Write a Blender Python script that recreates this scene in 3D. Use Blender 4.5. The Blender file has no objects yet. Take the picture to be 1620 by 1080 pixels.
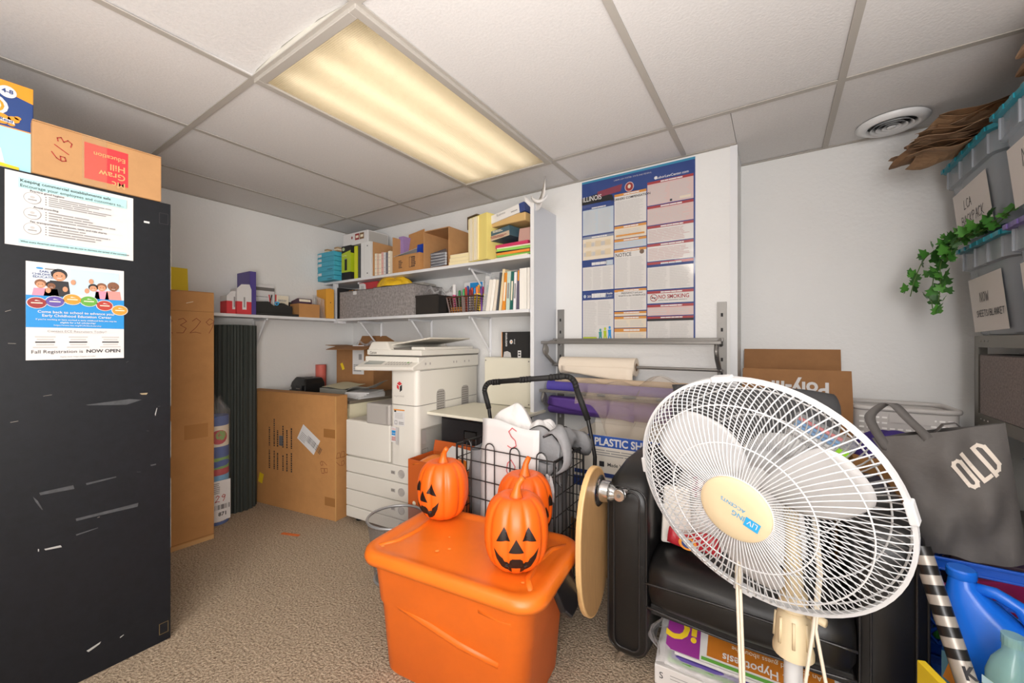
import bpy, bmesh, math, random
from math import sin, cos, pi, radians as R_
from mathutils import Vector as V, Matrix as M, Euler
from mathutils.geometry import tessellate_polygon
random.seed(7)
SC = bpy.context.scene
COL = SC.collection

# ------------------------------------------------ camera, world, lamps, exposure
cam_d = bpy.data.cameras.new('camera')
cam_d.sensor_width = 36.0
cam_d.lens = 14.07
cam_d.clip_start = 0.02
cam = bpy.data.objects.new('camera', cam_d)
cam.location = (0, 0, 1.15)
cam.rotation_euler = (pi/2, 0, R_(33.43))
COL.objects.link(cam)
SC.camera = cam
w = bpy.data.worlds.new('world')
SC.world = w
w.use_nodes = True
w.node_tree.nodes['Background'].inputs[0].default_value = (.9, .95, 1, 1)
w.node_tree.nodes['Background'].inputs[1].default_value = .3
SC.view_settings.view_transform = 'Standard'
SC.view_settings.look = 'None'
SC.view_settings.gamma = 1
SC.view_settings.use_curve_mapping = False
SC.view_settings.exposure = 0.12


def area(name, loc, rot, sx, sy, power, col=(1, 1, 1)):
    d = bpy.data.lights.new(name, 'AREA')
    d.shape = 'RECTANGLE'
    d.size, d.size_y, d.energy, d.color = sx, sy, power, col
    o = bpy.data.objects.new(name, d)
    o.location, o.rotation_euler = loc, rot
    COL.objects.link(o)
    return o


# unseen troffers over the photographer's side; added fill lamp behind and two added flashes
area('ceiling_lamp', (-.71, -.95, 2.10), (0, 0, 0), .56, 1.15, 14, (1, .93, .84))
area('ceiling_lamp', (.51, -.95, 2.10), (0, 0, 0), .56, 1.15, 16, (1, .95, .88))
area('rear_fill', (.35, -2.12, 1.35), (R_(90), 0, R_(12)), 1.5, 1.5, 58, (.98, .98, 1))  # added fill lamp at the rear; that wall has no window
f0_ = area('fill_flash', (.34, -.5, .5), (R_(180), 0, 0), 1.0, 1.0, 66, (1, .97, .94))  # added fill, aimed up to brighten the ceiling
f0_.data.spread = R_(135)
fl_ = area('fill_flash', (.45, -.55, .95), V((2.4, -1.7, -.75)).to_track_quat('Z', 'Y').to_euler(), .8, .8, 10, (1, .96, .92))  # added fill, aimed across the room to lift the left wall
fl_.data.spread = R_(85)
TUBE = 1.9        # strength of the fluorescent tubes in the visible fixture


# ------------------------------------------------ materials
def lin(h):
    h = h.lstrip('#')
    c = [int(h[i:i+2], 16)/255 for i in (0, 2, 4)]
    return tuple(x/12.92 if x <= .04045 else ((x+.055)/1.055)**2.4 for x in c) + (1,)


MC = {}


def mk(name, hexc, rough=.6, metal=0, var=None, bump=None, alpha=1, coat=0, emit=0, spec=.5, trans=0, stretch=None):
    if name in MC:
        return MC[name]
    m = bpy.data.materials.new(name)
    m.use_nodes = True
    nt = m.node_tree
    b = nt.nodes['Principled BSDF']
    c = lin(hexc)
    b.inputs['Base Color'].default_value = c
    b.inputs['Roughness'].default_value = rough
    b.inputs['Metallic'].default_value = metal
    b.inputs['Alpha'].default_value = alpha
    b.inputs['Coat Weight'].default_value = coat
    b.inputs['Specular IOR Level'].default_value = spec
    b.inputs['Transmission Weight'].default_value = trans
    if emit:
        b.inputs['Emission Color'].default_value = c
        b.inputs['Emission Strength'].default_value = emit
    if var or bump:
        tc = nt.nodes.new('ShaderNodeTexCoord')
        src = tc.outputs['Object']
        if stretch:
            mp = nt.nodes.new('ShaderNodeMapping')
            mp.inputs['Scale'].default_value = stretch
            nt.links.new(src, mp.inputs[0])
            src = mp.outputs[0]
    if var:
        n = nt.nodes.new('ShaderNodeTexNoise')
        n.inputs['Scale'].default_value = var[0]
        n.inputs['Detail'].default_value = 6
        n.inputs['Roughness'].default_value = .65
        nt.links.new(src, n.inputs['Vector'])
        r = nt.nodes.new('ShaderNodeValToRGB')
        r.color_ramp.elements[0].position = .3
        r.color_ramp.elements[1].position = .7
        k = var[1]
        c2 = lin(var[2]) if len(var) > 2 else None
        r.color_ramp.elements[0].color = c2 or tuple(x*(1-k) for x in c[:3])+(1,)
        r.color_ramp.elements[1].color = tuple(min(1, x*(1+(0 if c2 else k))) for x in c[:3])+(1,)
        nt.links.new(n.outputs['Fac'], r.inputs[0])
        nt.links.new(r.outputs[0], b.inputs['Base Color'])
    if bump:
        n2 = nt.nodes.new('ShaderNodeTexNoise')
        n2.inputs['Scale'].default_value = bump[0]
        n2.inputs['Detail'].default_value = 4
        nt.links.new(src, n2.inputs['Vector'])
        bp = nt.nodes.new('ShaderNodeBump')
        bp.inputs['Strength'].default_value = bump[1]
        bp.inputs['Distance'].default_value = bump[2] if len(bump) > 2 else .002
        nt.links.new(n2.outputs['Fac'], bp.inputs['Height'])
        nt.links.new(bp.outputs[0], b.inputs['Normal'])
    MC[name] = m
    return m


WALL = mk('wall_paint', '#dedddb', .5, var=(3, .012), bump=(55, .35, .004))
TILE = mk('ceiling_tile', '#d2cfcd', .85, var=(120, .05), bump=(120, .3, .003))
TEE = mk('tee_grid', '#a9a39b', .5)
CARPET = mk('carpet', '#d8c4aa', .95, var=(120, .5, '#6b5847'), bump=(120, 1, .014), spec=.15)
WPAINT = mk('white_shelf', '#d8d8da', .45)
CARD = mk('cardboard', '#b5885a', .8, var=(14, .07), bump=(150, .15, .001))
CARD2 = mk('cardboard_warm', '#b6834e', .8, var=(10, .08), bump=(150, .15, .001))
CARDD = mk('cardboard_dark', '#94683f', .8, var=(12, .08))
CARDI = mk('cardboard_edge', '#c79c68', .85)
TAPE = mk('packing_tape', '#b98a55', .2, coat=.4)
BLACKW = mk('black_cabinet', '#15171c', .45, var=(40, .2), bump=(200, .12, .001), spec=.3)
PAPER = mk('paper_white', '#d3d1d0', .7)
PAPER2 = mk('paper_cream', '#e6dcc6', .75, var=(90, .03))
INK = mk('ink_black', '#27262a', .6)
INKG = mk('ink_grey', '#8f8d8c', .7)
INKL = mk('ink_light', '#b9b6b4', .7)
RED = mk('print_red', '#c8343a', .6)
MAROON = mk('print_maroon', '#8e2f2f', .6)
MRED = mk('marker_red', '#a8372c', .6)
TEAL = mk('print_teal', '#a9cfd0', .6)
NAVY = mk('print_navy', '#2b3f78', .4)
BLUE = mk('print_blue', '#1c86c9', .5)
ORANGE = mk('print_orange', '#e08f32', .5)
GREEN = mk('print_green', '#5d9d3c', .5)
YELLOW = mk('print_yellow', '#e4c21f', .6)
PURPLE = mk('print_purple', '#5b4a98', .55)
SKIN1 = mk('print_skin', '#c08a68', .6)
SKIN2 = mk('print_brown', '#7c5138', .6)
PINK = mk('print_pink', '#e08aa0', .6)
LTB = mk('print_lightblue', '#bfe0ea', .6)
WHITEP = mk('white_plastic', '#e4e4e4', .35)
STEEL = mk('grey_steel', '#85827e', .4, .6)
CHROME = mk('chrome', '#d8d8d8', .16, 1)
BLK = mk('black_plastic', '#1a1a1b', .35)
BLKM = mk('black_matte', '#1d1c1c', .7)
LEATHER = mk('black_leather', '#191818', .36, bump=(130, .12, .0012), spec=.5)
CLEAR = mk('clear_plastic', '#e6e8ea', .12, alpha=.24)
CLEARW = mk('clear_wrap', '#f1eeee', .16, alpha=.34, bump=(18, .9, .02))


# ------------------------------------------------ geometry helpers
class G:
    """collects shapes and links them as ONE mesh object"""
    def __init__(s):
        s.v, s.f, s.mi, s.mats = [], [], [], []

    def m(s, mat):
        if mat not in s.mats:
            s.mats.append(mat)
        return s.mats.index(mat)

    def add(s, vs, fs, mat, T=None):
        o = len(s.v)
        s.v += [tuple(T @ V(p)) for p in vs] if T else [tuple(p) for p in vs]
        k = s.m(mat)
        for f in fs:
            s.f.append([o+i for i in f])
            s.mi.append(k)
        return s

    def box(s, x0, x1, y0, y1, z0, z1, mat, T=None, top=None):
        t = top or (0, 0)          # inset of the top in x and y
        vs = [(x0, y0, z0), (x1, y0, z0), (x1, y1, z0), (x0, y1, z0),
              (x0+t[0], y0+t[1], z1), (x1-t[0], y0+t[1], z1), (x1-t[0], y1-t[1], z1), (x0+t[0], y1-t[1], z1)]
        return s.add(vs, [(3, 2, 1, 0), (4, 5, 6, 7), (0, 1, 5, 4), (1, 2, 6, 5), (2, 3, 7, 6), (3, 0, 4, 7)], mat, T)

    def tube(s, path, r, mat, n=8, closed=False, T=None, cap=True):
        P = [V(p) for p in path]
        N = len(P)
        rs = r if isinstance(r, (list, tuple)) else [r]*N
        vs, fs = [], []
        up = None
        for i in range(N):
            a = P[(i-1) % N] if (closed or i) else P[i]
            b = P[(i+1) % N] if (closed or i < N-1) else P[i]
            t = (b-a)
            t = t.normalized() if t.length > 1e-9 else V((0, 0, 1))
            if up is None:
                up = V((0, 0, 1)) if abs(t.z) < .9 else V((1, 0, 0))
            x = up.cross(t)
            if x.length < 1e-5:
                x = V((1, 0, 0)).cross(t)
            x.normalize()
            y = t.cross(x)
            up = y
            for k in range(n):
                an = 2*pi*k/n
                vs.append(P[i]+(x*cos(an)+y*sin(an))*rs[i])
        for i in range(N if closed else N-1):
            j = (i+1) % N
            for k in range(n):
                l = (k+1) % n
                fs.append((i*n+k, i*n+l, j*n+l, j*n+k))
        if cap and not closed:
            fs.append(tuple(range(n-1, -1, -1)))
            fs.append(tuple((N-1)*n+k for k in range(n)))
        return s.add(vs, fs, mat, T)

    def lathe(s, prof, mat, n=32, c=(0, 0, 0), T=None, cap=True):
        vs, fs = [], []
        for (r, z) in prof:
            for k in range(n):
                a = 2*pi*k/n
                vs.append((c[0]+r*cos(a), c[1]+r*sin(a), c[2]+z))
        for i in range(len(prof)-1):
            for k in range(n):
                l = (k+1) % n
                fs.append((i*n+k, i*n+l, (i+1)*n+l, (i+1)*n+k))
        if cap:
            fs.append(tuple(range(n-1, -1, -1)))
            fs.append(tuple((len(prof)-1)*n+k for k in range(n)))
        return s.add(vs, fs, mat, T)

    def loft(s, rings, mat, T=None, cap=(True, True)):
        n = len(rings[0])
        vs = [p for r in rings for p in r]
        fs = []
        for i in range(len(rings)-1):
            for k in range(n):
                l = (k+1) % n
                fs.append((i*n+k, i*n+l, (i+1)*n+l, (i+1)*n+k))
        if cap[0]:
            fs.append(tuple(range(n-1, -1, -1)))
        if cap[1]:
            fs.append(tuple((len(rings)-1)*n+k for k in range(n)))
        return s.add(vs, fs, mat, T)

    def prism(s, poly, h, mat, T=None):
        """poly in xy, from z=0 to h"""
        n = len(poly)
        vs = [(x, y, 0) for x, y in poly]+[(x, y, h) for x, y in poly]
        fs = [tuple(range(n-1, -1, -1)), tuple(range(n, 2*n))]
        fs += [(i, (i+1) % n, n+(i+1) % n, n+i) for i in range(n)]
        return s.add(vs, fs, mat, T)

    def sheet(s, nx, ny, fn, mat, th=.0, T=None):
        vs = [fn(i/(nx-1), j/(ny-1)) for j in range(ny) for i in range(nx)]
        fs = [(j*nx+i, j*nx+i+1, (j+1)*nx+i+1, (j+1)*nx+i) for j in range(ny-1) for i in range(nx-1)]
        return s.add(vs, fs, mat, T)

    def obj(s, name, parent=None, loc=(0, 0, 0), rot=(0, 0, 0), smooth=False, bev=0, seg=2, solid=0, sub=0, angle=35):
        me = bpy.data.meshes.new(name)
        me.from_pydata(s.v, [], s.f)
        for mt in s.mats:
            me.materials.append(mt)
        me.polygons.foreach_set('material_index', s.mi)
        if smooth:
            me.polygons.foreach_set('use_smooth', [True]*len(s.f))
        me.update()
        o = bpy.data.objects.new(name, me)
        COL.objects.link(o)
        o.location, o.rotation_euler = loc, rot
        if parent:
            o.parent = parent
        if solid:
            md = o.modifiers.new('solid', 'SOLIDIFY')
            md.thickness = solid
            md.offset = 0
        if bev:
            md = o.modifiers.new('bevel', 'BEVEL')
            md.width, md.segments, md.limit_method = bev, seg, 'ANGLE'
            md.angle_limit = R_(40)
        if sub:
            md = o.modifiers.new('subsurf', 'SUBSURF')
            md.levels = md.render_levels = sub
        if smooth == 'auto':
            try:
                me.set_sharp_from_angle(angle=R_(angle))
            except Exception:
                pass
        return o


def tag(o, label, cat, group=None, kind=None):
    if label:
        o['label'] = label
    if cat:
        o['category'] = cat
    if group:
        o['group'] = group
    if kind:
        o['kind'] = kind
    return o


def thing(name, label, cat, loc=(0, 0, 0), rz=0, group=None, rot=None):
    o = bpy.data.objects.new(name, None)
    o.empty_display_size = .05
    COL.objects.link(o)
    o.location = loc
    o.rotation_euler = rot or (0, 0, R_(rz))
    return tag(o, label, cat, group)


def dup(root, loc, rot, label=None, group=None):
    r = root.copy()
    COL.objects.link(r)
    r.location, r.rotation_euler = loc, rot
    if label:
        r['label'] = label
    if group:
        r['group'] = group
    for ch in list(root.children):
        c = ch.copy()
        COL.objects.link(c)
        c.parent = r
        for g in ch.children:
            d = g.copy()
            COL.objects.link(d)
            d.parent = c
    return r


def rrect(w, d, r, n=5, cx=0, cy=0):
    pts = []
    for (sx, sy, a0) in ((1, 1, 0), (-1, 1, 90), (-1, -1, 180), (1, -1, 270)):
        for k in range(n+1):
            a = R_(a0+90*k/n)
            pts.append((cx+sx*(w/2-r)+r*cos(a), cy+sy*(d/2-r)+r*sin(a)))
    return pts


def rr3(w, d, r, z, n=5, cx=0, cy=0):
    return [(x, y, z) for x, y in rrect(w, d, r, n, cx, cy)]


def fr(o, right, up):
    """frame: maps (a, b, h) to o + a*right + b*up + h*normal"""
    r, u = V(right).normalized(), V(up).normalized()
    n = r.cross(u)
    return M(((r.x, u.x, n.x, o[0]), (r.y, u.y, n.y, o[1]), (r.z, u.z, n.z, o[2]), (0, 0, 0, 1)))


FC = {}
STROKE = {
    'A': [[(0, 0), (.3, 1), (.6, 0)], [(.12, .4), (.48, .4)]],
    'B': [[(0, 0), (0, 1), (.45, .9), (.45, .6), (0, .53), (.52, .42), (.52, .1), (0, 0)]],
    'C': [[(.55, .85), (.3, 1), (.05, .75), (.02, .3), (.25, 0), (.55, .12)]],
    'E': [[(.5, 1), (0, 1), (0, 0), (.5, 0)], [(0, .5), (.4, .5)]],
    'H': [[(0, 0), (0, 1)], [(.5, 0), (.5, 1)], [(0, .5), (.5, .5)]],
    'K': [[(0, 0), (0, 1)], [(.5, 1), (0, .45), (.55, 0)]],
    'L': [[(.05, 1), (0, 0), (.5, .03)]],
    'N': [[(0, 0), (0, 1), (.5, 0), (.5, 1)]],
    'O': [[(.3, 1), (.08, .8), (.02, .4), (.25, 0), (.5, .2), (.55, .7), (.3, 1)]],
    'P': [[(0, 0), (.04, 1), (.45, .9), (.45, .6), (.03, .5)]],
    'S': [[(.5, .88), (.25, 1), (.05, .8), (.2, .58), (.45, .4), (.5, .15), (.25, 0), (0, .1)]],
    'T': [[(0, 1), (.6, 1)], [(.3, 1), (.28, 0)]],
    'W': [[(0, 1), (.15, 0), (.32, .7), (.5, 0), (.68, 1)]],
    'Y': [[(0, 1), (.28, .5)], [(.58, 1), (.15, 0)]],
    '/': [[(.1, 0), (.4, 1)]], 'i': [[(.2, 0), (.2, .55)], [(.2, .72), (.2, .76)]],
    '2': [[(.05, .8), (.25, 1), (.5, .8), (.3, .4), (0, .02), (.3, .08), (.6, 0)]],
    '3': [[(.05, .9), (.3, 1), (.5, .8), (.2, .55), (.52, .35), (.4, .05), (.05, .05)]],
    '6': [[(.45, 1), (.1, .6), (.02, .25), (.2, 0), (.48, .15), (.4, .42), (.08, .32)]],
    '8': [[(.3, .52), (.08, .75), (.3, 1), (.5, .75), (.3, .52), (.04, .25), (.3, 0), (.55, .25), (.3, .52)]],
    '9': [[(.5, .75), (.25, .55), (.06, .75), (.25, 1), (.5, .85), (.45, .4), (.3, 0)]],
}


class Pr:
    """flat print laid on a surface, 2D shapes in metres; layers keep them apart"""
    def __init__(s, origin, right, up, flip=False, step=.0005):
        s.T = fr(origin, right, up)
        s.g = G()
        s.step = step

    def _l(s, layer):
        return .0004+s.step*layer

    def poly(s, pts, mat, layer=0):
        h = s._l(layer)
        t = tessellate_polygon([[V((x, y, 0)) for x, y in pts]])
        fs = []
        for a, b, c in t:
            A, B, C = pts[a], pts[b], pts[c]
            ar = (B[0]-A[0])*(C[1]-A[1])-(B[1]-A[1])*(C[0]-A[0])
            fs.append((a, b, c) if ar > 0 else (c, b, a))
        s.g.add([(x, y, h) for x, y in pts], fs, mat, s.T)

    def rect(s, a0, b0, a1, b1, mat, layer=0):
        h = s._l(layer)
        s.g.add([(a0, b0, h), (a1, b0, h), (a1, b1, h), (a0, b1, h)], [(0, 1, 2, 3)], mat, s.T)

    def frame(s, a0, b0, a1, b1, t, mat, layer=1):
        s.rect(a0, b0, a1, b0+t, mat, layer)
        s.rect(a0, b1-t, a1, b1, mat, layer)
        s.rect(a0, b0+t, a0+t, b1-t, mat, layer)
        s.rect(a1-t, b0+t, a1, b1-t, mat, layer)

    def ell(s, a, b, rx, ry, mat, layer=0, n=24, rot=0):
        c, d = cos(rot), sin(rot)
        s.poly([(a+rx*cos(2*pi*k/n)*c-ry*sin(2*pi*k/n)*d, b+rx*cos(2*pi*k/n)*d+ry*sin(2*pi*k/n)*c) for k in range(n)], mat, layer)

    def lines(s, a0, b0, a1, b1, n, mat, layer=2, fill=.55, rag=.25, words=True):
        """n lines of small unreadable print"""
        dh = (b1-b0)/n
        for i in range(n):
            y = b1-dh*(i+1)+dh*(1-fill)/2
            x = a0
            end = a1-random.random()*rag*(a1-a0)
            while x < end:
                wd = (a1-a0)*random.uniform(.12, .4) if words else (a1-a0)
                e = min(end, x+wd)
                s.rect(x, y, e, y+dh*fill, mat, layer)
                x = e+(a1-a0)*.015

    def stroke(s, pts, wd, mat, layer=2):
        for (p, q) in zip(pts[:-1], pts[1:]):
            p, q = V(p), V(q)
            d = (q-p)
            if d.length < 1e-6:
                continue
            d.normalize()
            nn = V((-d.y, d.x))*wd/2
            e = d*wd*.35
            s.poly([tuple(p-e-nn), tuple(q+e-nn), tuple(q+e+nn), tuple(p-e+nn)], mat, layer)

    def hand(s, text, a, b, size, mat, wd=None, layer=2, slant=.1, sp=.8, rot=0, jit=.03):
        wd = wd or size*.07
        x = 0
        c, d = cos(rot), sin(rot)
        for ch in text:
            if ch == ' ':
                x += .5
                continue
            jy = random.uniform(-jit, jit)
            for st in STROKE[ch]:
                pp = []
                for px, py in st:
                    u, v = (x+px+slant*py)*size, (py+jy)*size
                    pp.append((a+u*c-v*d, b+u*d+v*c))
                s.stroke(pp, wd, mat, layer)
            x += sp
        return x*size

    def text(s, body, a, b, size, mat, layer=2, align='LEFT', rot=0, sx=1, bold=0, mirror=False):
        key = (body, align, bold)
        if key not in FC:
            cu = bpy.data.curves.new('lettering', 'FONT')
            cu.body, cu.align_x, cu.size = body, align, 1
            cu.offset = bold
            cu.resolution_u = 3
            o = bpy.data.objects.new('lettering', cu)
            COL.objects.link(o)
            bpy.context.view_layer.update()
            ev = o.evaluated_get(bpy.context.evaluated_depsgraph_get())
            me = ev.to_mesh()
            FC[key] = ([(v.co.x, v.co.y) for v in me.vertices], [tuple(p.vertices) for p in me.polygons])
            ev.to_mesh_clear()
            bpy.data.objects.remove(o)
            bpy.data.curves.remove(cu)
        vs, fs = FC[key]
        c, d = cos(rot), sin(rot)
        h = s._l(layer)
        out = [(a+(x*sx*c-y*d)*size, b+(x*sx*d+y*c)*size, h) for x, y in vs]
        s.g.add(out, fs, mat, s.T)

    def obj(s, name, parent=None):
        return s.g.obj(name, parent)


def struct(o):
    o['kind'] = 'structure'
    return o


# ------------------------------------------------ the room
XL, XR, YB, YA, YF, ZC, XJ = -3.26, 1.15, 2.275, 2.57, -2.2, 2.13, -.164
struct(G().box(XL-.1, XR+.1, YF-.1, YA+.1, -.1, 0, CARPET).obj('floor'))
struct(G().box(XL-.1, XL, YF-.1, YA+.1, 0, ZC, WALL).obj('wall_left'))
struct(G().box(XL, XJ, YB, YA+.1, 0, ZC, WALL).obj('wall_back'))
struct(G().box(XJ, XR+.1, YA, YA+.1, 0, ZC, WALL).obj('wall_alcove'))
struct(G().box(XR, XR+.1, YF-.1, YA, 0, ZC, WALL).obj('wall_right'))
struct(G().box(XL, XR, YF-.1, YF, 0, ZC, WALL).obj('wall_front'))
# corner bead down the outer corner of the back wall
struct(G().box(XJ-.028, XJ+.004, YB-.004, YB+.012, 0, ZC-.004, WPAINT).obj('trim_1'))

ceil = struct(G().box(XL-.1, XR+.1, YF-.1, YA+.1, ZC+.09, ZC+.14, TILE).obj('ceiling'))
xl = [XL] + [.205+.61*k for k in range(-5, 2)] + [XR]
yl = [YF] + [-1.725, -.505, .715, 1.935] + [YA]
LX0, LX1, LY0, LY1 = -1.625, -1.015, .715, 1.935
tile_me = {}
for i in range(len(xl)-1):
    for j in range(len(yl)-1):
        x0, x1, y0, y1 = xl[i], xl[i+1], yl[j], yl[j+1]
        if abs(x0-LX0) < .01 and abs(y0-LY0) < .01:
            continue
        rects = [(x0, x1, y0, y1)]
        if j == len(yl)-2:
            if x1 <= XJ:
                rects = [(x0, x1, y0, YB)]
            elif x0 < XJ:
                rects = [(x0, XJ, y0, YB), (XJ, x1, y0, y1)]
        g = G()
        for (a, b, c, d) in rects:
            g.box(a+.001, b-.001, c+.001, d-.001, ZC+random.uniform(.001, .004), ZC+.02, TILE)
        if abs(x0-LX0) < .01 and abs(y1-LY0) < .01:     # the tile beside the lamp has bowed up off its bar
            g = G()
            g.sheet(21, 9, lambda i, j: (x0+.001+(x1-x0-.002)*i, y0+.001+(y1-y0-.002-.004*(i*37 % 1))*j, ZC+.003+.03*sin(pi*min(1, .1+.9*i))**.8*max(0, (j-.5)/.5)**1.5), TILE)
            g.f = [f[::-1] for f in g.f]
        t = g.obj('ceiling_tile', ceil)
for x in xl[1:-1]:
    ye = YB if x < XJ else YA
    G().box(x-.012, x+.012, YF, ye, ZC-.003, ZC+.0005, TEE).obj('tee_bar', ceil)
for y in yl[1:-1]:
    for i in range(len(xl)-1):
        G().box(xl[i]+.012, xl[i+1]-.012, y-.012, y+.012, ZC-.003, ZC+.0005, TEE).obj('tee_bar', ceil)
G().box(XL, XJ, YB-.018, YB, ZC-.004, ZC+.0005, TEE).obj('wall_angle', ceil)
G().box(XL, XL+.018, YF, YB-.018, ZC-.004, ZC+.0005, TEE).obj('wall_angle', ceil)
G().box(XJ, XR, YA-.014, YA, ZC-.004, ZC+.0005, TEE).obj('wall_angle', ceil)

# fluorescent troffer
tr = thing('ceiling_light', 'long fluorescent ceiling light with a yellowed prismatic lens', 'light', ((LX0+LX1)/2, (LY0+LY1)/2, ZC-.012))
g = G()
hx, hy = .305, .61
for a in ((-hx, -hx+.03, -hy, hy), (hx-.03, hx, -hy, hy)):
    g.box(a[0], a[1], a[2], a[3], -.004, .012, TEE)
for a in ((-hx+.03, hx-.03, -hy, -hy+.03), (-hx+.03, hx-.03, hy-.03, hy)):
    g.box(a[0], a[1], a[2], a[3], -.004, .012, TEE)
g.obj('frame', tr, bev=.002)
LENS = bpy.data.materials.new('prismatic_lens')
LENS.use_nodes = True
nt = LENS.node_tree
nt.nodes.clear()
out = nt.nodes.new('ShaderNodeOutputMaterial')
tl = nt.nodes.new('ShaderNodeBsdfTranslucent')
tl.inputs[0].default_value = lin('#fff3dc')
gl = nt.nodes.new('ShaderNodeBsdfGlossy')
gl.inputs['Roughness'].default_value = .3
mx = nt.nodes.new('ShaderNodeMixShader')
mx.inputs[0].default_value = .04
tc = nt.nodes.new('ShaderNodeTexCoord')
vo = nt.nodes.new('ShaderNodeTexVoronoi')
vo.inputs['Scale'].default_value = 150
vo.inputs['Randomness'].default_value = 0
bp = nt.nodes.new('ShaderNodeBump')
bp.inputs['Strength'].default_value = .8
bp.inputs['Distance'].default_value = .004
nt.links.new(tc.outputs['Object'], vo.inputs['Vector'])
nt.links.new(vo.outputs['Distance'], bp.inputs['Height'])
nt.links.new(bp.outputs[0], tl.inputs['Normal'])
nt.links.new(bp.outputs[0], gl.inputs['Normal'])
nt.links.new(tl.outputs[0], mx.inputs[1])
nt.links.new(gl.outputs[0], mx.inputs[2])
nt.links.new(mx.outputs[0], out.inputs[0])
G().add([(-hx+.028, -hy+.028, .004), (hx-.028, -hy+.028, .004), (hx-.028, hy-.028, .004), (-hx+.028, hy-.028, .004)], [(3, 2, 1, 0)], LENS).obj('lens', tr)
g = G()
HW = mk('lamp_housing', '#c9c5ba', .6)
g.box(-hx+.001, hx-.001, -hy+.001, hy-.001, .088, .092, HW)
for sx in (-1, 1):
    g.box(sx*hx-.002, sx*hx+.002, -hy, hy, .013, .09, HW)
    g.box(-hx, hx, sx*hy-.002, sx*hy+.002, .013, .09, HW)
g.obj('housing', tr)
TUB = mk('fluorescent_tube', '#fffaf0', .5, emit=TUBE)
for x in (-.17, 0, .17):
    G().tube([(x, -.56, .055), (x, .56, .055)], .014, TUB, 10).obj('tube', tr)

# round air vent
ve = thing('ceiling_vent', 'round white ceiling air diffuser near the alcove wall', 'vent', (.43, 2.425, ZC-.003))
g = G()
g.lathe([(.122, 0), (.125, -.004), (.098, -.020), (.086, -.018), (.082, -.004)], WHITEP, 40, cap=False)
g.obj('rim', ve, smooth=True)
G().lathe([(.082, .0), (.001, .0)], BLKM, 32, cap=False).obj('duct', ve)
for r in (.074, .054, .033):
    G().lathe([(r, -.022), (r-.004, -.02), (r-.018, -.004), (r-.014, -.006), (r, -.022)], WHITEP, 36, cap=False).obj('louver_ring', ve, smooth=True)
G().lathe([(.016, -.02), (.014, -.023), (.001, -.024)], WHITEP, 16).obj('centre_cap', ve, smooth=True)

# ------------------------------------------------ cartons and other repeated builders
def carton(name, label, loc, rz, w, d, h, mat=CARD, flaps=None, tape='front', cat='box', group=None, rot=None, inner=None):
    t = thing(name, label, cat, loc, rz, group, rot)
    g = G()
    th = .005
    if flaps is None:
        g.box(-w/2, w/2, -d/2, d/2, 0, h-.004, mat)
        g.obj('body', t, bev=.003)
        g = G()                      # the two top flaps meet in a seam
        g.box(-w/2+.001, w/2-.001, -d/2+.001, -.0008, h-.0035, h, mat)
        g.obj('flap', t)
        g = G()
        g.box(-w/2+.001, w/2-.001, .0008, d/2-.001, h-.0035, h, mat)
        g.obj('flap', t)
        if tape:
            g = G()
            g.box(-w/2-.0006, w/2+.0006, -.025, .025, h+.0002, h+.0006, TAPE)
            g.box(-w/2-.0008, -w/2-.0003, -.025, .025, h-.07, h+.0006, TAPE)
            g.box(w/2+.0003, w/2+.0008, -.025, .025, h-.07, h+.0006, TAPE)
            g.obj('tape', t)
        return t
    g.box(-w/2, w/2, -d/2, d/2, 0, th, mat)
    g.box(-w/2, w/2, -d/2, -d/2+th, th, h, mat)
    g.box(-w/2, w/2, d/2-th, d/2, th, h, mat)
    g.box(-w/2, -w/2+th, -d/2+th, d/2-th, th, h, mat)
    g.box(w/2-th, w/2, -d/2+th, d/2-th, th, h, mat)
    g.obj('body', t)
    for (side, ln, ang) in flaps:
        a = R_(ang)
        g = G()
        span = w if side[0] == 'y' else d
        if side == 'y-':
            T = fr((0, -d/2, h), (1, 0, 0), (0, -cos(a), sin(a)))
        elif side == 'y+':
            T = fr((0, d/2, h), (-1, 0, 0), (0, cos(a), sin(a)))
        elif side == 'x-':
            T = fr((-w/2, 0, h), (0, -1, 0), (-cos(a), 0, sin(a)))
        else:
            T = fr((w/2, 0, h), (0, 1, 0), (cos(a), 0, sin(a)))
        g.add([(-span/2, 0, -.004), (span/2, 0, -.004), (span/2-.004, ln, -.004), (-span/2+.004, ln, -.004),
               (-span/2, 0, 0), (span/2, 0, 0), (span/2-.004, ln, 0), (-span/2+.004, ln, 0)],
              [(3, 2, 1, 0), (4, 5, 6, 7), (0, 1, 5, 4), (1, 2, 6, 5), (2, 3, 7, 6), (3, 0, 4, 7)], mat, T)
        g.obj('flap', t)
    return t


def book(name, label, loc, w, d, h, cov, page=PAPER2, rot=(0, 0, 0), group=None, cat='book', stripe=None):
    """upright book: x thickness w, spine faces -y, depth d, height h"""
    t = thing(name, label, cat, loc, 0, group, rot)
    g = G()
    g.box(-w/2, w/2, 0, .0015, 0, h, cov)
    g.box(-w/2, -w/2+.0015, .0015, d, 0, h, cov)
    g.box(w/2-.0015, w/2, .0015, d, 0, h, cov)
    g.obj('cover', t)
    G().box(-w/2+.0016, w/2-.0016, .002, d-.003, .003, h-.003, page).obj('pages', t)
    if stripe:
        p = Pr((0, 0, 0), (1, 0, 0), (0, 0, 1))
        for (z0, z1, mt) in stripe:
            p.rect(-w*.3, z0*h, w*.3, z1*h, mt)
        p.obj('spine_print', t)
    return t


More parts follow.
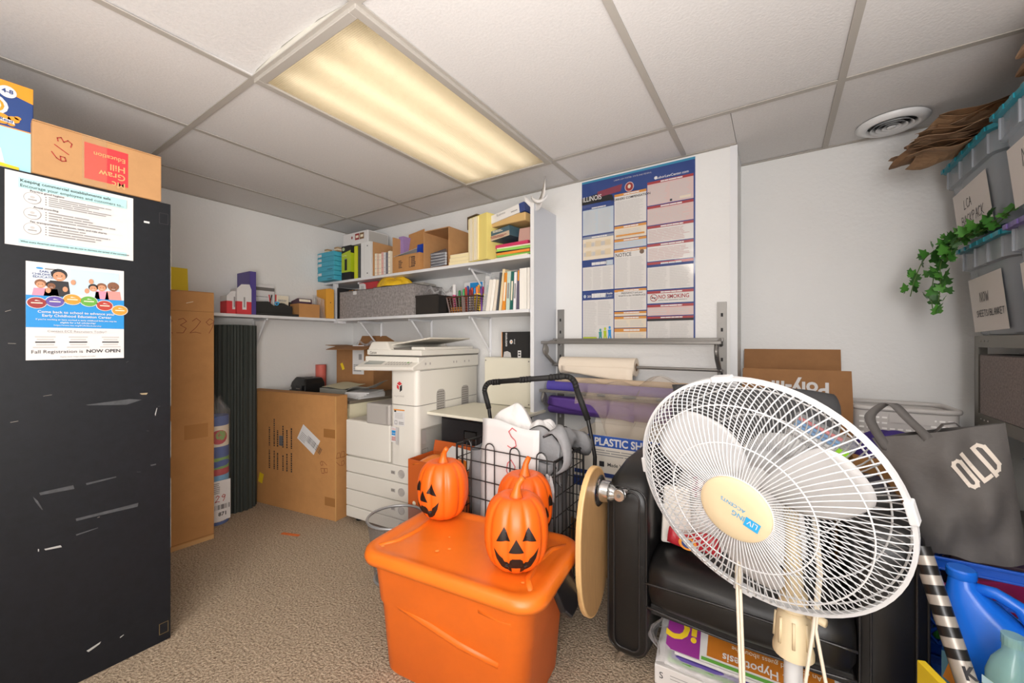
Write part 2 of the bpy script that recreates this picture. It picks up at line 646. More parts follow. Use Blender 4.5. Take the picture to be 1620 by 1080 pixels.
# ------------------------------------------------ LEFT: black cabinet and what is on it
CX, CT = -1.963, 1.682
cab = thing('black_cabinet', 'tall scuffed black cabinet with papers taped to its side', 'cabinet', (-2.25, .08, 0))
g = G()
g.box(-.29, .27, -.48, .487, 0, .08, BLACKW)
g.box(-.29, .27, -.48, .487, CT-.02, CT, BLACKW)
g.box(-.29, .27, .467, .487, .08, CT-.02, BLACKW)
g.box(-.29, .27, -.48, -.46, .08, CT-.02, BLACKW)
g.box(-.29, -.27, -.46, .467, .08, CT-.02, BLACKW)
g.obj('carcass', cab)
G().box(.27, .287, -.482, .487, .0, CT, BLACKW).obj('side_panel', cab, bev=.0015)
EDGE = mk('worn_edge', '#8d8880', .8, var=(60, .4))
g = G()
for (a, b) in ((.9, 1.25), (.35, .62), (1.35, 1.6), (.7, .84)):
    g.box(.2855, .2875, .4866, .4876, a, b, EDGE)
g.obj('chipped_edge', cab)['kind'] = 'stuff'
p = Pr((.287, 0, 0), (0, 1, 0), (0, 0, 1))
for z in (.03, 1.6):
    p = Pr((.287, 0, 0), (0, 1, 0), (0, 0, 1))
    p.frame(.452, z, .48, z+.042, .002, INK if z > 1 else mk('brass_dull', '#6b5a3a', .4), 0)
    p.obj('corner_plate', cab)
p = Pr((.287, 0, 0), (0, 1, 0), (0, 0, 1))
SCUF = mk('scuff_grey', '#404245', .6, var=(50, .3))
SCUW = mk('scuff_white', '#a5a5a3', .7)


def px(u, v):
    """where a mark seen at that spot lies on the cabinet side"""
    a, b = (u-810)/633, (540-v)/633
    s_, c_ = sin(R_(33.43)), cos(R_(33.43))
    d = CX/(a*c_-s_)
    return d*(a*s_+c_)-.08, 1.15+d*b


for pts, mt in ((((136, 640), (205, 631), (225, 632), (200, 640), (140, 641)), SCUF),
                (((62, 779), (116, 767), (118, 773), (64, 783)), SCUF),
                (((136, 764), (184, 753), (184, 755), (137, 767)), SCUF),
                (((120, 820), (200, 800), (219, 795), (218, 801), (140, 819), (121, 824)), SCUF),
                (((70, 868), (96, 862), (98, 865), (72, 870)), SCUW),
                (((137, 1029), (160, 1014), (158, 1018), (150, 1024), (140, 1031)), SCUW),
                (((245, 655), (248, 645), (249, 645), (246, 658)), SCUW),
                (((52, 785), (60, 792), (68, 806), (66, 806), (56, 793)), SCUF),
                (((60, 868), (62, 868), (62, 872), (60, 872)), SCUW),
                (((190, 1007), (196, 1003), (196, 1004), (190, 1009)), SCUW),
                (((120, 845), (155, 834), (155, 835), (121, 847)), SCUF),
                (((221, 622), (234, 621), (232, 624), (224, 624)), mk('scuff_tan', '#9a8a6c', .6)),
                (((238, 735), (247, 733), (247, 735), (239, 737)), SCUF)):
    p.poly([px(*q) for q in pts][::-1], mt)
    p.g.f[-1] = p.g.f[-1]
for k in range(24):
    y, z = random.uniform(-.4, .46), random.uniform(.05, 1.3)
    an, ln = random.uniform(-.5, .9), random.uniform(.003, .02)
    p.stroke([(y, z), (y+ln*cos(an), z+ln*sin(an))], .0012, random.choice((SCUF, SCUF, EDGE)), 1)
p.obj('scuff_marks', cab)['kind'] = 'stuff'
p = Pr((.287, 0, 0), (0, 1, 0), (0, 0, 1))
p.rect(.408, 1.592, .424, 1.599, PAPER, 0)
p.obj('label_scrap', cab)

# the laminated notice
po = thing('laminated_notice', 'laminated safety notice taped near the top of the black cabinet side', 'notice', (CX+.0006, .312, 1.56))
g = G()
g.sheet(12, 8, lambda i, j: (.0018+.0012*sin(6*i)*j, -.146+.292*i, -.112+.228*j-.004*i), PAPER)
g.obj('sheet', po, solid=.0006)
p = Pr((.0036, 0, 0), (0, 1, 0), (0, 0, 1))
p.rect(-.12, .068, .128, .1, TEAL)
p.text('Keeping commercial establishments safe', -.117, .087, .0125, INK, 2, bold=.01)
p.text('Encourage your employees and customers to...', -.117, .072, .0125, INK, 2)
for k, (z, h) in enumerate(((.042, 'Practice good hygiene'), (-.007, 'Avoid crowding'), (-.054, 'For transportation businesses, taxis, and ride shares'))):
    p.ell(-.092, z, .018, .018, INKG, 1)
    p.ell(-.092, z, .0168, .0168, PAPER, 2)
    p.ell(-.092, z+.003, .005, .004, INKL, 3)
    p.rect(-.101, z-.007, -.083, z-.004, INKG, 3)
    p.text(h, -.097 if k != 1 else -.09, z+.019, .0082, INK, 2, bold=.01)
    p.lines(-.058, z-.018, .1, z+.015, 5 if k == 0 else 4, INKG, 2, .42, .5)
    for q in range(4):
        p.ell(-.064, z+.0105-.0078*q, .0014, .0014, INK, 2, 8)
    p.rect(-.058, z-.024, .118, z-.0236, INKL, 2)
p.rect(-.12, -.104, .128, -.09, TEAL)
p.text('What every American and community can do now to decrease the spread of the coronavirus', -.116, -.1, .0066, INK, 2, bold=.015)
p.obj('print', po)

# the college flyer
fl = thing('flyer', 'colourful college flyer taped to the black cabinet, classroom photo on top', 'flyer', (CX+.0006, .32, 1.247))
G().box(.0004, .0012, -.113, .113, -.156, .156, PAPER).obj('sheet', fl)
p = Pr((.0012, 0, 0), (0, 1, 0), (0, 0, 1))
p.rect(-.1, .035, .1, .145, mk('photo_wall', '#dfe6ea', .6), 0)
p.rect(-.02, .06, .1, .145, mk('photo_board', '#b9cbd6', .6), 1)
p.rect(-.1, -.052, .113, .05, BLUE, 1)
p.rect(-.113, -.052, -.1, .05, BLUE, 1)
# people in the printed photo: plain shapes
for (a, b, r, hair, face, shirt) in ((-.043, .118, .017, INK, SKIN1, INK), (-.083, .086, .012, SKIN2, SKIN1, PINK), (-.06, .084, .011, INK, SKIN2, PINK),
                                     (.035, .086, .011, INK, SKIN1, LTB), (.056, .09, .012, SKIN2, SKIN1, PINK), (.085, .094, .014, SKIN2, SKIN2, mk('print_salmon', '#d98b84', .6))):
    p.poly([(a-r*1.5, .05), (a+r*1.5, .05), (a+r*1.2, b-r), (a-r*1.2, b-r)], shirt, 2)
    p.ell(a, b+r*.25, r*1.08, r*1.08, hair, 3, 14)
    p.ell(a, b-r*.15, r*.82, r*.9, face, 4, 14)
    for sx in (-1, 1):
        p.ell(a+sx*r*.32, b, r*.1, r*.1, INK, 5, 6)
    p.rect(a-r*.3, b-r*.55, a+r*.3, b-r*.45, PAPER, 5)
for (a, b) in ((-.012, .1), (-.03, .075), (.03, .108), (-.067, .068), (.02, .075)):
    p.ell(a, b, .006, .009, SKIN1, 5, 10)
for k, (cl, b) in enumerate(((MAROON, .026), (PURPLE, .033), (ORANGE, .043), (GREEN, .04), (MRED, .028), (ORANGE, .014))):
    a = -.091+.0385*k
    p.ell(a, b, .0215, .0185, PAPER, 6)
    p.ell(a, b, .0198, .0168, cl, 7)
    p.poly([(a-.005, b+.006), (a-.002, b+.009), (a+.009, b+.005), (a, b+.006)], PAPER, 8)
    p.rect(a-.012, b-.002, a+.012, b+.001, PAPER2, 8)
p.text('EARLY', -.072, .124, .0095, NAVY, 3, 'CENTER', bold=.02)
p.text('CHILDHOOD', -.072, .115, .0095, NAVY, 3, 'CENTER', bold=.02)
p.text('EDUCATION', -.072, .106, .0095, NAVY, 3, 'CENTER', bold=.02)
p.ell(-.085, .137, .008, .003, BLUE, 3)
p.rect(-.074, .134, -.05, .139, INKG, 3)
p.text('Come back to school to advance your', 0, -.005, .0115, PAPER, 4, 'CENTER', bold=.012)
p.text('Early Childhood Education Career', 0, -.017, .0115, PAPER, 4, 'CENTER', bold=.012)
p.text("If you're working or have worked in early childhood field, you may be", 0, -.028, .0066, PAPER, 4, 'CENTER', bold=.012)
p.text('eligible for a full scholarship!', 0, -.037, .0072, PAPER, 4, 'CENTER', bold=.012)
p.text('https://www.isac.org/ECACEscholarship', 0, -.046, .0068, PAPER, 4, 'CENTER')
p.text('Contact ECE Recruiters Today!!', 0, -.067, .0105, INKG, 2, 'CENTER')
p.rect(-.055, -.0695, .055, -.069, INKG, 2)
for a in (-.073, .0, .078):
    for k in range(5):
        ww = (.022, .018, .021, .019, .026)[k]
        p.rect(a-ww, -.084-k*.0085, a+ww, -.08-k*.0085, INK if k == 2 else INKL, 2)
p.text('Fall Registration is', -.103, -.135, .0155, INK, 2)
p.text('NOW OPEN', .104, -.135, .0155, INK, 2, 'RIGHT', bold=.025)
p.text('Apply now: https://apply.ccc.edu/', 0, -.149, .0062, INKG, 2, 'CENTER')
p.obj('print', fl)

# boxes on the cabinet
bx = carton('cardboard_box', 'long brown cardboard box with a red printed square on top of the black cabinet', (-2.09, .378, CT), 0, .27, .318, .17, CARD, tape=None)
p = Pr((.135, 0, 0), (0, 1, 0), (0, 0, 1))
p.rect(-.045, .022, .065, .145, RED, 0)
for i, (tx, sz) in enumerate((('Mc', .03), ('Graw', .03), ('Hill', .03), ('Education', .0205))):
    p.text(tx, .058, .033+i*.029, sz, CARDI, 2, 'LEFT', rot=pi, sx=1, bold=.012)
p.hand('6/3', -.088, .055, .035, MRED, .003, 2, .1, .8, rot=1.35)
p.obj('print', bx)
G().box(.1352, .1356, -.05, .01, .0, .17, mk('clear_tape', '#d9b58a', .1, alpha=.15)).obj('clear_tape', bx)

kit = thing('kit_box', 'blue and orange learning kit box at the edge of the black cabinet top', 'box', (-2.1, .085, CT))
KB = mk('kit_navy', '#24407a', .3)
KO = mk('kit_orange', '#e09126', .3)
KL = mk('kit_sky', '#9fd3e6', .3)
g = G()
g.box(-.12, .12, -.14, .14, 0, .272, KB)
g.obj('carton', kit, bev=.003)
p = Pr((.12, 0, 0), (0, 1, 0), (0, 0, 1))
p.rect(-.139, .002, .139, .128, KL, 0)
p.rect(-.139, .128, .139, .131, ORANGE, 1)
p.poly([(-.139, .271), (-.139, .262), (-.02, .25), (.08, .238), (.139, .222), (.139, .271)], KO, 0)
p.ell(.0, .19, .09, .048, PAPER, 1)
p.ell(.0, .19, .082, .041, KO, 2)
p.ell(.0, .19, .076, .036, PAPER2, 3)
p.text('ers', .066, .18, .034, KO, 4, 'RIGHT', bold=.02)
for (a, b, r) in ((.04, .155, .02), (.075, .152, .02), (.1, .157, .012), (.06, .142, .014), (.02, .147, .016), (.095, .142, .008), (.108, .165, .007)):
    p.ell(a, b, r, r*.8, KO, 2)
p.poly([(-.06, .167), (.1, .152), (.102, .142), (-.06, .155)], PAPER, 4)
p.text('Learn to Read', .098, .144, .013, KB, 5, 'RIGHT', rot=-.09, bold=.02)
p.ell(.088, .238, .018, .018, PAPER, 2)
p.text('4-8', .088, .234, .017, KB, 3, 'CENTER', bold=.03)
p.ell(.035, .1, .02, .022, INK, 2)
p.ell(.038, .093, .015, .018, SKIN1, 3)
p.poly([(-.02, .002), (.085, .002), (.075, .06), (.045, .075), (.01, .07)], PAPER, 2)
p.poly([(.01, .02), (.07, .02), (.068, .05), (.012, .052)], GREEN, 4)
p.poly([(-.0, .01), (.11, .003), (.11, .012), (.0, .024)], YELLOW, 5)
p.obj('print', kit)

# thin black boards leaning behind the cabinet
fb = thing('black_board_stack', 'thin black boards leaning behind the black cabinet near the floor', 'boards', (-2.31, .585, 0))
for k in range(5):
    G().box(-.3+.004*k, .02-.006*k, .0+.017*k, .006+.017*k, 0, .45, BLKM).obj('board', fb, rot=(0, -.1-.01*k, 0))

# tall carton
tb = carton('tall_cardboard_box', 'tall narrow cardboard box standing between the black cabinet and the rolled mat', (-2.892, .882, 0), -3, .28, .24, 1.435, CARD2, tape=None)
g = G()
g.box(.1402, .1408, -.119, .119, 1.32, 1.3225, mk('score_line', '#8a6236', .8))
g.obj('fold_line', tb)
g = G()
g.box(.1402, .1408, -.119, .119, .028, .031, mk('score_line', '#8a6236', .8))
g.box(.1402, .142, -.119, .119, .0, .022, CARDI)
g.obj('fold_line', tb)
p = Pr((.14, 0, 0), (0, 1, 0), (0, 0, 1))
p.hand('2329', -.122, 1.195, .085, mk('pen_brown', '#7d3f24', .7), .003, 1, .1, .75)
p.stroke([(-.01, 1.365), (.02, 1.375)], .003, PAPER2, 1)
p.rect(-.02, .6, .09, .68, mk('cardboard_label', '#a97641', .8), 0)
p.obj('print', tb)
ys = thing('yellow_card', 'yellow sheet of card standing up behind the tall cardboard box', 'card', (-3.2, .86, 1.436))
G().box(0, .006, -.12, .155, 0, .19, mk('yellow_card', '#e3c226', .7)).obj('sheet', ys, rot=(0, -.1, 0))

# rug roll in plastic
rg = thing('wrapped_rug', 'rolled colourful rug in clear plastic standing by the tall cardboard box', 'rug', (-2.985, 1.085, 0))
g = G()
RC = [mk('rug_blue', '#33508f', .9), mk('rug_cream', '#d7cdbb', .9), mk('rug_red', '#b0323c', .9), mk('rug_green', '#6d9a4a', .9), mk('rug_orange', '#d57c33', .9), mk('rug_sky', '#5f9bc4', .9)]
bands = [(0, .02, 0), (.02, .12, 1), (.12, .2, 4), (.2, .26, 1), (.26, .31, 5), (.31, .35, 2), (.35, .42, 3), (.42, .49, 0), (.49, .62, 1), (.62, .68, 0)]
for a, b, c in bands:
    g.lathe([(.073, a), (.074, (a+b)/2), (.073, b)], RC[c], 24, cap=False)
g.lathe([(.073, .68), (.001, .681)], RC[0], 24, cap=False)
g.obj('rug', rg, smooth=True)
g = G()
for (a, z, rx, rz, c) in ((-.05, .55, .05, .045, 2), (.1, .56, .03, .03, 3), (-.5, .38, .06, .02, 0), (.3, .385, .05, .02, 0)):
    def pt(i, j, a=a, z=z, rx=rx, rz=rz):
        an, rr = 2*pi*i, j
        ph = a+rr*rx*cos(an)/.075
        return (.0755*cos(ph), .0755*sin(ph), z+rr*rz*sin(an))
    g.sheet(17, 4, pt, RC[c])
g.obj('rug_motif', rg)
g = G()
prof = [(.079, .0), (.08, .3), (.08, .66), (.07, .72), (.045, .755), (.03, .77), (.035, .79)]
g.lathe(prof, mk('rug_wrap', '#e8e8ea', .1, alpha=.1), 28, cap=False)
for i, vtx in enumerate(g.v):
    if vtx[2] > .68:
        a = math.atan2(vtx[1], vtx[0])
        k = 1+.18*sin(7*a)
        g.v[i] = (vtx[0]*k, vtx[1]*k, vtx[2]+.02*sin(5*a))
g.obj('plastic_wrap', rg, smooth=True)
p = Pr((.083, 0, 0), (0, 1, 0), (0, 0, 1))
p.rect(-.05, .03, .055, .28, PAPER, 0)
p.hand('29', -.03, .15, .04, MRED, .004, 2)
p.text('871', -.012, .06, .032, INK, 2, 'LEFT', bold=.03)
for k in range(16):
    p.rect(-.045+.006*k, .1, -.045+.006*k+random.uniform(.001, .004), .13, INK, 2)
p.lines(-.04, .2, .0, .27, 6, INKG, 2)
p.obj('price_label', rg)

# rolled ribbed mat
mt_ = thing('rolled_mat', 'tall black ribbed floor mat rolled up in the left corner under the shelf', 'mat', (-3.13, 1.262, 0))
MAT = mk('mat_rubber', '#2c322e', .7, bump=(80, .5, .003))
g = G()
n = 84
rings = []
for z in (0, .01, .4, .8, 1.2, 1.25, 1.262):
    rings.append([((.117+(.005 if (k//2) % 2 else -.006))*(1+.02*sin(2*pi*k/n))*cos(2*pi*k/n), (.117+(.005 if (k//2) % 2 else -.006))*sin(2*pi*k/n), z) for k in range(n)])
g.loft(rings, MAT, cap=(True, False))
g.obj('outer_turn', mt_)
g = G()
sp = []
for k in range(140):
    a = 2*pi*k/28
    sp.append((a, .112-.0035*a))
vs = [(r*cos(a), r*sin(a), z) for z in (.9, 1.258) for a, r in sp]
g.add(vs, [(i, i+1, 140+i+1, 140+i) for i in range(139)], MAT)
g.obj('inner_turns', mt_, solid=.008)

# big flat carton leaning at the left wall
fbx = carton('flat_cardboard_box', 'large flat cardboard box standing upright with a crooked white shipping label', (-2.79, 1.488, 0), 9.3, .885, .095, .8, CARD2, tape=None)
p = Pr((0, -.0475, 0), (1, 0, 0), (0, 0, 1))
T_ = mk('clear_tape_brown', '#9a6b3c', .25)
p.rect(.335, .53, .44, .585, T_, 0)
p.rect(.345, .09, .44, .145, T_, 0)
p.rect(-.44, .14, -.38, .18, T_, 0)


def rotrect(pr, cx, cy, w_, h_, a, m_, l_):
    c_, s_ = cos(a), sin(a)
    pr.poly([(cx+x*c_-y*s_, cy+x*s_+y*c_) for x, y in ((-w_/2, -h_/2), (w_/2, -h_/2), (w_/2, h_/2), (-w_/2, h_/2))], m_, l_)


rotrect(p, .195, .5, .185, .115, -.55, PAPER, 1)
for k in range(14):
    rotrect(p, .2+.011*(k-6)*cos(-.55)+.024*sin(.55)+.03, .5+.011*(k-6)*sin(-.55)+.012-.04, random.uniform(.002, .006), .045, -.55, INK, 2)
for k in range(5):
    rotrect(p, .158+.012*k*sin(-.55), .53-.012*k*cos(.55), .06, .004, -.55, INKG, 2)
rotrect(p, -.285, .18, .045, .07, -.25, YELLOW, 1)
p.hand('6B', .3, .37, .06, mk('pen_brown', '#7d3f24', .7), .003, 1, .05, .8, rot=-1.4)
p.hand('AO', -.40, .38, .085, mk('pen_brown', '#7d3f24', .7), .0025, 1, .1, .8, rot=1.3)
for i, x0 in enumerate((-.2, -.15, -.115, -.06, -.02, .025)):
    for (a, b) in ((.26, .36+.05*random.random()), (.42, .56+.16*random.random() if i == 1 else .52+.06*random.random())):
        y = a
        while y < b:
            l = random.uniform(.006, .014)
            p.rect(x0, y, x0+.012, y+l, INK, 1)
            y += l+random.uniform(.003, .006)
p.rect(-.095, .43, -.05, .5, INKG, 1)
for k in range(9):
    p.rect(-.093, .432+.0075*k, -.052, .436+.0075*k, INK, 2)
p.obj('print', fbx)
p = Pr((.4425, 0, 0), (0, 1, 0), (0, 0, 1))
p.hand('6B', .02, .34, .07, mk('pen_brown', '#7d3f24', .7), .0025, 1, .05, .8, rot=1.5)
p.rect(-.047, .4, .047, .402, T_, 1)
p.obj('side_mark', fbx)
G().box(.436, .4433, -.0482, -.044, .0, .8, mk('shiny_tape', '#c79a63', .1, coat=.6)).obj('edge_tape', fbx)
tag(G().box(-.06, .06, -.009, .009, .0, .004, mk('orange_scrap', '#c9662c', .7)).obj('paper_scrap', None, (-2.41, 1.26, .002), (0, 0, .35)),
    'small orange scrap of paper lying on the carpet', 'scrap')

# ------------------------------------------------ shelves of the corner
def bracket(parent, x, y, z, dx, dy, ln=.2, drop=.25):
    """strut from the shelf front down to the wall; (dx, dy) points from the wall to the room"""
    g = G()
    nx, ny = -dy, dx
    w_ = .012
    g.tube([(x+dx*.008, y+dy*.008, z-.006), (x+dx*.008, y+dy*.008, z-drop-.04)], .011, WPAINT, 4)
    g.tube([(x+dx*ln, y+dy*ln, z-.006), (x+dx*.012, y+dy*.012, z-drop)], .008, WPAINT, 4)
    g.tube([(x+dx*.01, y+dy*.01, z-.009), (x+dx*(ln+.02), y+dy*(ln+.02), z-.009)], .008, WPAINT, 4)
    g.obj('bracket', parent)


ZL, ZU = 1.338, 1.655
ls = thing('wall_shelf', 'white shelf on the left wall above the rolled mat', 'shelf', (XL, 1.4, ZL-.02))
G().box(0, .21, -.75, .565, 0, .02, WPAINT).obj('board', ls, bev=.002)
bracket(ls, 0, .03, 0, 1, 0, .19, .24)
bracket(ls, 0, -.6, 0, 1, 0, .19, .24)
lb = thing('wall_shelf', 'lower white shelf on the back wall, with the grey fabric bins', 'shelf', (-2.2, YB, ZL-.02))
G().box(-1.058, 1.012, -.305, 0, 0, .02, WPAINT).obj('board', lb, bev=.002)
for x in (-.65, -.05, .52):
    bracket(lb, x, 0, 0, 0, -1, .22, .24)
G().box(-.86, -.80, -.32, -.25, -.02, -.001, WPAINT).obj('end_clip', lb)
ub = thing('wall_shelf', 'upper white shelf on the back wall, crowded with cartons', 'shelf', (-2.2, YB, ZU-.02))
G().box(-1.058, 1.012, -.29, 0, 0, .02, WPAINT).obj('board', ub, bev=.002)
for x in (-.65, .52):
    bracket(ub, x, 0, 0, 0, -1, .22, .2)
G().box(-.92, -.89, -.29, -.26, -.296, -.001, WPAINT).obj('upright', ub)
sp_ = thing('shelf_end_panel', 'tall white board closing the right end of the wall shelves', 'panel', (-1.176, 2.14, 0))
G().box(-.01, .011, -.146, .134, 0, 1.95, mk('panel_white', '#c9ccd3', .4)).obj('board', sp_, bev=.002)
G().box(-.0115, .0125, -.149, -.1455, 0, 1.95, WPAINT).obj('edge_strip', sp_)
st = thing('paper_streamer', 'torn white paper streamer hanging over the end panel of the shelves', 'streamer', (-1.17, 2.0, 1.951))
g = G()
g.sheet(12, 2, lambda i, j: (-.05+.15*i, -.02+.03*sin(4*i), .015+.075*(i*i)-.05*sin(pi*i)+.028*j-(.06*i if j == 0 else 0)), PAPER)
g.sheet(12, 2, lambda i, j: (.0+.1*i, -.03-.01*sin(5*i), -.07*sin(3*i)*.5+.018*j+.015), PAPER)
g.obj('strip', st, solid=.0008, smooth=True)

# ------------------------------------------------ LEFT SHELF things
def redbox(y, x, label, hh, rz=0):
    t = thing('snack_box', label, 'box', (x, y, ZL), rz, 'red and white boxes on the left wall shelf')
    g = G()
    g.box(-.05, .05, -.045, .045, 0, .085, RED)
    g.box(-.05, .05, -.045, .045, .085, hh-.03, PAPER)
    g.obj('carton', t)
    T = fr((.05, 0, hh-.03), (0, 1, 0), (.15, 0, 1))
    G().add([(-.045, 0, 0), (.045, 0, 0), (.03, .035, 0), (-.02, .03, 0)], [(0, 1, 2, 3)], PAPER, T).obj('flap', t, solid=.001)
    p = Pr((.05, 0, 0), (0, 1, 0), (0, 0, 1))
    p.rect(-.012, .03, .014, .125, PAPER, 0)
    p.rect(-.004, .045, .006, .115, INKG, 1)
    p.obj('print', t)


redbox(1.225, -3.11, 'red and white box at the left end of the wall shelf, half behind another', .15)
redbox(1.275, -3.085, 'red and white box with an open top flap, against the purple binder', .2)
bd = thing('binder', 'tall purple ring binder standing on the left wall shelf', 'binder', (-3.15, 1.335, ZL), 0)
PB = mk('binder_purple', '#4d3f86', .4)
g = G()
g.box(-.09, .1, -.02, -.016, 0, .3, PB)
g.box(-.09, .1, .016, .02, 0, .3, PB)
g.box(.098, .102, -.02, .02, 0, .3, PB)
g.obj('cover', bd)
G().box(-.085, .09, -.0155, .0155, .004, .29, PAPER).obj('pages', bd)
og = thing('desk_organizer', 'black desk organizer tray holding pens and cards on the left wall shelf', 'organizer', (-3.15, 1.5, ZL))
g = G()
OB = mk('organizer_black', '#242322', .6)
g.box(-.09, .098, -.14, .16, 0, .018, OB)
g.obj('base_tray', og, bev=.002)
g = G()
g.box(-.09, -.084, -.13, .13, .018, .12, OB)
for (y, z) in ((-.13, .1), (-.02, .085), (.06, .1), (.13, .08)):
    g.box(-.084, .05, y-.003, y+.003, .018, z, OB)
g.add([(.05, -.135, .018), (.05, .135, .018), (.05, .135, .07), (.05, .07, .1), (.05, .0, .075), (.05, -.04, .105), (.05, -.135, .098)], [tuple(range(7))], OB)
g.obj('compartments', og, solid=.003)
for (y, c, r) in ((-.03, BLK, .3), (.0, RED, -.2)):
    tag(G().tube([(0, 0, 0), (0, .02*r*5, .13)], .004, c, 6).obj('pen', None, (-3.13, 1.5+y, ZL+.028)), 'black pen leaning in the black organizer' if c is BLK else 'red pen leaning in the black organizer', 'pen')
tw = thing('blue_clip', 'small bright blue clip on the front of the black organizer', 'clip', (-3.094, 1.5+.02, ZL+.093))
G().tube([(0, .012*cos(a*.7)+.01*(a > 9)-.004, .012*sin(a*.7)) for a in range(14)], .004, mk('clip_blue', '#49aee0', .4), 6).obj('loop', tw)
wp = thing('white_card_box', 'white stationery box with a dark top band behind the black organizer', 'box', (-3.215, 1.47, ZL))
G().box(-.03, .03, -.115, .075, 0, .235, PAPER).obj('carton', wp)
p = Pr((.03, 0, 0), (0, 1, 0), (0, 0, 1))
p.rect(-.115, .19, .075, .215, mk('band_grey', '#6a6763', .6))
p.lines(-.1, .14, .06, .15, 1, INKG)
p.obj('print', wp)
wp2 = thing('envelope_box', 'low white box of envelopes right of the banded white box', 'box', (-3.215, 1.6, ZL))
g = G()
g.box(-.03, .03, -.045, .05, 0, .165, PAPER2)
g.box(-.02, .03, .055, .085, 0, .12, BLKM)
g.obj('carton', wp2)
p = Pr((.03, 0, 0), (0, 1, 0), (0, 0, 1))
p.rect(-.05, .1, -.04, .17, RED)
p.lines(-.03, .12, .04, .135, 2, INKG)
p.obj('print', wp2)
sc = carton('small_carton', 'small open cardboard carton of cards on the left wall shelf', (-3.13, 1.745, ZL), 0, .15, .165, .105, CARD2, flaps=[], group=None)
cd = thing('card_pack', 'pack of cards in a maroon sleeve tilted in the small carton', 'cards', (-3.13, 1.73, ZL+.06))
G().box(-.05, .05, -.055, .055, .0, .08, mk('sleeve_plum', '#4e3445', .5)).obj('sleeve', cd, rot=(0, -.2, 0))
G().box(-.04, .052, -.045, .045, .055, .074, PAPER2).obj('cards', cd, rot=(0, -.2, 0))
cs = thing('plastic_sleeve', 'clear plastic sleeve bag standing beside the small carton', 'bag', (-3.13, 1.85, ZL))
g = G()
g.sheet(6, 5, lambda i, j: (-.09+.18*i, .0+.02*sin(3*i+2*j), .001+.2*j*(1-.25*i)), CLEARW)
g.sheet(6, 5, lambda i, j: (-.09+.18*i, .02+.01*sin(3*i+2*j), .001+.2*j*(1-.25*i)), CLEARW)
g.obj('film', cs, smooth=True)
MAN = mk('manila', '#d99b35', .7)
en = thing('manila_envelope', 'orange manila envelope upright at the inner end of the left wall shelf', 'envelope', (-3.13, 1.915, ZL))
g = G()
g.box(-.1, .085, -.008, .008, 0, .245, MAN)
g.box(.085, .0865, -.04, .03, 0, .24, MAN)
g.obj('envelope', en)
G().lathe([(.004, 0), (.004, .002)], BLKM, 10, T=fr((.0866, .0, .13), (0, 1, 0), (0, 0, 1))).obj('clasp', en)

# ------------------------------------------------ UPPER SHELF things
BT = mk('box_teal', '#3f9fb8', .5)
for k in range(6):
    b = thing('blue_flat_box', ('lowest', 'second from the bottom', 'third from the bottom', 'fourth from the bottom', 'fifth from the bottom', 'topmost')[k]+' flat teal box in the stack at the upper shelf end', 'box', (-3.085, 2.05, ZU+.001+.0395*k), 0, 'stacked flat teal boxes')
    G().box(-.16, .075, -.125, .15, 0, .037, BT).obj('carton', b, bev=.002)
    G().box(-.161, .076, -.126, -.1235, .027, .0375, BT).obj('lid_flap', b)
    p = Pr((0, -.126, 0), (1, 0, 0), (0, 0, 1))
    if k in (1, 3, 4, 5):
        p.rect(-.15, .004, -.1, .026, PAPER, 1)
    else:
        p.rect(-.02, .01, .05, .014, INK, 1)
    p.obj('label', b)
for k, x in enumerate((-3.18, -3.04)):
    b = thing('tan_block', ('left' if not k else 'right')+' small tan block on the stacked teal boxes', 'block', (x, 1.98, ZU+.24))
    G().box(-.022, .022, -.02, .02, 0, .035, mk('tan_block', '#a38762', .7)).obj('block', b)
    G().box(-.023, .023, -.021, .021, .012, .02, PAPER2).obj('band', b)
cr = thing('paper_strip', 'rolled white paper strip lying on the stacked teal boxes', 'paper', (-3.12, 2.06, ZU+.24))
G().box(-.1, .1, -.02, .02, 0, .03, PAPER).obj('strip', cr)
gb = thing('green_gadget_box', 'lime green and black product box beside the stacked teal boxes', 'box', (-2.93, 1.98, ZU))
LIME = mk('lime', '#a9bb1e', .4)
g = G()
g.box(-.06, .06, 0, .16, .06, .215, LIME)
g.box(-.06, .06, 0, .16, 0, .06, BLKM)
g.box(-.06, .06, 0, .16, .215, .275, BLKM)
g.obj('carton', gb)
p = Pr((0, 0, 0), (1, 0, 0), (0, 0, 1))
p.poly([(-.06, .215), (.06, .215), (.06, .235), (0, .225)], LIME, 0)
p.rect(-.018, .075, .014, .165, BLKM, 1)
p.rect(-.018, .165, .014, .172, INKG, 1)
p.ell(-.034, .25, .018, .014, mk('badge_sage', '#a9b58d', .5), 1)
p.text('SureThing', -.05, .192, .014, PAPER2, 1)
p.obj('print', gb)
Y0 = 1.995
book('yellow_folder', 'thin yellow-green folder standing right of the lime gadget box', (-2.825, Y0, ZU), .036, .2, .262, mk('folder_lime', '#c7cc25', .5), rot=(0, 0, 0), cat='folder')
book('dark_folder', 'dark grey folder squeezed beside the yellow-green folder', (-2.785, Y0+.005, ZU), .032, .2, .262, mk('folder_dark', '#3b4046', .5), cat='folder')
wb = book('white_binder', 'fat white ring binder on the upper shelf', (-2.69, Y0-.005, ZU), .12, .22, .275, mk('binder_white', '#d9d9d7', .35), cat='binder')
p = Pr((0, 0, 0), (1, 0, 0), (0, 0, 1))
p.ell(.02, .03, .006, .006, INK)
p.ell(.02, .245, .006, .006, INK)
p.rect(-.018, .005, -.016, .27, INKL)
p.obj('rivets', wb)
lw = thing('long_white_box', 'long white box with a red picture lying across the binders', 'box', (-2.84, 2.0, ZU+.2775), 0)
g = G()
g.box(-.16, .16, .0, .2, 0, .098, PAPER)
g.obj('carton', lw, bev=.002)
g = G()
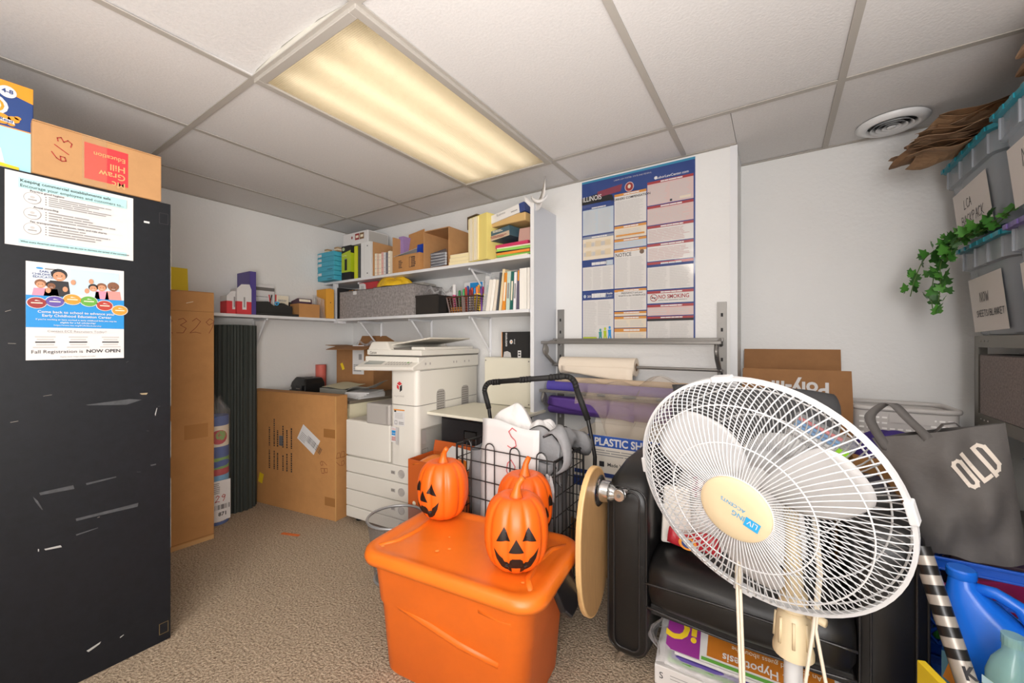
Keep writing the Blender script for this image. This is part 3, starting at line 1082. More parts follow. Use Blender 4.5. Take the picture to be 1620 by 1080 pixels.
g.box(.1605, .165, .01, .19, .008, .09, mk('box_end_grey', '#a9a6a1', .6))  # end flap in a greyer tone than the carton
g.obj('end_flap', lw)
p = Pr((0, 0, 0), (1, 0, 0), (0, 0, 1))
p.rect(.0, .035, .055, .085, MAROON)
p.rect(.06, .035, .115, .085, mk('print_umber', '#7a5b3a', .6))
p.rect(.01, .05, .045, .07, PAPER2, 1)
p.rect(.07, .05, .105, .07, PAPER2, 1)
p.ell(-.04, .06, .01, .012, MAROON)
p.obj('print', lw)

sb = carton('tall_carton', 'tall brown carton full of workbooks left of the lavender folder', (-2.5, 2.13, ZU), 0, .235, .26, .27, CARD, flaps=[('y+', .1, 60)])
# this carton stands open to the front: a low front edge only
sb_body = [c for c in sb.children if c.name.startswith('body')][0]
bpy.data.objects.remove(sb_body)
g = G()
g.box(-.1175, -.1125, -.13, .13, 0, .27, CARD)
g.box(.1125, .1175, -.13, .13, 0, .27, CARD)
g.box(-.1125, .1125, .125, .13, 0, .27, CARD)
g.box(-.1125, .1125, -.13, .125, 0, .005, CARD)
g.obj('body', sb)
for k in range(7):
    c = (PAPER2, mk('wb_peach', '#d9b7a0', .7), PAPER2, mk('wb_rose', '#d8a79c', .7), PAPER, mk('wb_check', '#6b6a72', .7), PAPER2)[k]
    book('workbook', ('cream', 'peach', 'buff', 'rose', 'white', 'grey checked', 'ivory')[k]+' workbook standing '+('first', 'second', 'third', 'fourth', 'fifth', 'sixth', 'last')[k]+' from the left in the tall carton', (-2.588+.026*k, 2.005, ZU+.006), .023, .2, .17-.004*(k % 3), c, group='workbooks in the tall carton',
         stripe=[(.1, .12, INKG), (.3, .32, INKG), (.5, .51, INKG), (.7, .72, INKG), (.85, .86, INKG)])
lp = book('lavender_folder', 'lavender folder standing behind the low shipping carton', (-2.375, 2.07, ZU), .05, .16, .29, mk('lavender', '#9a80b4', .55), cat='folder')
ob = carton('low_carton', 'low shipping carton with a torn white and blue top on the upper shelf', (-2.225, 2.07, ZU), -3, .3, .17, .12, CARD2, flaps=[('y+', .06, 70)])
p = Pr((0, -.085, 0), (1, 0, 0), (0, 0, 1))
for (x0, n_) in ((-.08, 5), (.06, 6)):
    for k in range(n_):
        p.rect(x0, .03+.012*k, x0+.05-.02*random.random(), .036+.012*k, INK)
p.frame(.04, .025, .1, .1, .003, INK, 1)
p.obj('print', ob)
g = G()
g.sheet(5, 3, lambda i, j: (-.14+.26*i, -.083+.09*j, .122+.03*i+.02*sin(3*j)), PAPER)
g.obj('torn_flap', ob, solid=.002)
g = G()
g.sheet(3, 3, lambda i, j: (.12+.03*i+.01*j, -.083+.09*j-.02*i, .105+.06*i+.035*j), BLUE if False else mk('flap_blue', '#2444a8', .4))
g.obj('blue_flap', ob, solid=.002)
fl2 = thing('cardboard_flap_box', 'tall raised cardboard sleeve behind the low shipping carton', 'box', (-2.235, 2.17, ZU), 0)
g = G()
T = fr((-.10, -.06, .1), (1, 0, .12), (-.2, .2, 1))
g.box(0, .17, 0, .23, 0, .004, CARD2, T)
g.box(-.12, .12, 0, .08, 0, .2, CARD2)
g.obj('sleeve', fl2)
G().sheet(5, 4, lambda i, j: (.03+.1*i, .03+.03*j, .21+.04*sin(pi*i)*j+.03*j), PAPER).obj('crumpled_paper', fl2, solid=.001)
oc = carton('open_carton', 'square brown carton lying open towards the room in the middle of the upper shelf', (-1.945, 2.13, ZU), 0, .24, .26, .265, CARD, flaps=[])
bb = [c for c in oc.children if c.name.startswith('body')][0]
bpy.data.objects.remove(bb)
g = G()
for a in ((-.12, -.115, -.13, .13, 0, .265), (.115, .12, -.13, .13, 0, .265), (-.115, .115, .125, .13, 0, .265), (-.115, .115, -.13, .125, 0, .005), (-.115, .115, -.13, .125, .26, .265)):
    g.box(*a, CARD)
g.obj('body', oc)
COMB = mk('comb_grey', '#b9bcc2', .3)
for k in range(5):
    t = thing('binding_comb_bundle', ('lowest', 'second', 'third', 'fourth', 'topmost')[k]+' spiral binding comb of the bundle by the square carton', 'binding comb', (-1.95, 2.03, ZU+.012+.0215*k), -16, 'spiral binding combs on the upper shelf')
    g = G()
    g.tube([(-.1+.01*(k % 2), 0, .01), (.1, 0, .01-.004*k)], .0085, COMB, 8)
    g.obj('spine', t, rot=(0, .03, 0))
    g = G()
    for q in range(13):
        x = -.093+.0155*q
        g.tube([(x, .009*cos(a), .01+.010*sin(a)) for a in [2*pi*z/8 for z in range(8)]], .0022, mk('comb_dark', '#4d4f58', .4), 4, closed=True)
    g.obj('rings', t)['kind'] = 'stuff'
CRM = mk('cream_card', '#e8d9ac', .75)
for k in range(3):
    t = thing('cream_card_stack', ('bottom', 'middle', 'top')[k]+' stack of cream cards right of the square open carton', 'cards', (-1.715+.006*k, 2.12, ZU+.0235*k), 0, 'cream card stacks')
    G().box(-.11, .12, -.12, .1, 0, .021, CRM).obj('cards', t)
    G().box(-.1105, .1205, -.1205, .1, .0212, .0228, PAPER2).obj('top_card', t)
bc = thing('cream_folder_box', 'tall pale yellow box of hanging folders on the upper shelf', 'box', (-1.555, 2.08, ZU+.002), -14)
YC = mk('pale_yellow', '#dccb78', .6)
g = G()
g.box(-.075, .105, -.1, .14, 0, .285, YC)
g.obj('carton', bc, bev=.002)
g = G()
for k in range(7):
    g.box(-.073+.0145*k, -.073+.0145*k+.0125, -.108, -.1, .006, .276+.002*(k % 2), PAPER2 if k % 3 else CRM)
g.obj('folder_edges', bc)
G().box(-.078, .02, -.112, .06, .287, .292, mk('brown_lid', '#5b4a38', .6)).obj('lid', bc)
G().box(-.08, -.077, -.112, .03, .21, .29, mk('brown_lid', '#5b4a38', .6)).obj('side_flap', bc)
# stack of papers at the right end
cols = [(PAPER2, .01), (mk('pad_green', '#78b14a', .6), .012), (mk('pad_orange', '#e58b34', .6), .016), (BLKM, .006), (mk('pad_green2', '#8cc55a', .6), .016), (PAPER2, .008), (mk('pad_rose', '#c0345e', .6), .02)]
nm = ['cream pad at the bottom', 'green pad second from the bottom', 'orange pad third from the bottom', 'black pad between orange and pale green ones', 'pale green pad above the black one', 'cream pad under the rose pad', 'rose pad on top']
z = ZU
for k, (c, h) in enumerate(cols):
    t = thing('paper_pad', nm[k]+' at the right end of the upper shelf', 'paper', (-1.325+.004*(k % 3), 2.12, z), (-4, 3, -2, 1, 4, 0, -3)[k], 'coloured pads at the shelf end')
    G().box(-.115, .125, -.12, .11, 0, h-.001, c).obj('pad', t)
    z += h
tb_ = thing('teal_workbook', 'dark teal box of supplies tilted on the coloured pads', 'box', (-1.385, 2.1, z+.03), -8)
g = G()
g.box(-.13, .09, -.12, .09, 0, .06, mk('tealgrey', '#3f5a66', .5))
g.obj('carton', tb_, rot=(0, -.08, 0))
G().box(-.125, .085, -.1215, -.1205, .0, .03, mk('kraft_pale', '#bca892', .7)).obj('front_panel', tb_, rot=(0, -.08, 0))
p = Pr((0, -.1225, 0), (1, 0, -.0), (0, 0, 1))
p.lines(-.09, .007, .07, .022, 2, MAROON, 1, .5, .2)
p.lines(-.05, .04, .05, .055, 2, PAPER2, 1, .5, .3)
p.obj('print', tb_)
pk = thing('pink_tray', 'dusty pink plastic tray wedged beside the teal box', 'tray', (-1.245, 2.12, z), 0)
G().box(-.04, .045, -.11, .09, 0, .08, mk('dusty_pink', '#b48f86', .4), top=(.006, .006)).obj('tray', pk, bev=.004)
eb = thing('envelope_carton', 'white and blue envelope carton on top of the pile at the shelf end', 'box', (-1.355, 2.12, z+.112), -4)
g = G()
g.box(-.15, .15, -.13, .1, 0, .05, mk('kraft_belly', '#c1a06a', .7), top=(0, 0))
g.obj('tray', eb, bev=.006)
g = G()
T = M.Rotation(-.14, 4, 'Y')
g.box(-.13, .155, -.135, .105, .035, .085, PAPER, T)
g.obj('lid', eb, bev=.002)
g = G()
g.box(-.16, -.128, -.1355, .106, .034, .0855, NAVY, T)
g.box(.12, .157, -.1357, .106, .033, .0857, NAVY, T)
g.obj('blue_band', eb)
p = Pr((0, -.1365, .06), (1, 0, .14), (-.14, 0, 1))
p.text('Business', -.06, .004, .02, INKG, 1)
p.lines(.05, -.01, .1, 0, 1, INKG, 1)
p.obj('print', eb)

# ------------------------------------------------ LOWER SHELF things
FELT = mk('grey_felt', '#8c8684', .95, var=(55, .4), bump=(60, .3, .002))
FELTD = mk('felt_dark', '#4e4a48', .95)


def felt_bin(name, label, loc, w, d, h, rz=0, mat=FELT, group=None):
    t = thing(name, label, 'bin', loc, rz, group)
    g = G()
    th = .006
    for a in ((-w/2, w/2, 0, th, 0, h), (-w/2, w/2, d-th, d, 0, h), (-w/2, -w/2+th, th, d-th, 0, h), (w/2-th, w/2, th, d-th, 0, h), (-w/2+th, w/2-th, th, d-th, 0, .006)):
        g.box(*a, mat)
    g.obj('body', t, bev=.002)
    g = G()
    for a in ((-w/2-.001, w/2+.001, -.001, th+.001, h, h+.004), (-w/2-.001, w/2+.001, d-th, d+.001, h, h+.004), (-w/2-.001, -w/2+th, th, d-th, h, h+.004), (w/2-th, w/2+.001, th, d-th, h, h+.004)):
        g.box(*a, FELTD)
    g.obj('hem', t)
    return t


fb1 = felt_bin('fabric_bin', 'left grey felt storage bin with a small white tag on the lower shelf', (-2.795, 1.972, ZL), .42, .28, .215, group='grey felt storage bins')
p = Pr((0, 0, 0), (1, 0, 0), (0, 0, 1))
p.rect(-.03, .185, .015, .213, PAPER)
p.obj('tag_label', fb1)
fb2 = felt_bin('fabric_bin', 'right grey felt storage bin on the lower shelf, next to the black box', (-2.356, 1.972, ZL), .44, .28, .22, group='grey felt storage bins')
up = thing('dark_binder', 'dark binder standing at the left end of the lower shelf beside the felt bin', 'binder', (-3.055, 2.09, ZL))
G().box(-.012, .012, -.1, .15, 0, .26, BLKM).obj('binder', up)
orr = thing('orange_glove', 'orange crumpled glove bundle on top of the left felt bin', 'gloves', (-2.93, 2.05, ZL+.19))
g = G()
for (x, r) in ((-.05, .035), (-.01, .045), (.045, .05)):
    g.lathe([(.001, -.04), (r*.8, -.03), (r, .01), (r*.7, .035), (.001, .05)], mk('glove_orange', '#e29a2b', .7, bump=(40, .8, .01)), 14, (x, .0, 0))
g.obj('bundle', orr, smooth=True)
rb = thing('red_box', 'red box with a white corner sticking out of the left felt bin', 'box', (-2.73, 2.06, ZL+.012))
G().box(-.11, .12, -.02, .1, 0, .275, mk('box_red', '#b5343a', .5)).obj('carton', rb)
p = Pr((0, -.02, 0), (1, 0, 0), (0, 0, 1))
p.poly([(-.11, .2), (-.02, .2), (-.03, .262), (-.06, .27), (-.11, .27)], PAPER)
p.rect(-.09, .215, -.05, .25, INKL, 1)
p.obj('print', rb)
yb = thing('yellow_bag', 'crumpled yellow plastic bag spilling over the right felt bin', 'bag', (-2.47, 2.06, ZL+.222))
g = G()


def yel(i, j):
    an = 2*pi*i
    rr = .17*sin(pi*min(1, j*.5+.0001))
    return (rr*cos(an)*(1+.12*sin(5*an))+.03, rr*.55*sin(an)*(1+.1*sin(4*an+1)), .075*cos(pi*j*.5)*(1+.25*sin(3*an+2)) + .004)


g.sheet(37, 10, yel, mk('bag_yellow', '#e0b41f', .45, bump=(25, .8, .02)))
g.obj('bag', yb, smooth=True)
gp = thing('paper_bundle', 'flat bundle of papers lying behind the yellow bag', 'paper', (-2.25, 2.12, ZL+.226))
g = G()
g.box(-.12, .1, -.05, .09, 0, .02, mk('paper_grey', '#9b968e', .6))
g.obj('bundle', gp, rot=(0, .02, .1))
bk = thing('black_box', 'black open box right of the grey felt bins', 'box', (-2.01, 1.985, ZL))
g = G()
BB = mk('box_brownblack', '#2a2623', .5)
for a in ((-.115, .1, 0, .004, 0, .13), (-.115, .1, .2, .204, 0, .13), (-.115, -.111, .004, .2, 0, .13), (.096, .1, .004, .2, 0, .13), (-.111, .096, .004, .2, 0, .004)):
    g.box(*a, BB)
g.obj('body', bk)
G().box(-.118, .103, -.003, .0, .12, .134, BB).obj('rim', bk)
G().box(.1005, .165, .01, .2, 0, .12, mk('box_black2', '#1b1a1a', .4)).obj('end_section', bk)
pw = thing('plastic_wrapping', 'crumpled clear plastic over the black box', 'plastic', (-1.99, 2.08, ZL+.09))
g = G()
g.sheet(14, 10, lambda i, j: (-.09+.2*i, -.06+.14*j, .06+.045*sin(7*i+3*j)*sin(4*j+5*i)+.02*sin(9*i)), CLEARW)
g.obj('film', pw, smooth=True)
wt = thing('white_roll', 'white roll of labels behind the brown basket', 'roll', (-1.89, 2.1, ZL+.122))
G().tube([(-.03, 0, .02), (.06, 0, .02)], .02, PAPER, 12).obj('roll', wt)

# brown lattice basket of markers
bs = thing('lattice_basket', 'brown plastic lattice basket full of markers on the lower shelf', 'basket', (-1.715, 2.0, ZL))
BR = mk('basket_brown', '#4a2f24', .45)
g = G()
W2, D2, HH = .13, .12, .105


def bar(g, a, b, t=.0035):
    g.tube([a, b], t, BR, 4)


for q in range(11):
    f_ = q/10
    x0 = -W2+.02+(2*W2-.04)*f_
    x1 = -W2+2*W2*f_
    bar(g, (x0, 0.01, 0.004), (x1, 0, HH))
    bar(g, (x0, D2*2-.02, 0.004), (x1, D2*2-.01, HH))
for q in range(9):
    f_ = q/8
    y = .01+(2*D2-.03)*f_
    y1 = (2*D2-.01)*f_
    for sx in (-1, 1):
        bar(g, (sx*(W2-.02), y, .004), (sx*W2, y1, HH))
for q in range(6):
    z_ = .012+q*.015
    k = (1-z_/HH)
    xx, yy0, yy1 = W2-.02*k, .01*k, 2*D2-.01-.01*k
    g.tube([(-xx, yy0, z_), (xx, yy0, z_), (xx, yy1, z_), (-xx, yy1, z_)], .003, BR, 4, closed=True)
g.obj('lattice', bs)
g = G()
g.tube([(-W2, 0, HH), (W2, 0, HH), (W2, 2*D2-.01, HH), (-W2, 2*D2-.01, HH)], .0065, BR, 6, closed=True)
g.box(-W2+.02, W2-.02, .01, 2*D2-.02, 0, .006, BR)
for sx in (-1, 1):
    g.tube([(sx*(W2-.02), .01, .003), (sx*W2, 0, HH)], .007, BR, 5)
g.tube([(.01, .006, .003), (.01, 0, HH)], .012, BR, 4)
g.obj('rim', bs)
mkc = ['#1f7a3c', '#2d9a54', '#c22f3c', '#7a2330', '#2f7fc0', '#e27a2f', '#6a3f8e', '#d64a7e', '#2c4f9a', '#c94a34', '#3a3a3c', '#e2a02f', '#b23a6a', '#2ba0a0']
cn = ['green', 'bright green', 'red', 'maroon', 'blue', 'orange', 'violet', 'pink', 'navy', 'vermilion', 'black', 'amber', 'magenta', 'turquoise']
for k in range(14):
    row = k//7
    x = -1.775+.031*(k % 7)+.01*row
    t = thing('marker', cn[k]+' capped marker standing in the brown lattice basket', 'marker', (x, 2.05+.045*row, ZL+.008), 0, 'markers in the brown basket', rot=(.05*(k % 3-1), .05*((k*5) % 3-1), 0))
    hh = .148+.018*row+.006*(k % 3)
    c = mk('marker_'+cn[k].replace(' ', '_'), mkc[k], .35)
    G().lathe([(.0078, 0), (.0078, hh-.05), (.0065, hh-.048)], PAPER if k % 2 else c, 10).obj('barrel', t, smooth='auto')
    G().lathe([(.0085, hh-.05), (.0085, hh-.008), (.006, hh)], c, 10).obj('cap', t, smooth='auto')
t = thing('glue_stick', 'pink and white stick standing at the left end of the brown basket', 'stick', (-1.83, 2.06, ZL+.008))
G().lathe([(.012, 0), (.012, .12)], mk('stick_pink', '#d0447c', .4), 12).obj('barrel', t)
G().lathe([(.013, .12), (.013, .19)], PAPER, 12).obj('cap', t)
mb = thing('marker_pack', 'blue and white marker pack standing at the back of the brown basket', 'pack', (-1.745, 2.17, ZL+.008), 0, None)
G().box(-.09, .085, -.01, .03, 0, .22, PAPER).obj('carton', mb, bev=.006)
p = Pr((0, -.01, 0), (1, 0, 0), (0, 0, 1))
p.rect(-.03, .08, .08, .21, BLUE)
p.rect(-.02, .15, .07, .16, PAPER, 1)
p.ell(.03, .12, .03, .025, LTB, 1)
p.obj('print', mb)
yo = thing('yellow_sponge', 'yellow block at the right end of the brown basket', 'block', (-1.62, 2.09, ZL+.01))
G().box(-.025, .025, -.05, .05, 0, .115, YELLOW).obj('block', yo, bev=.006)
ob_ = thing('orange_block', 'orange block low inside the brown basket', 'block', (-1.77, 2.035, ZL+.008))
G().box(-.06, .05, -.012, .012, 0, .03, ORANGE).obj('block', ob_)

sl = thing('clear_file_holder', 'clear plastic file holder leaning left of the row of books', 'file holder', (-1.545, 2.0, ZL))
g = G()
g.sheet(2, 2, lambda i, j: (-.0+.03*j-.02*i*0, .0+.22*i, .24*j-.02*i*j), CLEAR)
g.sheet(2, 2, lambda i, j: (.0+.03*j+.03*i, .0, .22*j), CLEAR)
g.obj('holder', sl, solid=.0015)
bks = [(-1.497, .028, .195, '#e6e0d6', .16, 'slim white'), (-1.470, .022, .195, '#efeae2', .15, 'thin off-white'), (-1.445, .022, .19, '#ddd2c2', .15, 'beige spotted'), (-1.425, .014, .232, '#4f5358', .12, 'dark grey slim'),
       (-1.402, .02, .25, '#e0cda6', .12, 'tall cream'), (-1.376, .025, .225, '#d98a2c', .08, 'orange'), (-1.346, .026, .232, '#bcd0c4', .05, 'pale mint'), (-1.320, .02, .228, '#1f5f56', .05, 'dark green'),
       (-1.297, .02, .222, '#e2e0e4', .04, 'white glossy'), (-1.274, .018, .235, '#565064', .03, 'grey violet'), (-1.236, .052, .24, '#e6e3dc', 0, 'thick white'), (-1.199, .018, .24, '#dedbd4', 0, 'last ivory')]
for k, (x, wd, hh, c, tl_, nmn) in enumerate(bks):
    m_ = mk('book_'+c[1:], c, .5)
    st_ = [(.3, .7, INKG)] if k in (6, 8) else ([(.25, .75, PAPER2)] if k in (5, 7) else ([(.72, .98, ORANGE)] if k == 9 else None))
    book('book', nmn+' book in the row at the right end of the lower shelf', (x, 1.99, ZL+.001), wd-.002, .18, hh, m_, rot=(0, tl_, 0), group='books on the lower shelf', stripe=st_)

# ------------------------------------------------ low cream cabinet in the corner with office things
cc = thing('cream_file_cabinet', 'low cream metal file cabinet in the corner behind the flat cardboard box', 'cabinet', (-2.83, 1.98, 0))
CRMM = mk('cream_metal', '#d8d0b4', .4)
g = G()
g.box(-.42, .43, -.33, .28, 0.02, .728, CRMM)
g.box(-.40, .41, -.31, .26, 0, .02, BLKM)
g.obj('body', cc, bev=.004)
for k in range(2):
    dr = G().box(-.405, .415, -.344, -.331, .06+.33*k, .37+.33*k, CRMM).obj('drawer', cc, bev=.003)
    G().box(.22, .34, -.355, -.3445, .24+.33*k, .265+.33*k, STEEL).obj('handle', dr)
    G().box(.1, .19, -.347, -.3445, .245+.33*k, .28+.33*k, mk('label_card', '#4c4a46', .5)).obj('label_holder', dr)
G().box(-.43, .44, -.338, .285, .729, .749, mk('cabinet_top', '#6f6557', .5)).obj('top', cc, bev=.003)
ZD = .75
sf = thing('stapler_machine', 'black electric stapler on the corner cabinet behind the flat box', 'stapler', (-3.085, 1.74, ZD), 6)
g = G()
prof = [(-.1, 0), (.1, 0), (.1, .075), (.07, .115), (-.06, .12), (-.1, .085)]
g.loft([[(x, -.09 if z < .08 else -.06, z) for x, z in prof], [(x, .09, z) for x, z in prof]], BLK)
g.obj('body', sf, bev=.012, seg=3)
G().box(-.075, -.055, -.0925, -.0905, .03, .05, PAPER).obj('emblem', sf)
g = G()
g.box(.0, .07, -.0965, -.0912, .02, .07, mk('stapler_grey', '#57595c', .2, .5))
g.box(.01, .06, -.1, -.096, .035, .045, CHROME)
g.obj('mouth', sf, bev=.002)
G().box(-.055, .03, -.05, .03, .1185, .123, mk('stapler_grey', '#57595c', .2, .5)).obj('top_plate', sf)
cp = thing('red_cup', 'coral red paper roll standing behind the black stapler', 'cup', (-3.205, 1.93, ZD))
G().lathe([(.04, 0), (.042, .205)], mk('coral', '#d3685a', .6), 24).obj('tube', cp, smooth='auto')
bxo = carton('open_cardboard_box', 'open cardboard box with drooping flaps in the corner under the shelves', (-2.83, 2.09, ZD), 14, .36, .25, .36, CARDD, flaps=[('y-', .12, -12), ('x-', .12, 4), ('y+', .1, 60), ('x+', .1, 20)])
p = Pr((0, -.1255, 0), (1, 0, 0), (0, 0, 1))
p.rect(-.02, .14, .09, .37, PAPER)
p.lines(-.01, .16, .08, .22, 4, INKG, 1)
p.rect(.04, .255, .07, .3, INKG, 1)
rotrect(p, -.12, .2, .025, .055, .4, YELLOW, 1)
p.obj('label', bxo)
pw2 = thing('packing_plastic', 'clump of white plastic showing at the top of the open cardboard box', 'plastic', (-2.78, 2.11, ZD+.19))
g = G()
g.sheet(14, 10, lambda i, j: (-.1+.2*i, -.07+.14*j, .19+.03*sin(8*i+2*j)*cos(5*j)), CLEARW)
g.obj('film', pw2, smooth=True)
ty = thing('grey_paper_tray', 'grey desk tray with a sheet in front of the open cardboard box', 'tray', (-2.72, 1.82, ZD), 5)
TG = mk('tray_grey', '#8d8c84', .5)
g = G()
g.box(-.13, .16, -.11, .1, 0, .006, TG)
g.box(-.13, .16, -.11, -.104, .006, .055, TG)
g.box(-.13, .16, .094, .1, .006, .055, TG)
g.box(-.13, -.124, -.104, .094, .006, .055, TG)
g.obj('tray', ty, bev=.002)
g = G()
g.sheet(8, 4, lambda i, j: (-.12+.26*i, -.1+.18*j, .062+.02*j+.004*sin(6*i)), mk('paper_olive', '#bdb699', .7))
g.obj('sheet', ty, solid=.002)
pp = thing('paper_pile', 'untidy pile of white papers on the corner cabinet left of the copier', 'paper', (-2.49, 1.84, ZD), 10)
for k in range(5):
    G().box(-.09, .09, -.11, .1, .009*k, .009*k+.007, PAPER).obj('sheet', pp, rot=(0, 0, .12*(k-2)))
g = G()
g.sheet(8, 6, lambda i, j: (-.08+.2*i, -.1+.2*j, .05+.05*i+.015*sin(5*i+3*j)), mk('paper_greyish', '#a9a69e', .6))
g.obj('folder', pp, solid=.001)

# ------------------------------------------------ COPIER
CW = mk('copier_white', '#d9d5cc', .4)
CW2 = mk('copier_beige', '#cfc9bd', .45)
CG = mk('copier_grey', '#a9a49f', .45)
CS = mk('copier_seam', '#6d6963', .6)
co = thing('office_copier', 'large off-white office copier standing in front of the back wall shelves', 'copier', (-2.293, 1.552, 0), 5)
g = G()
g.box(0, .6, .012, .62, .035, .655, CW2)
g.obj('lower_cabinet', co, bev=.006)
for (x, y) in ((.05, .06), (.55, .06), (.05, .56), (.55, .56)):
    G().tube([(x, y, .0), (x, y, .036)], .022, BLK, 10).obj('castor', co)
for k, (z0, z1) in enumerate(((.04, .108), (.112, .213), (.217, .322), (.326, .424))):
    d = G().box(.002, .598, -.004, .011, z0, z1, CW).obj('paper_drawer', co, bev=.004)
    if k:
        kn = G().lathe([(.024, 0), (.024, .004), (.023, .005), (.02, .001)], CG, 24, T=fr((.475, -.0045, (z0+z1)/2+.004), (1, 0, 0), (0, 0, 1))).obj('grip', d, smooth='auto')
        g = G()
        g.box(.393, .425, -.0052, -.0042, (z0+z1)/2-.006, (z0+z1)/2+.014, CG)
        for q in range(3):
            g.box(.396+.008*q, .401+.008*q, -.0056, -.005, (z0+z1)/2-.002, (z0+z1)/2+.01, CS)
        g.obj('size_label', d)
    else:
        G().lathe([(.022, 0), (.022, .004), (.018, .001)], CG, 24, T=fr((.475, -.0045, (z0+z1)/2), (1, 0, 0), (0, 0, 1))).obj('grip', d)
dr = G().box(.002, .385, -.006, .011, .43, .655, CW).obj('front_door', co, bev=.008)
g = G()
col = [(.39, .655), (.39, .0)]
g.loft([rr3(.212, .63, .03, z, 4, .494, .305) for z in (.43, .78)], CW)
g.obj('door_column', co, smooth='auto')
g = G()
g.loft([rr3(.212, .63, .03, z, 4, .494, .305) for z in (.784, .985)], CW)
g.obj('upper_column', co, smooth='auto')
g = G()
g.loft([rr3(.208, .62, .028, z, 4, .493, .306) for z in (.779, .785)], CS)
g.obj('seam', co)
# the exit-tray cavity left of the column
g = G()
g.box(.01, .387, .25, .62, .656, .7, CW2)
g.box(.19, .387, .58, .62, .7, .99, CW2)
g.obj('tray_floor', co, bev=.003)
g = G()
g.box(.19, .387, -.012, .2, .648, .775, CG)
g.obj('exit_unit', co, bev=.012, seg=3)
G().box(.36, .375, -.0135, -.011, .66, .765, mk('copier_grey2', '#98938e', .5)).obj('exit_seam', co)
for k in range(3):
    G().sheet(6, 4, lambda i, j: (.2+.18*i, .22+.33*j, .715+.03*k+.05*i+.02*sin(4*j)), mk('paper_greyish', '#a9a69e', .6)).obj('exit_tray', co, solid=.003)
# scanner block
g = G()
g.box(.17, .6, .0, .62, .985, 1.06, CW)
g.obj('scanner_body', co, bev=.006)
g = G()
T = None
g.loft([[(.17, -.075, .975), (.60, -.045, .985), (.60, .05, .985), (.17, .05, .985)],
        [(.165, -.08, .995), (.602, -.05, 1.005), (.602, .06, 1.06), (.165, .06, 1.06)]], CW)
g.obj('control_panel', co, bev=.006)


def cpp(x, t, h=.0012):
    y0, z0 = -.08+(x-.165)*.0687, .995+(x-.165)*.0229
    y1, z1 = .06, 1.06
    return (x, y0+(y1-y0)*t, z0+(z1-z0)*t+h)


g = G()
g.add([cpp(.205, .25), cpp(.345, .25), cpp(.345, .8), cpp(.205, .8)], [(0, 1, 2, 3)], mk('copier_screen', '#9fa29c', .15))
g.obj('screen', co)
g = G()
for i in range(9):
    for j in range(4):
        x, t = .375+.021*i, .2+.17*j
        g.add([cpp(x, t, .002), cpp(x+.014, t, .002), cpp(x+.014, t+.1, .002), cpp(x, t+.1, .002)], [(0, 1, 2, 3)], GREEN if (i, j) == (7, 1) else CG)
g.obj('keypad', co)['kind'] = 'stuff'
g = G()
g.box(.168, .6, .03, .62, 1.061, 1.068, CS)
g.box(.165, .602, .02, .625, 1.068, 1.1, CW)
g.obj('platen_cover', co, bev=.005)
g = G()
g.loft([[(.165, .02, 1.098), (.36, .02, 1.098), (.36, .62, 1.098), (.165, .62, 1.098)],
        [(.17, .05, 1.15), (.30, .05, 1.15), (.30, .6, 1.15), (.17, .6, 1.15)]], CW)
g.obj('feeder', co, bev=.012, seg=3)
g = G()
g.loft([[(.28, .07, 1.12), (.61, .09, 1.165), (.61, .5, 1.165), (.28, .52, 1.12)],
        [(.28, .07, 1.13), (.61, .09, 1.175), (.61, .5, 1.175), (.28, .52, 1.13)]], CW2)
g.obj('document_tray', co, bev=.004)
G().box(.3, .5, .06, .5, 1.1005, 1.112, CS).obj('feeder_gap', co)
g = G()
g.box(.5, .6, .05, .55, 1.1, 1.118, CW)
g.obj('cover_rib', co, bev=.004)
p = Pr((.0, .0, 0), (1, 0, 0), (0, 0, 1))
p.T = fr((.0, .0195, 0), (1, 0, 0), (0, 0, 1))
p.text('Canon', .19, 1.075, .022, CS, 1, bold=.02)
p.obj('maker_logo', co)
p = Pr((0, -.0102, 0), (1, 0, 0), (0, 0, 1))
p.poly([(.445, .905), (.465, .918), (.485, .905), (.465, .893)], RED, 0)
p.poly([(.444, .9), (.461, .89), (.461, .868), (.444, .88)], RED, 0)
p.poly([(.467, .889), (.485, .9), (.485, .868), (.467, .856)], INK, 0)
p.text('imageRUNNER', .42, .828, .013, CG, 0)
p.rect(.42, .66, .505, .755, PAPER, 0)
p.rect(.42, .748, .505, .755, ORANGE, 1)
p.rect(.425, .738, .44, .748, INK, 1)
p.lines(.43, .7, .495, .735, 4, INKL, 1)
p.lines(.46, .667, .5, .685, 2, INKG, 1)
p.frame(.428, .666, .448, .69, .004, INKG, 1)
p.rect(.40, .56, .465, .65, PAPER, 1)
p.rect(.405, .6, .45, .628, BLUE, 2)
p.text('Support', .408, .61, .01, PAPER, 3)
p.lines(.405, .568, .45, .593, 3, MRED, 2)
p.text('Canon', .404, .634, .012, RED, 2)
p.obj('stickers', co)
pf = G()
pf.sheet(4, 5, lambda i, j: (.44+.03*i, -.012-.012*i-.006*sin(pi*j), .55+.1*j), PAPER)
pf.obj('peeling_label', co, solid=.0008)
p = Pr((.6005, 0, 0), (0, 1, 0), (0, 0, 1))
for y in (.2, .455):
    p.poly([(y+a, .785+b) for a, b in rrect(.085, .15, .03, 4)], CG, 0)
    for k in range(9):
        for q in range(4):
            p.rect(y-.033+.017*q, .725+.0145*k, y-.021+.017*q, .732+.0145*k, CS, 1)
p.rect(.012, .98, .61, .983, CS, 0)
p.poly([(.045+a, .60+b) for a, b in rrect(.04, .085, .015, 4)], CG, 0)
p.frame(.03, .45, .08, .53, .002, CS, 1)
p.rect(.04, .46, .07, .5, CG, 1)
p.frame(.15, .05, .5, .5, .002, CS, 1)
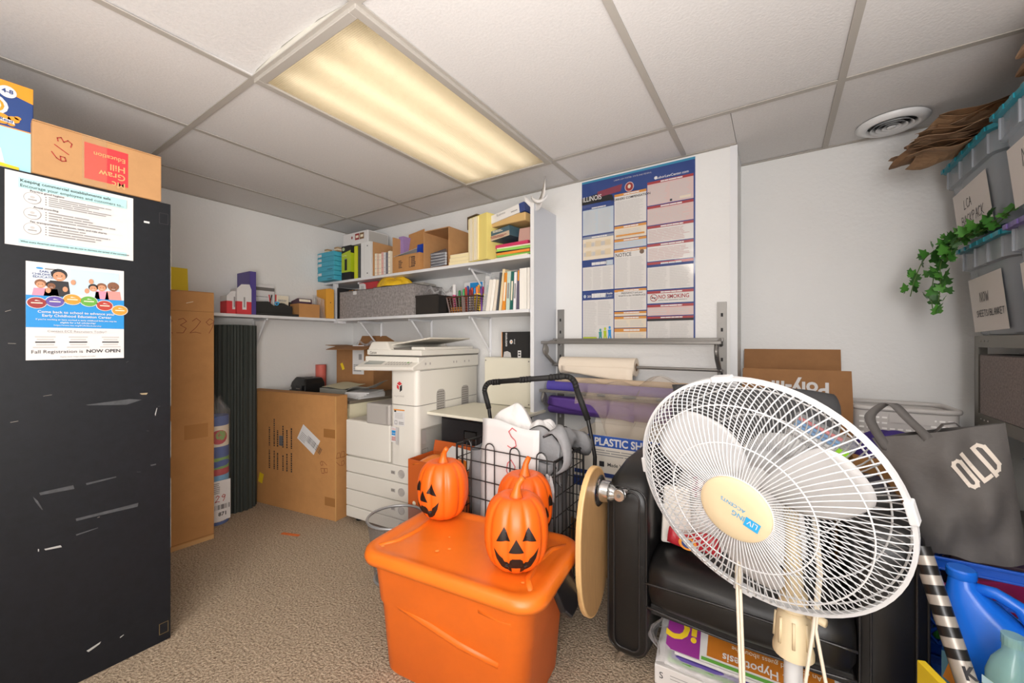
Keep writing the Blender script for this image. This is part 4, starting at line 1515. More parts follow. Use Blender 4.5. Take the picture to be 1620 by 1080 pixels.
for k, y in enumerate((.06, .1, .33, .36, .45, .5)):
    p.ell(y, 1.02, .006, .008, CG, 1, 12)
p.obj('side_vents', co)
g = G()
g.box(-.001+.53, .565, -.0055, -.0045, .445, .475, INK)
g.obj('energy_badge', co)

# ------------------------------------------------ black file cabinet, board, boxes on it
fc = thing('file_cabinet', 'black two-drawer metal file cabinet right of the copier', 'cabinet', (-1.41, 1.95, 0))
BMT = mk('black_metal', '#232224', .35, var=(60, .15))
G().box(-.232, .232, -.215, .3, 0, .725, BMT).obj('body', fc, bev=.004)
for k in range(2):
    dr = G().box(-.215, .215, -.228, -.216, .05+.335*k, .37+.335*k, BMT).obj('drawer', fc, bev=.004)
    g = G()
    z = .27+.335*k
    for a in ((-.045, .045, z, z+.006), (-.045, .045, z+.044, z+.05), (-.045, -.039, z, z+.05), (.039, .045, z, z+.05)):
        g.box(a[0], a[1], -.234, -.2285, a[2], a[3], CHROME)
    g.box(-.039, .039, -.23, -.2285, z+.006, z+.044, BLKM)
    g.obj('label_holder', dr)
    G().box(-.06, .06, -.245, -.2285, z-.06, z-.045, CHROME).obj('handle', dr, bev=.003)
G().box(-.02, .02, -.232, -.2285, .71, .72, CHROME).obj('latch', fc)
bo = thing('cream_board', 'cream board lying on top of the black file cabinet', 'board', (-1.42, 1.93, .7255), 0)
G().box(-.28, .27, -.255, .18, 0, .016, mk('board_cream', '#dbd7c6', .5)).obj('board', bo, bev=.002)
cb = thing('cream_metal_box', 'upright cream metal box standing on the cream board at the wall', 'box', (-1.44, 2.16, .742))
g = G()
CMB = mk('box_cream', '#d6d1c0', .4)
g.box(-.17, .19, -.05, .11, 0, .305, CMB)
g.obj('body', cb, bev=.003)
G().box(-.165, .185, -.056, -.0505, .004, .3, CMB).obj('front_panel', cb, bev=.002)
g = G()
for x in (-.155, .175):
    for z in (.02, .285):
        g.box(x-.004, x+.004, -.058, -.0565, z-.004, z+.004, STEEL)
g.obj('screws', cb)['kind'] = 'stuff'
hb = thing('black_product_box', 'black product box with white lettering on top of the cream metal box', 'box', (-1.395, 2.2, 1.0475))
G().box(-.105, .105, -.05, .06, 0, .165, BLKM).obj('carton', hb, bev=.001)
p = Pr((0, -.05, 0), (1, 0, 0), (0, 0, 1))
p.rect(-.105, .0, -.1, .165, ORANGE, 0)
p.text('extreme', -.062, .07, .026, PAPER, 1, rot=pi/2, bold=.02)
p.ell(-.03, .1, .012, .014, PAPER, 1)
p.poly([(-.036, .095), (-.026, .108), (-.022, .098)], ORANGE, 2)
p.text('drive', .0, .085, .016, PAPER, 1, rot=pi/2)
p.rect(.02, .0, .045, .045, PAPER, 1)
p.rect(.025, .01, .04, .02, INK, 2)
p.rect(.025, .028, .04, .036, INK, 2)
p.poly([(-.092, .0), (-.03, .0), (-.035, .03), (-.06, .04), (-.085, .035)], INKL, 1)
p.obj('print', hb)

# ------------------------------------------------ folding wire cart
ct = thing('wire_cart', 'black folding wire shopping cart with a tall grip handle, stuffed with cloth', 'cart', (-.97, 1.53, 0), 0)
WIRE = mk('black_wire', '#1c1b1b', .4)
hw, hd, z0, z1 = .25, .14, .14, .68


def fence_(g, a, b, n, zs, r=.0024, top=z1):
    for k in range(n+1):
        f_ = k/n
        x, y = a[0]+(b[0]-a[0])*f_, a[1]+(b[1]-a[1])*f_
        g.tube([(x, y, z0), (x, y, top)], r, WIRE, 5)
    for z in zs:
        g.tube([(a[0], a[1], z), (b[0], b[1], z)], r, WIRE, 5)


g = G()
zs = [.14, .22, .3, .38, .46, .54, .62]
for z in zs+[.68]:
    g.tube([(-hw, -hd, z), (hw, -hd, z)], .0026, WIRE, 5)
for k in range(4):           # the front wires run up into hoops
    x = -hw+.06+.128*k
    hwid = .024
    path = [(x-hwid, -hd, z0), (x-hwid, -hd, z1+.005)]+[(x-hwid*cos(a), -hd, z1+.005+hwid*sin(a)) for a in [pi*q/6 for q in range(1, 6)]]+[(x+hwid, -hd, z1+.005), (x+hwid, -hd, z0)]
    g.tube(path, .0028, WIRE, 5)
g.obj('front_panel', ct)
g = G()
fence_(g, (hw, -hd), (hw, hd), 8, zs)
g.obj('side_panel', ct)
g = G()
fence_(g, (-hw, -hd), (-hw, hd), 8, zs)
g.obj('side_panel', ct)
g = G()
fence_(g, (-hw, hd), (hw, hd), 10, zs)
g.obj('back_panel', ct)
g = G()
for k in range(8):
    g.tube([(-hw+2*hw*k/7, -hd, z0), (-hw+2*hw*k/7, hd, z0)], .0024, WIRE, 5)
g.obj('bottom_grid', ct)
g = G()
g.tube([(-hw, -hd, z1), (-hw, hd, z1), (hw, hd, z1), (hw, -hd, z1)], .006, WIRE, 6)
for sx in (-1, 1):
    for sy in (-1, 1):
        g.tube([(sx*hw, sy*hd, .06), (sx*hw, sy*hd, z1)], .005, WIRE, 6)
g.obj('frame', ct)
g = G()
HX = .245
path = [(-.262, hd+.012, .1), (-.262, hd+.012, .66), (-.28, hd+.006, .8)]
r_ = .05
path += [(-.305+r_-r_*cos(a), hd, .89+r_*sin(a)) for a in [pi/2*q/5 for q in range(0, 6)]]
path += [(.215-r_+r_*sin(a), hd, .99-r_+r_*cos(a)) for a in [pi/2*q/5 for q in range(0, 6)]]
path += [(.27, hd+.006, .8), (.3, hd+.012, .64), (.29, hd+.012, .1)]
g.tube(path, .0095, WIRE, 8)
g.obj('handle', ct, smooth=True)
g = G()
for i in range(len(path)-1):
    a, b = V(path[i]), V(path[i+1])
    if min(a.z, b.z) > .8:
        g.tube([a, b], .0135, BLKM, 10)
gx = [(-.25+.4*q/24, hd, .94+.05*q/24) for q in range(25)]
for q in (0, 1, 2, 10, 11, 12, 13, 20, 21, 22, 23):
    g.tube([gx[q], (gx[q][0]+.008, hd, gx[q][2])], .016, BLKM, 10)
g.obj('foam_grip', ct, smooth=True)
for sx in (-1, 1):
    w_ = G()
    w_.lathe([(.02, -.012), (.075, -.012), (.082, 0), (.075, .012), (.02, .012)], BLKM, 24, T=fr((sx*(hw+.02), hd-.02, .083), (0, 1, 0), (0, 0, 1)))
    w_.obj('wheel', ct, smooth='auto')
    w_ = G()
    w_.lathe([(.01, -.008), (.034, -.008), (.04, 0), (.034, .008), (.01, .008)], BLKM, 18, T=fr((sx*(hw-.05), -hd+.02, .041), (0, 1, 0), (0, 0, 1)))
    w_.obj('wheel', ct, smooth='auto')


def cloth(name, label, loc, rx, ry, h, mat, seed, drape=.0, cat='cloth', amp=.3, n=48, m_=16, rz=0, lobes=5):
    rd = random.Random(seed)
    ph = [rd.uniform(0, 6.28) for _ in range(8)]
    t = thing(name, label, cat, loc, rz)
    g = G()

    def f(i, j):
        a = 2*pi*i
        r = min(1, j*1.25)
        k = 1+amp*.5*sin(lobes*a+ph[0])*j+amp*.35*sin((lobes+3)*a+ph[1])*j
        x, y = rx*r*k*cos(a), ry*r*k*sin(a)
        z = h*(1-r**2.2)*(1+.45*amp*r*sin(3*a+ph[2]+3*j))+.5*h*amp*sin(4.5*x/rx+ph[3])*sin(4*y/ry+ph[4])*(1-.6*r)
        if j > .8:
            z -= drape*(j-.8)/.2
        return (x, y, z)
    g.sheet(n+1, m_, f, mat)
    g.obj('fabric', t, smooth=True, solid=.003)
    return t


GCL = mk('grey_nylon', '#8a8a8c', .55, var=(9, .12), bump=(35, .35, .01))
WCL = mk('white_cloth', '#dcd8d6', .7, bump=(22, .5, .012))
gbag = thing('grey_nylon_bag', 'grey nylon bag with black piping stuffed in the wire cart', 'bag', (-.97, 1.53, .15), 0)
g = G()
rings = []
for q in range(12):
    f_ = q/11
    z = .02+.50*f_
    ring = []
    for k in range(40):
        a = 2*pi*k/40
        sq = 1/max(abs(cos(a)), abs(sin(a)))**.7
        kk = 1+.05*sin(5*a+3*f_)+.04*sin(9*a+7*f_)
        x = .225*cos(a)*sq*kk*.93
        y = .15*sin(a)*sq*kk*.93
        if f_ > .8:
            x *= 1+.0*(f_-.8)
        ring.append((max(-.238, min(.238, x)), max(-.105, min(.125, y)), z+.02*sin(3*a)*f_))
    rings.append(ring)
g.loft(rings, GCL, cap=(True, False))
g.obj('body', gbag, smooth=True)
# rolled-over lips of the bag
lips = [(.02, -.21, .56, .24, .05, .2, .0), (.33, .02, .55, .13, .12, .12, .9)]
g = G()


def lip1(i, j):
    a = pi*(j-.5)
    x = .09+.15*i
    return (x, -.055-.035*cos(a*1.0)*(.8+.3*sin(25*x)), .535+.085*sin(a)+.03*sin(4*i)-.02*i)


def lip2(i, j):
    a = pi*1.25*(j-.45)
    y = -.12+.26*i
    return (.222+.05*cos(a)*(.75+.5*sin(7*i+2*j))+.015*sin(13*i), y, .54+.075*sin(a)*(.8+.4*sin(5*i+1))+.05*sin(pi*i)+.012*sin(9*j+8*i))


g.sheet(16, 12, lip1, GCL)
g.sheet(16, 12, lip2, GCL)
g.obj('folded_lip', gbag, smooth=True, solid=.004)
g = G()
g.tube([lip1(i/20, 0) for i in range(21)], .005, BLKM, 6)
g.tube([lip2(i/20, 0) for i in range(21)], .005, BLKM, 6)
g.tube([lip1(i/20, 1) for i in range(21)], .005, BLKM, 6)
g.tube([lip2(i/20, 1) for i in range(21)], .005, BLKM, 6)
g.obj('piping', gbag, smooth=True)
cloth('white_cloth', 'crumpled white cloth heaped on top of the grey nylon bag', (-.99, 1.52, .655), .15, .1, .2, WCL, 3, amp=.26)
cloth('white_cloth', 'smaller white cloth bundle between the cart handle and the bag', (-.85, 1.53, .655), .11, .09, .15, mk('white_cloth2', '#d2cfce', .7, bump=(30, .6, .01)), 11, amp=.34)
sg = thing('paper_sign', 'white paper sign with red hand-drawn letters stuck in the front of the cart', 'sign', (-.945, 1.402, .60), 0, rot=(R_(-2), 0, 0))
g = G()
g.sheet(10, 14, lambda i, j: (-.145+.29*i, .004*sin(5*i+2*j)+.004*sin(9*j), -.26+.47*j+.008*sin(6*i)*j-.018*i*j), PAPER)
g.obj('sheet', sg, solid=.0006, smooth=True)
p = Pr((0, -.0075, 0), (1, 0, 0), (0, 0, 1), step=.0003)
SR = mk('marker_pinkred', '#c9575c', .7)
p.hand('S', .0, .1, .085, SR, .004, 1, .0, .8)
p.hand('O', -.005, -.025, .08, SR, .004, 1, .0, .8)
p.hand('i', .01, -.1, .07, SR, .004, 1, .0, .8)
p.obj('lettering', sg)
tg = thing('clear_tag', 'crumpled clear plastic tag hanging on the right front corner of the cart', 'tag', (-.74, 1.375, .6), 0)
g = G()
g.sheet(6, 9, lambda i, j: (-.012+.03*i+.012*j, .006*sin(5*i+6*j), .03-.1*j+.004*sin(9*i)), CLEARW)
g.obj('film', tg, smooth=True, solid=.001)

# orange carton with a padded envelope
oc_ = carton('orange_carton', 'open orange carton holding mail, between the copier and the wire cart', (-1.45, 1.595, 0), 2, .41, .2, .52, mk('carton_orange', '#bf5a22', .5), flaps=[('y+', .06, 80)])
p = Pr((0, -.1, 0), (1, 0, 0), (0, 0, 1))
p.text('HAMMERMILL', -.1, .47, .022, PAPER2, 1, bold=.02)
p.ell(-.16, .29, .012, .012, PAPER2, 1)
p.lines(.02, .27, .14, .33, 3, PAPER2, 1)
p.text('TIDAL', -.12, .38, .04, mk('carton_orange_dk', '#a5481a', .5), 1)
p.obj('print', oc_)
bse = thing('orange_envelope', 'shiny orange padded envelope lying in the top of the orange carton', 'envelope', (-1.45, 1.57, .475), 4)
g = G()
OE = mk('envelope_orange', '#e07a22', .3, bump=(20, .6, .015))
g.sheet(16, 10, lambda i, j: (-.17+.34*i, -.07+.15*j, .05*sin(pi*j)*sin(pi*i)+.012*sin(9*i)+.02), OE)
g.obj('envelope', bse, smooth=True, solid=.006)
wl = thing('white_letter', 'white letter with a metal clip sticking up from the orange carton', 'letter', (-1.40, 1.585, .53), 0)
g = G()
g.box(-.1, .13, -.07, .09, 0, .003, PAPER)
g.obj('sheet', wl, rot=(.38, .06, .0))
g = G()
g.box(-.03, .02, -.075, -.04, .004, .02, mk('clip_bronze', '#8d7a60', .3, .7))
g.tube([(-.02, -.05, .012), (-.005, -.01, .02), (.012, -.05, .012)], .002, CHROME, 5)
g.obj('clip', wl, rot=(.38, .06, .0))
G().box(-.12, .09, -.08, .05, -.012, -.006, OE).obj('orange_backing', wl, rot=(.38, .06, .1))

# wire mesh waste bin
wbn = thing('mesh_bin', 'silver wire mesh waste bin half hidden behind the orange tote', 'bin', (-1.555, 1.325, 0))
MESHM = mk('mesh_silver', '#9a9a9c', .4, .6, alpha=.42)
g = G()
g.lathe([(.1, .01), (.134, .29)], MESHM, 40, cap=False)
g.lathe([(.001, .011), (.1, .01)], MESHM, 40, cap=False)
g.obj('mesh_wall', wbn, smooth=True)
g = G()
g.tube([(.135*cos(a), .135*sin(a), .292) for a in [2*pi*k/40 for k in range(40)]], .0065, mk('bin_rim', '#a5a6a8', .35, .5), 6, closed=True)
g.obj('rim', wbn, smooth=True)
g = G()
g.tube([(.101*cos(a), .101*sin(a), .007) for a in [2*pi*k/40 for k in range(40)]], .006, mk('bin_rim', '#a5a6a8', .35, .5), 6, closed=True)
g.obj('foot_ring', wbn, smooth=True)

# ------------------------------------------------ ORANGE TOTE
TO = mk('tote_orange', '#dd6716', .42, var=(7, .05), bump=(260, .08, .0006))
TOD = mk('tote_lid', '#e2701c', .36, var=(5, .05), bump=(240, .12, .0008))
to = thing('orange_tote', 'big orange plastic storage tote with lid, three pumpkins on top', 'tote', (-.905, 1.115, 0), 6.5)
LW_, LD_ = .69, .435
g = G()
rings = []
for (w_, d_, z) in ((.53, .31, .0), (.545, .325, .012), (.578, .352, .24), (.59, .362, .25), (.615, .385, .385), (.62, .39, .39)):
    rings.append(rr3(w_, d_, .06, z, 6))
g.loft(rings, TO, cap=(True, True))
g.obj('body', to, smooth='auto', angle=50)
g = G()          # shaped lip on the front, as moulded into the tote
g.tube([(-.25, -.166, .265), (-.1, -.170, .24), (.06, -.168, .205), (.2, -.164, .19)], .014, TO, 10)
g.obj('moulded_ridge', to, smooth=True)
g = G()
g.tube([(.14, -.177, .345), (.21, -.175, .334), (.25, -.175, .338)], .014, TO, 10)
g.obj('moulded_ridge', to, smooth=True)
g = G()
lr = []
for (w_, d_, r_, z) in ((LW_-.03, LD_-.03, .07, .388), (LW_, LD_, .085, .390), (LW_+.006, LD_+.006, .085, .405), (LW_-.002, LD_-.002, .085, .423), (LW_-.02, LD_-.02, .08, .43), (LW_-.06, LD_-.055, .07, .4315), (LW_-.09, LD_-.08, .06, .425), (LW_-.13, LD_-.12, .05, .4245), (.2, .1, .03, .4285), (.01, .01, .002, .429)):
    lr.append(rr3(w_, d_, r_, z, 8))
g.loft(lr, TOD, cap=(True, True))
for i, v in enumerate(g.v):          # grips moulded into both short ends of the lid
    x, y, z = v
    if abs(x) > .26 and z > .42:
        k = max(0, 1-abs(abs(x)-.305)/.05)*max(0, 1-(abs(y)/.12)**2)
        g.v[i] = (x, y, z-.02*k)
g.obj('lid', to, smooth=True)
for sx in (-1, 1):
    g = G()
    g.tube([(sx*.30, -.155, .4165), (sx*.262, -.1, .419), (sx*.25, 0, .4195), (sx*.262, .1, .419), (sx*.30, .155, .4165)], .012, TOD, 8)
    g.obj('grip_ridge', to, smooth=True)
for sx in (-1, 1):
    g = G()
    pts = [(-.07, .0), (.07, .0), (.06, -.07), (.03, -.105), (-.03, -.105), (-.06, -.07)]
    T = fr((sx*.325, .0, .39), (0, sx, 0), (-sx*.38, 0, 1))
    g.prism(pts, .022, mk('latch_black', '#1c1a1c', .3), T)
    g.obj('latch_handle', to, bev=.006)
g = G()
for (x, y, rr) in ((-.27, -.16, .006), (-.05, -.07, .006), (-.08, -.1, .007), (.23, -.05, .004), (.26, -.13, .005), (-.1, .0, .004)):
    g.lathe([(rr, .4302), (.001, .4304)], mk('tote_chip', '#f0a04c', .6), 8, (x, y, 0), cap=False)
g.obj('paint_spots', to)['kind'] = 'stuff'

# ------------------------------------------------ PUMPKINS
PK = mk('pumpkin_orange', '#ee6414', .38, var=(6, .04), spec=.5)
PKS = mk('pumpkin_stem', '#e06a1c', .4)


def pump_prof(t):          # t from 0 (bottom) to 1 (top); returns radius, height
    a = -pi/2+pi*t
    r = .104*abs(cos(a))**.62
    z = .118+.118*math.copysign(abs(sin(a))**.85, sin(a))
    if t > .86:
        z -= .02*((t-.86)/.14)**2
    if t < .12:
        z += .012*((.12-t)/.12)**2
    return r, z


def pump_pt(ph, t, off=0):
    r, z = pump_prof(t)
    fl = abs(sin(5*ph))
    r = r*(1-.075*(1-fl)**2)+off
    return V((r*cos(ph), r*sin(ph), z))


def pump_at_z(ph, zz, off):
    lo, hi = .15, .86
    for _ in range(26):
        m_ = (lo+hi)/2
        if pump_prof(m_)[1] < zz:
            lo = m_
        else:
            hi = m_
    return pump_pt(ph, lo, off)


def face_patch(g, poly, mat, off=.0012):
    """a painted-in face opening that follows the ribbed skin; poly in (x arc, z)"""
    bm = bmesh.new()
    vs = [bm.verts.new((x, y, 0)) for x, y in poly]
    t = tessellate_polygon([[v.co for v in vs]])
    for tri in t:
        try:
            bm.faces.new([vs[i] for i in tri])
        except ValueError:
            pass
    for _ in range(3):
        bmesh.ops.subdivide_edges(bm, edges=bm.edges[:], cuts=1, use_grid_fill=True)
    bmesh.ops.recalc_face_normals(bm, faces=bm.faces[:])
    bmesh.ops.triangulate(bm, faces=bm.faces[:])
    idx = {v: i for i, v in enumerate(bm.verts)}
    out = [pump_at_z(-pi/2+v.co.x/.104, v.co.y, off) for v in bm.verts]
    fs = []
    for f_ in bm.faces:
        q = [idx[v] for v in f_.verts]
        if f_.normal.z < 0:
            q.reverse()
        fs.append(q)
    g.add(out, fs, mat)
    bm.free()


FACEB = mk('pumpkin_black', '#1d0f0a', .5)


def make_pumpkin(label):
    t = thing('jack_o_lantern', label, 'pumpkin', group='plastic jack-o-lanterns on the tote')
    g = G()
    nn, mm = 100, 30
    vs, fs = [], []
    for j in range(mm+1):
        tt = .02+.96*j/mm
        for k in range(nn):
            vs.append(pump_pt(2*pi*k/nn, tt))
    for j in range(mm):
        for k in range(nn):
            l = (k+1) % nn
            fs.append((j*nn+k, j*nn+l, (j+1)*nn+l, (j+1)*nn+k))
    fs.append(tuple(range(nn-1, -1, -1)))
    fs.append(tuple(mm*nn+k for k in range(nn)))
    z_low = min(v.z for v in vs)
    for v in vs:
        v.z -= z_low
    g.add(vs, fs, PK)
    g.obj('shell', t, smooth=True)
    g = G()
    path = [(0, 0, .205), (0, 0, .222), (.002, 0, .24), (.006, 0, .258), (.016, .0, .272), (.024, 0, .28)]
    g.tube(path, [.03, .02, .0135, .011, .010, .0095], PKS, 10)
    g.obj('stem', t, smooth=True)
    EYE = [(.012, .128), (.058, .121), (.034, .166)]
    for sx in (-1, 1):
        g = G()
        face_patch(g, [(sx*(x+.006), z) for x, z in EYE], FACEB)
        g.obj('eye', t)
    g = G()
    face_patch(g, [(-.024, .092), (.024, .092), (0, .135)], FACEB)
    g.obj('nose', t)
    g = G()
    M_ = [(-.073, .099), (-.066, .068), (-.052, .043), (-.032, .028), (-.017, .024), (-.017, .042), (-.002, .042), (.014, .042), (.014, .024), (.032, .028), (.052, .043), (.066, .068), (.073, .099),
          (.057, .082), (.044, .072), (.039, .060), (.024, .056), (.020, .068), (.012, .074), (-.012, .074), (-.020, .068), (-.024, .056), (-.039, .060), (-.044, .072), (-.057, .082)]
    face_patch(g, M_, FACEB)
    g.obj('mouth', t)
    for o in t.children:
        if o.name.split('.')[0] in ('eye', 'nose', 'mouth'):
            o.location.z = -z_low
    return t


pk1 = make_pumpkin('plastic jack-o-lantern at the front edge of the orange tote, facing the room')
pk1.location = (-.70, 1.085, .4325)
pk1.rotation_euler = (0, 0, R_(33))
dup(pk1, (-1.150, 1.225, .4325), (0, 0, R_(-6)), 'plastic jack-o-lantern at the back left of the orange tote lid')
dup(pk1, (-.785, 1.275, .4325), (0, 0, R_(78)), 'plastic jack-o-lantern half hidden behind the front one')

# ------------------------------------------------ BACK WALL: poster and roll racks
PW, PH = .636, .978
ps = thing('labor_law_poster', 'large laminated labor law poster with many small notices on the back wall', 'poster', (-.671, YB-.0015, 1.139))
G().box(-PW/2, PW/2, -.0008, .0012, 0, PH, mk('poster_navy', '#2c437f', .12, coat=.6)).obj('sheet', ps)
p = Pr((-PW/2, -.0008, 0), (1, 0, 0), (0, 0, 1), step=.0003)
PP = mk('poster_paper', '#d2cfcc', .14, coat=.6)
PPR = mk('poster_pinkish', '#cdb4b0', .14, coat=.6)
PPC = mk('poster_buff', '#d9cdba', .14, coat=.6)
PPB = mk('poster_palebluegrey', '#b3bfca', .14, coat=.6)
PO = mk('poster_orange', '#c98a42', .2, coat=.5)
PRD = mk('poster_red', '#9c3c40', .2, coat=.5)
PBG = mk('poster_greyblue', '#7f8aa0', .2, coat=.5)
p.rect(0, PH-.012, PW, PH, mk('poster_teal', '#3f87a8', .2), 0)
p.poly([(0, PH-.14), (.0, PH-.1), (.1, PH-.085), (.19, PH-.11), (.2, PH-.14)], BLKM, 0)
p.poly([(.1, PH-.11), (.1, PH-.075), (.25, PH-.06), (.24, PH-.1)], mk('flag_red', '#7e3a4a', .3), 1)
p.text('ILLINOIS', .006, PH-.122, .042, PAPER, 3, sx=.75, bold=.01)
p.ell(.29, PH-.085, .026, .028, PPR, 1)
p.ell(.29, PH-.085, .022, .024, MAROON, 2)
p.ell(.29, PH-.083, .009, .011, PPC, 3)
p.text('LaborLawCenter.com', .605, PH-.075, .0185, PAPER, 2, 'RIGHT', bold=.012)
p.ell(.437, PH-.068, .009, .009, PAPER, 3)
p.text('LABOR LAW POSTER  STATE AND FEDERAL', .2, PH-.035, .011, INKL, 2)


def panel(x0, y0, x1, y1, bg, head, cols=1, title=None, hh=.014, n=None, tcol=PAPER, lc=None):
    """one printed notice; y measured from the top of the poster"""
    a, b = PH-y1, PH-y0
    p.rect(x0, a, x1, b, bg, 1)
    if head:
        p.rect(x0, b-hh, x1, b, head, 2)
        p.lines(x0+.3*(x1-x0), b-hh*.75, x1-.2*(x1-x0), b-hh*.25, 1, tcol, 3, 1, .1)
    cw = (x1-x0-.012)/cols
    n = n or max(2, int((y1-y0-hh-.012)/.0085))
    for c in range(cols):
        p.lines(x0+.006+cw*c, a+.006, x0+cw*(c+1)-.001, b-hh-.008-(.022 if title else 0), n, lc or INKL, 2, .42, .2)
    if title:
        p.text(title, (x0+x1)/2, b-hh-.022, .018, INK, 4, 'CENTER', bold=.02)


A0, A1, B0, B1, C0, C1 = .006, .198, .203, .386, .391, .628
panel(A0, .16, A1, .325, PPB, NAVY, 2)
panel(A0, .335, A1, .475, PPC, PBG, 1, n=2)
for i in range(3):
    for j in range(2):
        p.rect(A0+.02+.06*i, PH-.40-.055*j, A0+.055+.06*i, PH-.365-.055*j, mk('poster_buff2', '#cdbc9f', .3), 3)
panel(A0, .485, A1, .66, PP, NAVY, 3, hh=.034)
p.rect(.155, PH-.517, .195, PH-.489, PPB, 3)
p.text('Your Rights', .07, PH-.505, .011, PAPER, 4, bold=.02)
panel(A0, .668, A1, .965, PP, NAVY, 2, hh=.05, n=24)
p.text('Job Safety and Health', A1-.006, PH-.69, .0155, PAPER, 4, 'RIGHT', sx=.85, bold=.02)
p.text("IT'S THE LAW!", A1-.006, PH-.708, .0165, PPB, 4, 'RIGHT', sx=.9)
p.text('2015', .036, PH-.702, .018, PAPER, 4, bold=.02)
p.ell(.02, PH-.695, .008, .01, PPB, 4)
p.rect(A0+.002, PH-.963, A0+.09, PH-.94, LIME, 3)
p.rect(.094, PH-.964, A1-.002, PH-.87, PP, 3)
for (x, c, h) in ((.118, mk('fig_teal', '#3f8f8c', .3), .07), (.147, LIME, .078), (.175, BLUE, .085)):
    p.poly([(x-.012, PH-.962), (x-.008, PH-.962+h*.45), (x-.011, PH-.962+h*.75), (x+.009, PH-.962+h*.78), (x+.009, PH-.962+h*.4), (x+.014, PH-.962), (x+.006, PH-.962), (x, PH-.962+h*.35), (x-.005, PH-.962)], c, 4)
    p.ell(x, PH-.962+h*.9, .007, .009, c, 4, 12)
panel(B0, .115, B1, .295, PP, PO, 1, 'WORKERS COMPENSATION')
panel(B0, .302, B1, .375, PPC, PO, 1)
p.rect(B0+.01, PH-.362, B1-.01, PH-.352, PO, 3)
panel(B0, .378, B1, .432, PPB, PO, 2)
panel(B0, .438, B1, .66, PP, PO, 2, None, lc=INKL)
p.rect(B0+.004, PH-.485, B1-.004, PH-.454, PP, 3)
p.text('NOTICE', B0+.006, PH-.479, .03, INK, 4, sx=.85, bold=.01)
p.ell(B1-.025, PH-.462, .013, .013, mk('seal_brown', '#6a5648', .4), 4)
panel(B0, .668, B1, .79, PP, PO, 2)
p.rect(B0+.02, PH-.715, B1-.004, PH-.68, PP, 3)
p.text('PREGNANCY and your', (B0+B1)/2+.01, PH-.694, .0125, INK, 4, 'CENTER', bold=.015)
p.text('RIGHTS in the WORKPLACE', (B0+B1)/2+.01, PH-.709, .0125, INK, 4, 'CENTER', bold=.015)
panel(B0, .796, B1, .82, PPC, PO, 1, hh=.012, n=1)
panel(B0, .824, B1, .888, PPC, PO, 2)
panel(B0, .892, B1, .965, PPC, PO, 2, hh=.02)
panel(C0, .085, C1, .215, PPR, PRD, 2)
p.rect(.56, PH-.205, .615, PH-.192, PPC, 3)
p.rect(.51, PH-.21, .522, PH-.198, INK, 3)
panel(C0, .22, C1, .325, PPR, PRD, 1)
panel(C0, .33, C1, .425, PP, PRD, 1, lc=mk('poster_rosy', '#b99a98', .3))
panel(C0, .43, C1, .525, PP, PRD, 1, lc=mk('poster_rosy', '#b99a98', .3))
panel(C0, .53, C1, .682, PP, PRD, 2, hh=.026)
p.rect(C0, PH-.558, C1, PH-.544, NAVY, 4)
panel(C0, .69, C1, .757, PP, PRD, 1, n=1)
p.rect(C0+.002, PH-.75, C1-.002, PH-.705, PP, 3)
p.text('NO SMOKING', C0+.058, PH-.733, .03, PRD, 4, sx=.83, bold=.02)
p.lines(C0+.058, PH-.746, C1-.02, PH-.739, 1, INKG, 4)
p.ell(C0+.035, PH-.727, .02, .02, PRD, 4)
p.ell(C0+.035, PH-.727, .0165, .0165, PP, 5)
p.rect(C0+.022, PH-.73, C0+.046, PH-.725, INK, 6)
p.stroke([(C0+.023, PH-.717), (C0+.047, PH-.739)], .0035, PRD, 7)
panel(C0, .765, C1, .825, PPR, PRD, 2)
panel(C0, .83, C1, .965, PP, PRD, 2, hh=.012)
p.rect(C0, PH-.855, C1, PH-.842, INK, 4)
p.obj('print', ps)

for k, (x, nm_) in enumerate(((-1.13, 'left'), (-.228, 'right'))):
    t = thing('slotted_standard', 'grey slotted metal standard on the back wall, at the '+nm_+' end of the roll racks', 'rail', (x, YB-.012, .4))
    g = G()
    g.box(-.021, .021, 0, .011, 0, .95, STEEL)
    g.obj('rail', t)
    g = G()
    for q in range(12):
        g.box(-.005, .005, -.0012, -.0002, .05+.075*q, .068+.075*q, BLKM if q % 3 else PAPER)
    g.obj('slots', t)['kind'] = 'stuff'


def rack(z, label, y_out=.215, roll=None):
    t = thing('roll_rack', label, 'rack', (-.68, YB, z))
    for sx in (-1, 1):
        x = .45*sx
        g = G()
        g.tube([(x, -.025, .09), (x, -.05, .12), (x, -y_out+.01, .1)], .009, STEEL, 6)
        g.tube([(x, -y_out+.01, .1), (x+.0, -y_out-.005, .065), (x, -y_out+.02, .03), (x, -.09, -.03), (x, -.025, -.035)], .011, STEEL, 6)
        a = g.obj('arm', t, smooth=True)
        g = G()
        g.lathe([(.03, -.006), (.03, .006)], CHROME if False else STEEL, 20, T=fr((x+.0, -y_out+.012, .06), (0, 1, 0), (0, 0, 1)))
        g.obj('end_disc', a, bev=.003)
    G().box(-.47, .465, -.075, -.055, .108, .128, STEEL).obj('cutter_bar', t, bev=.003)
    G().box(-.475, .47, -y_out-.004, -y_out+.012, .096, .112, STEEL).obj('cutter_bar', t, bev=.003)
    G().tube([(-.46, -.1, -.03), (.46, -.1, -.03)], .0085, STEEL, 10).obj('spindle', t)
    return t


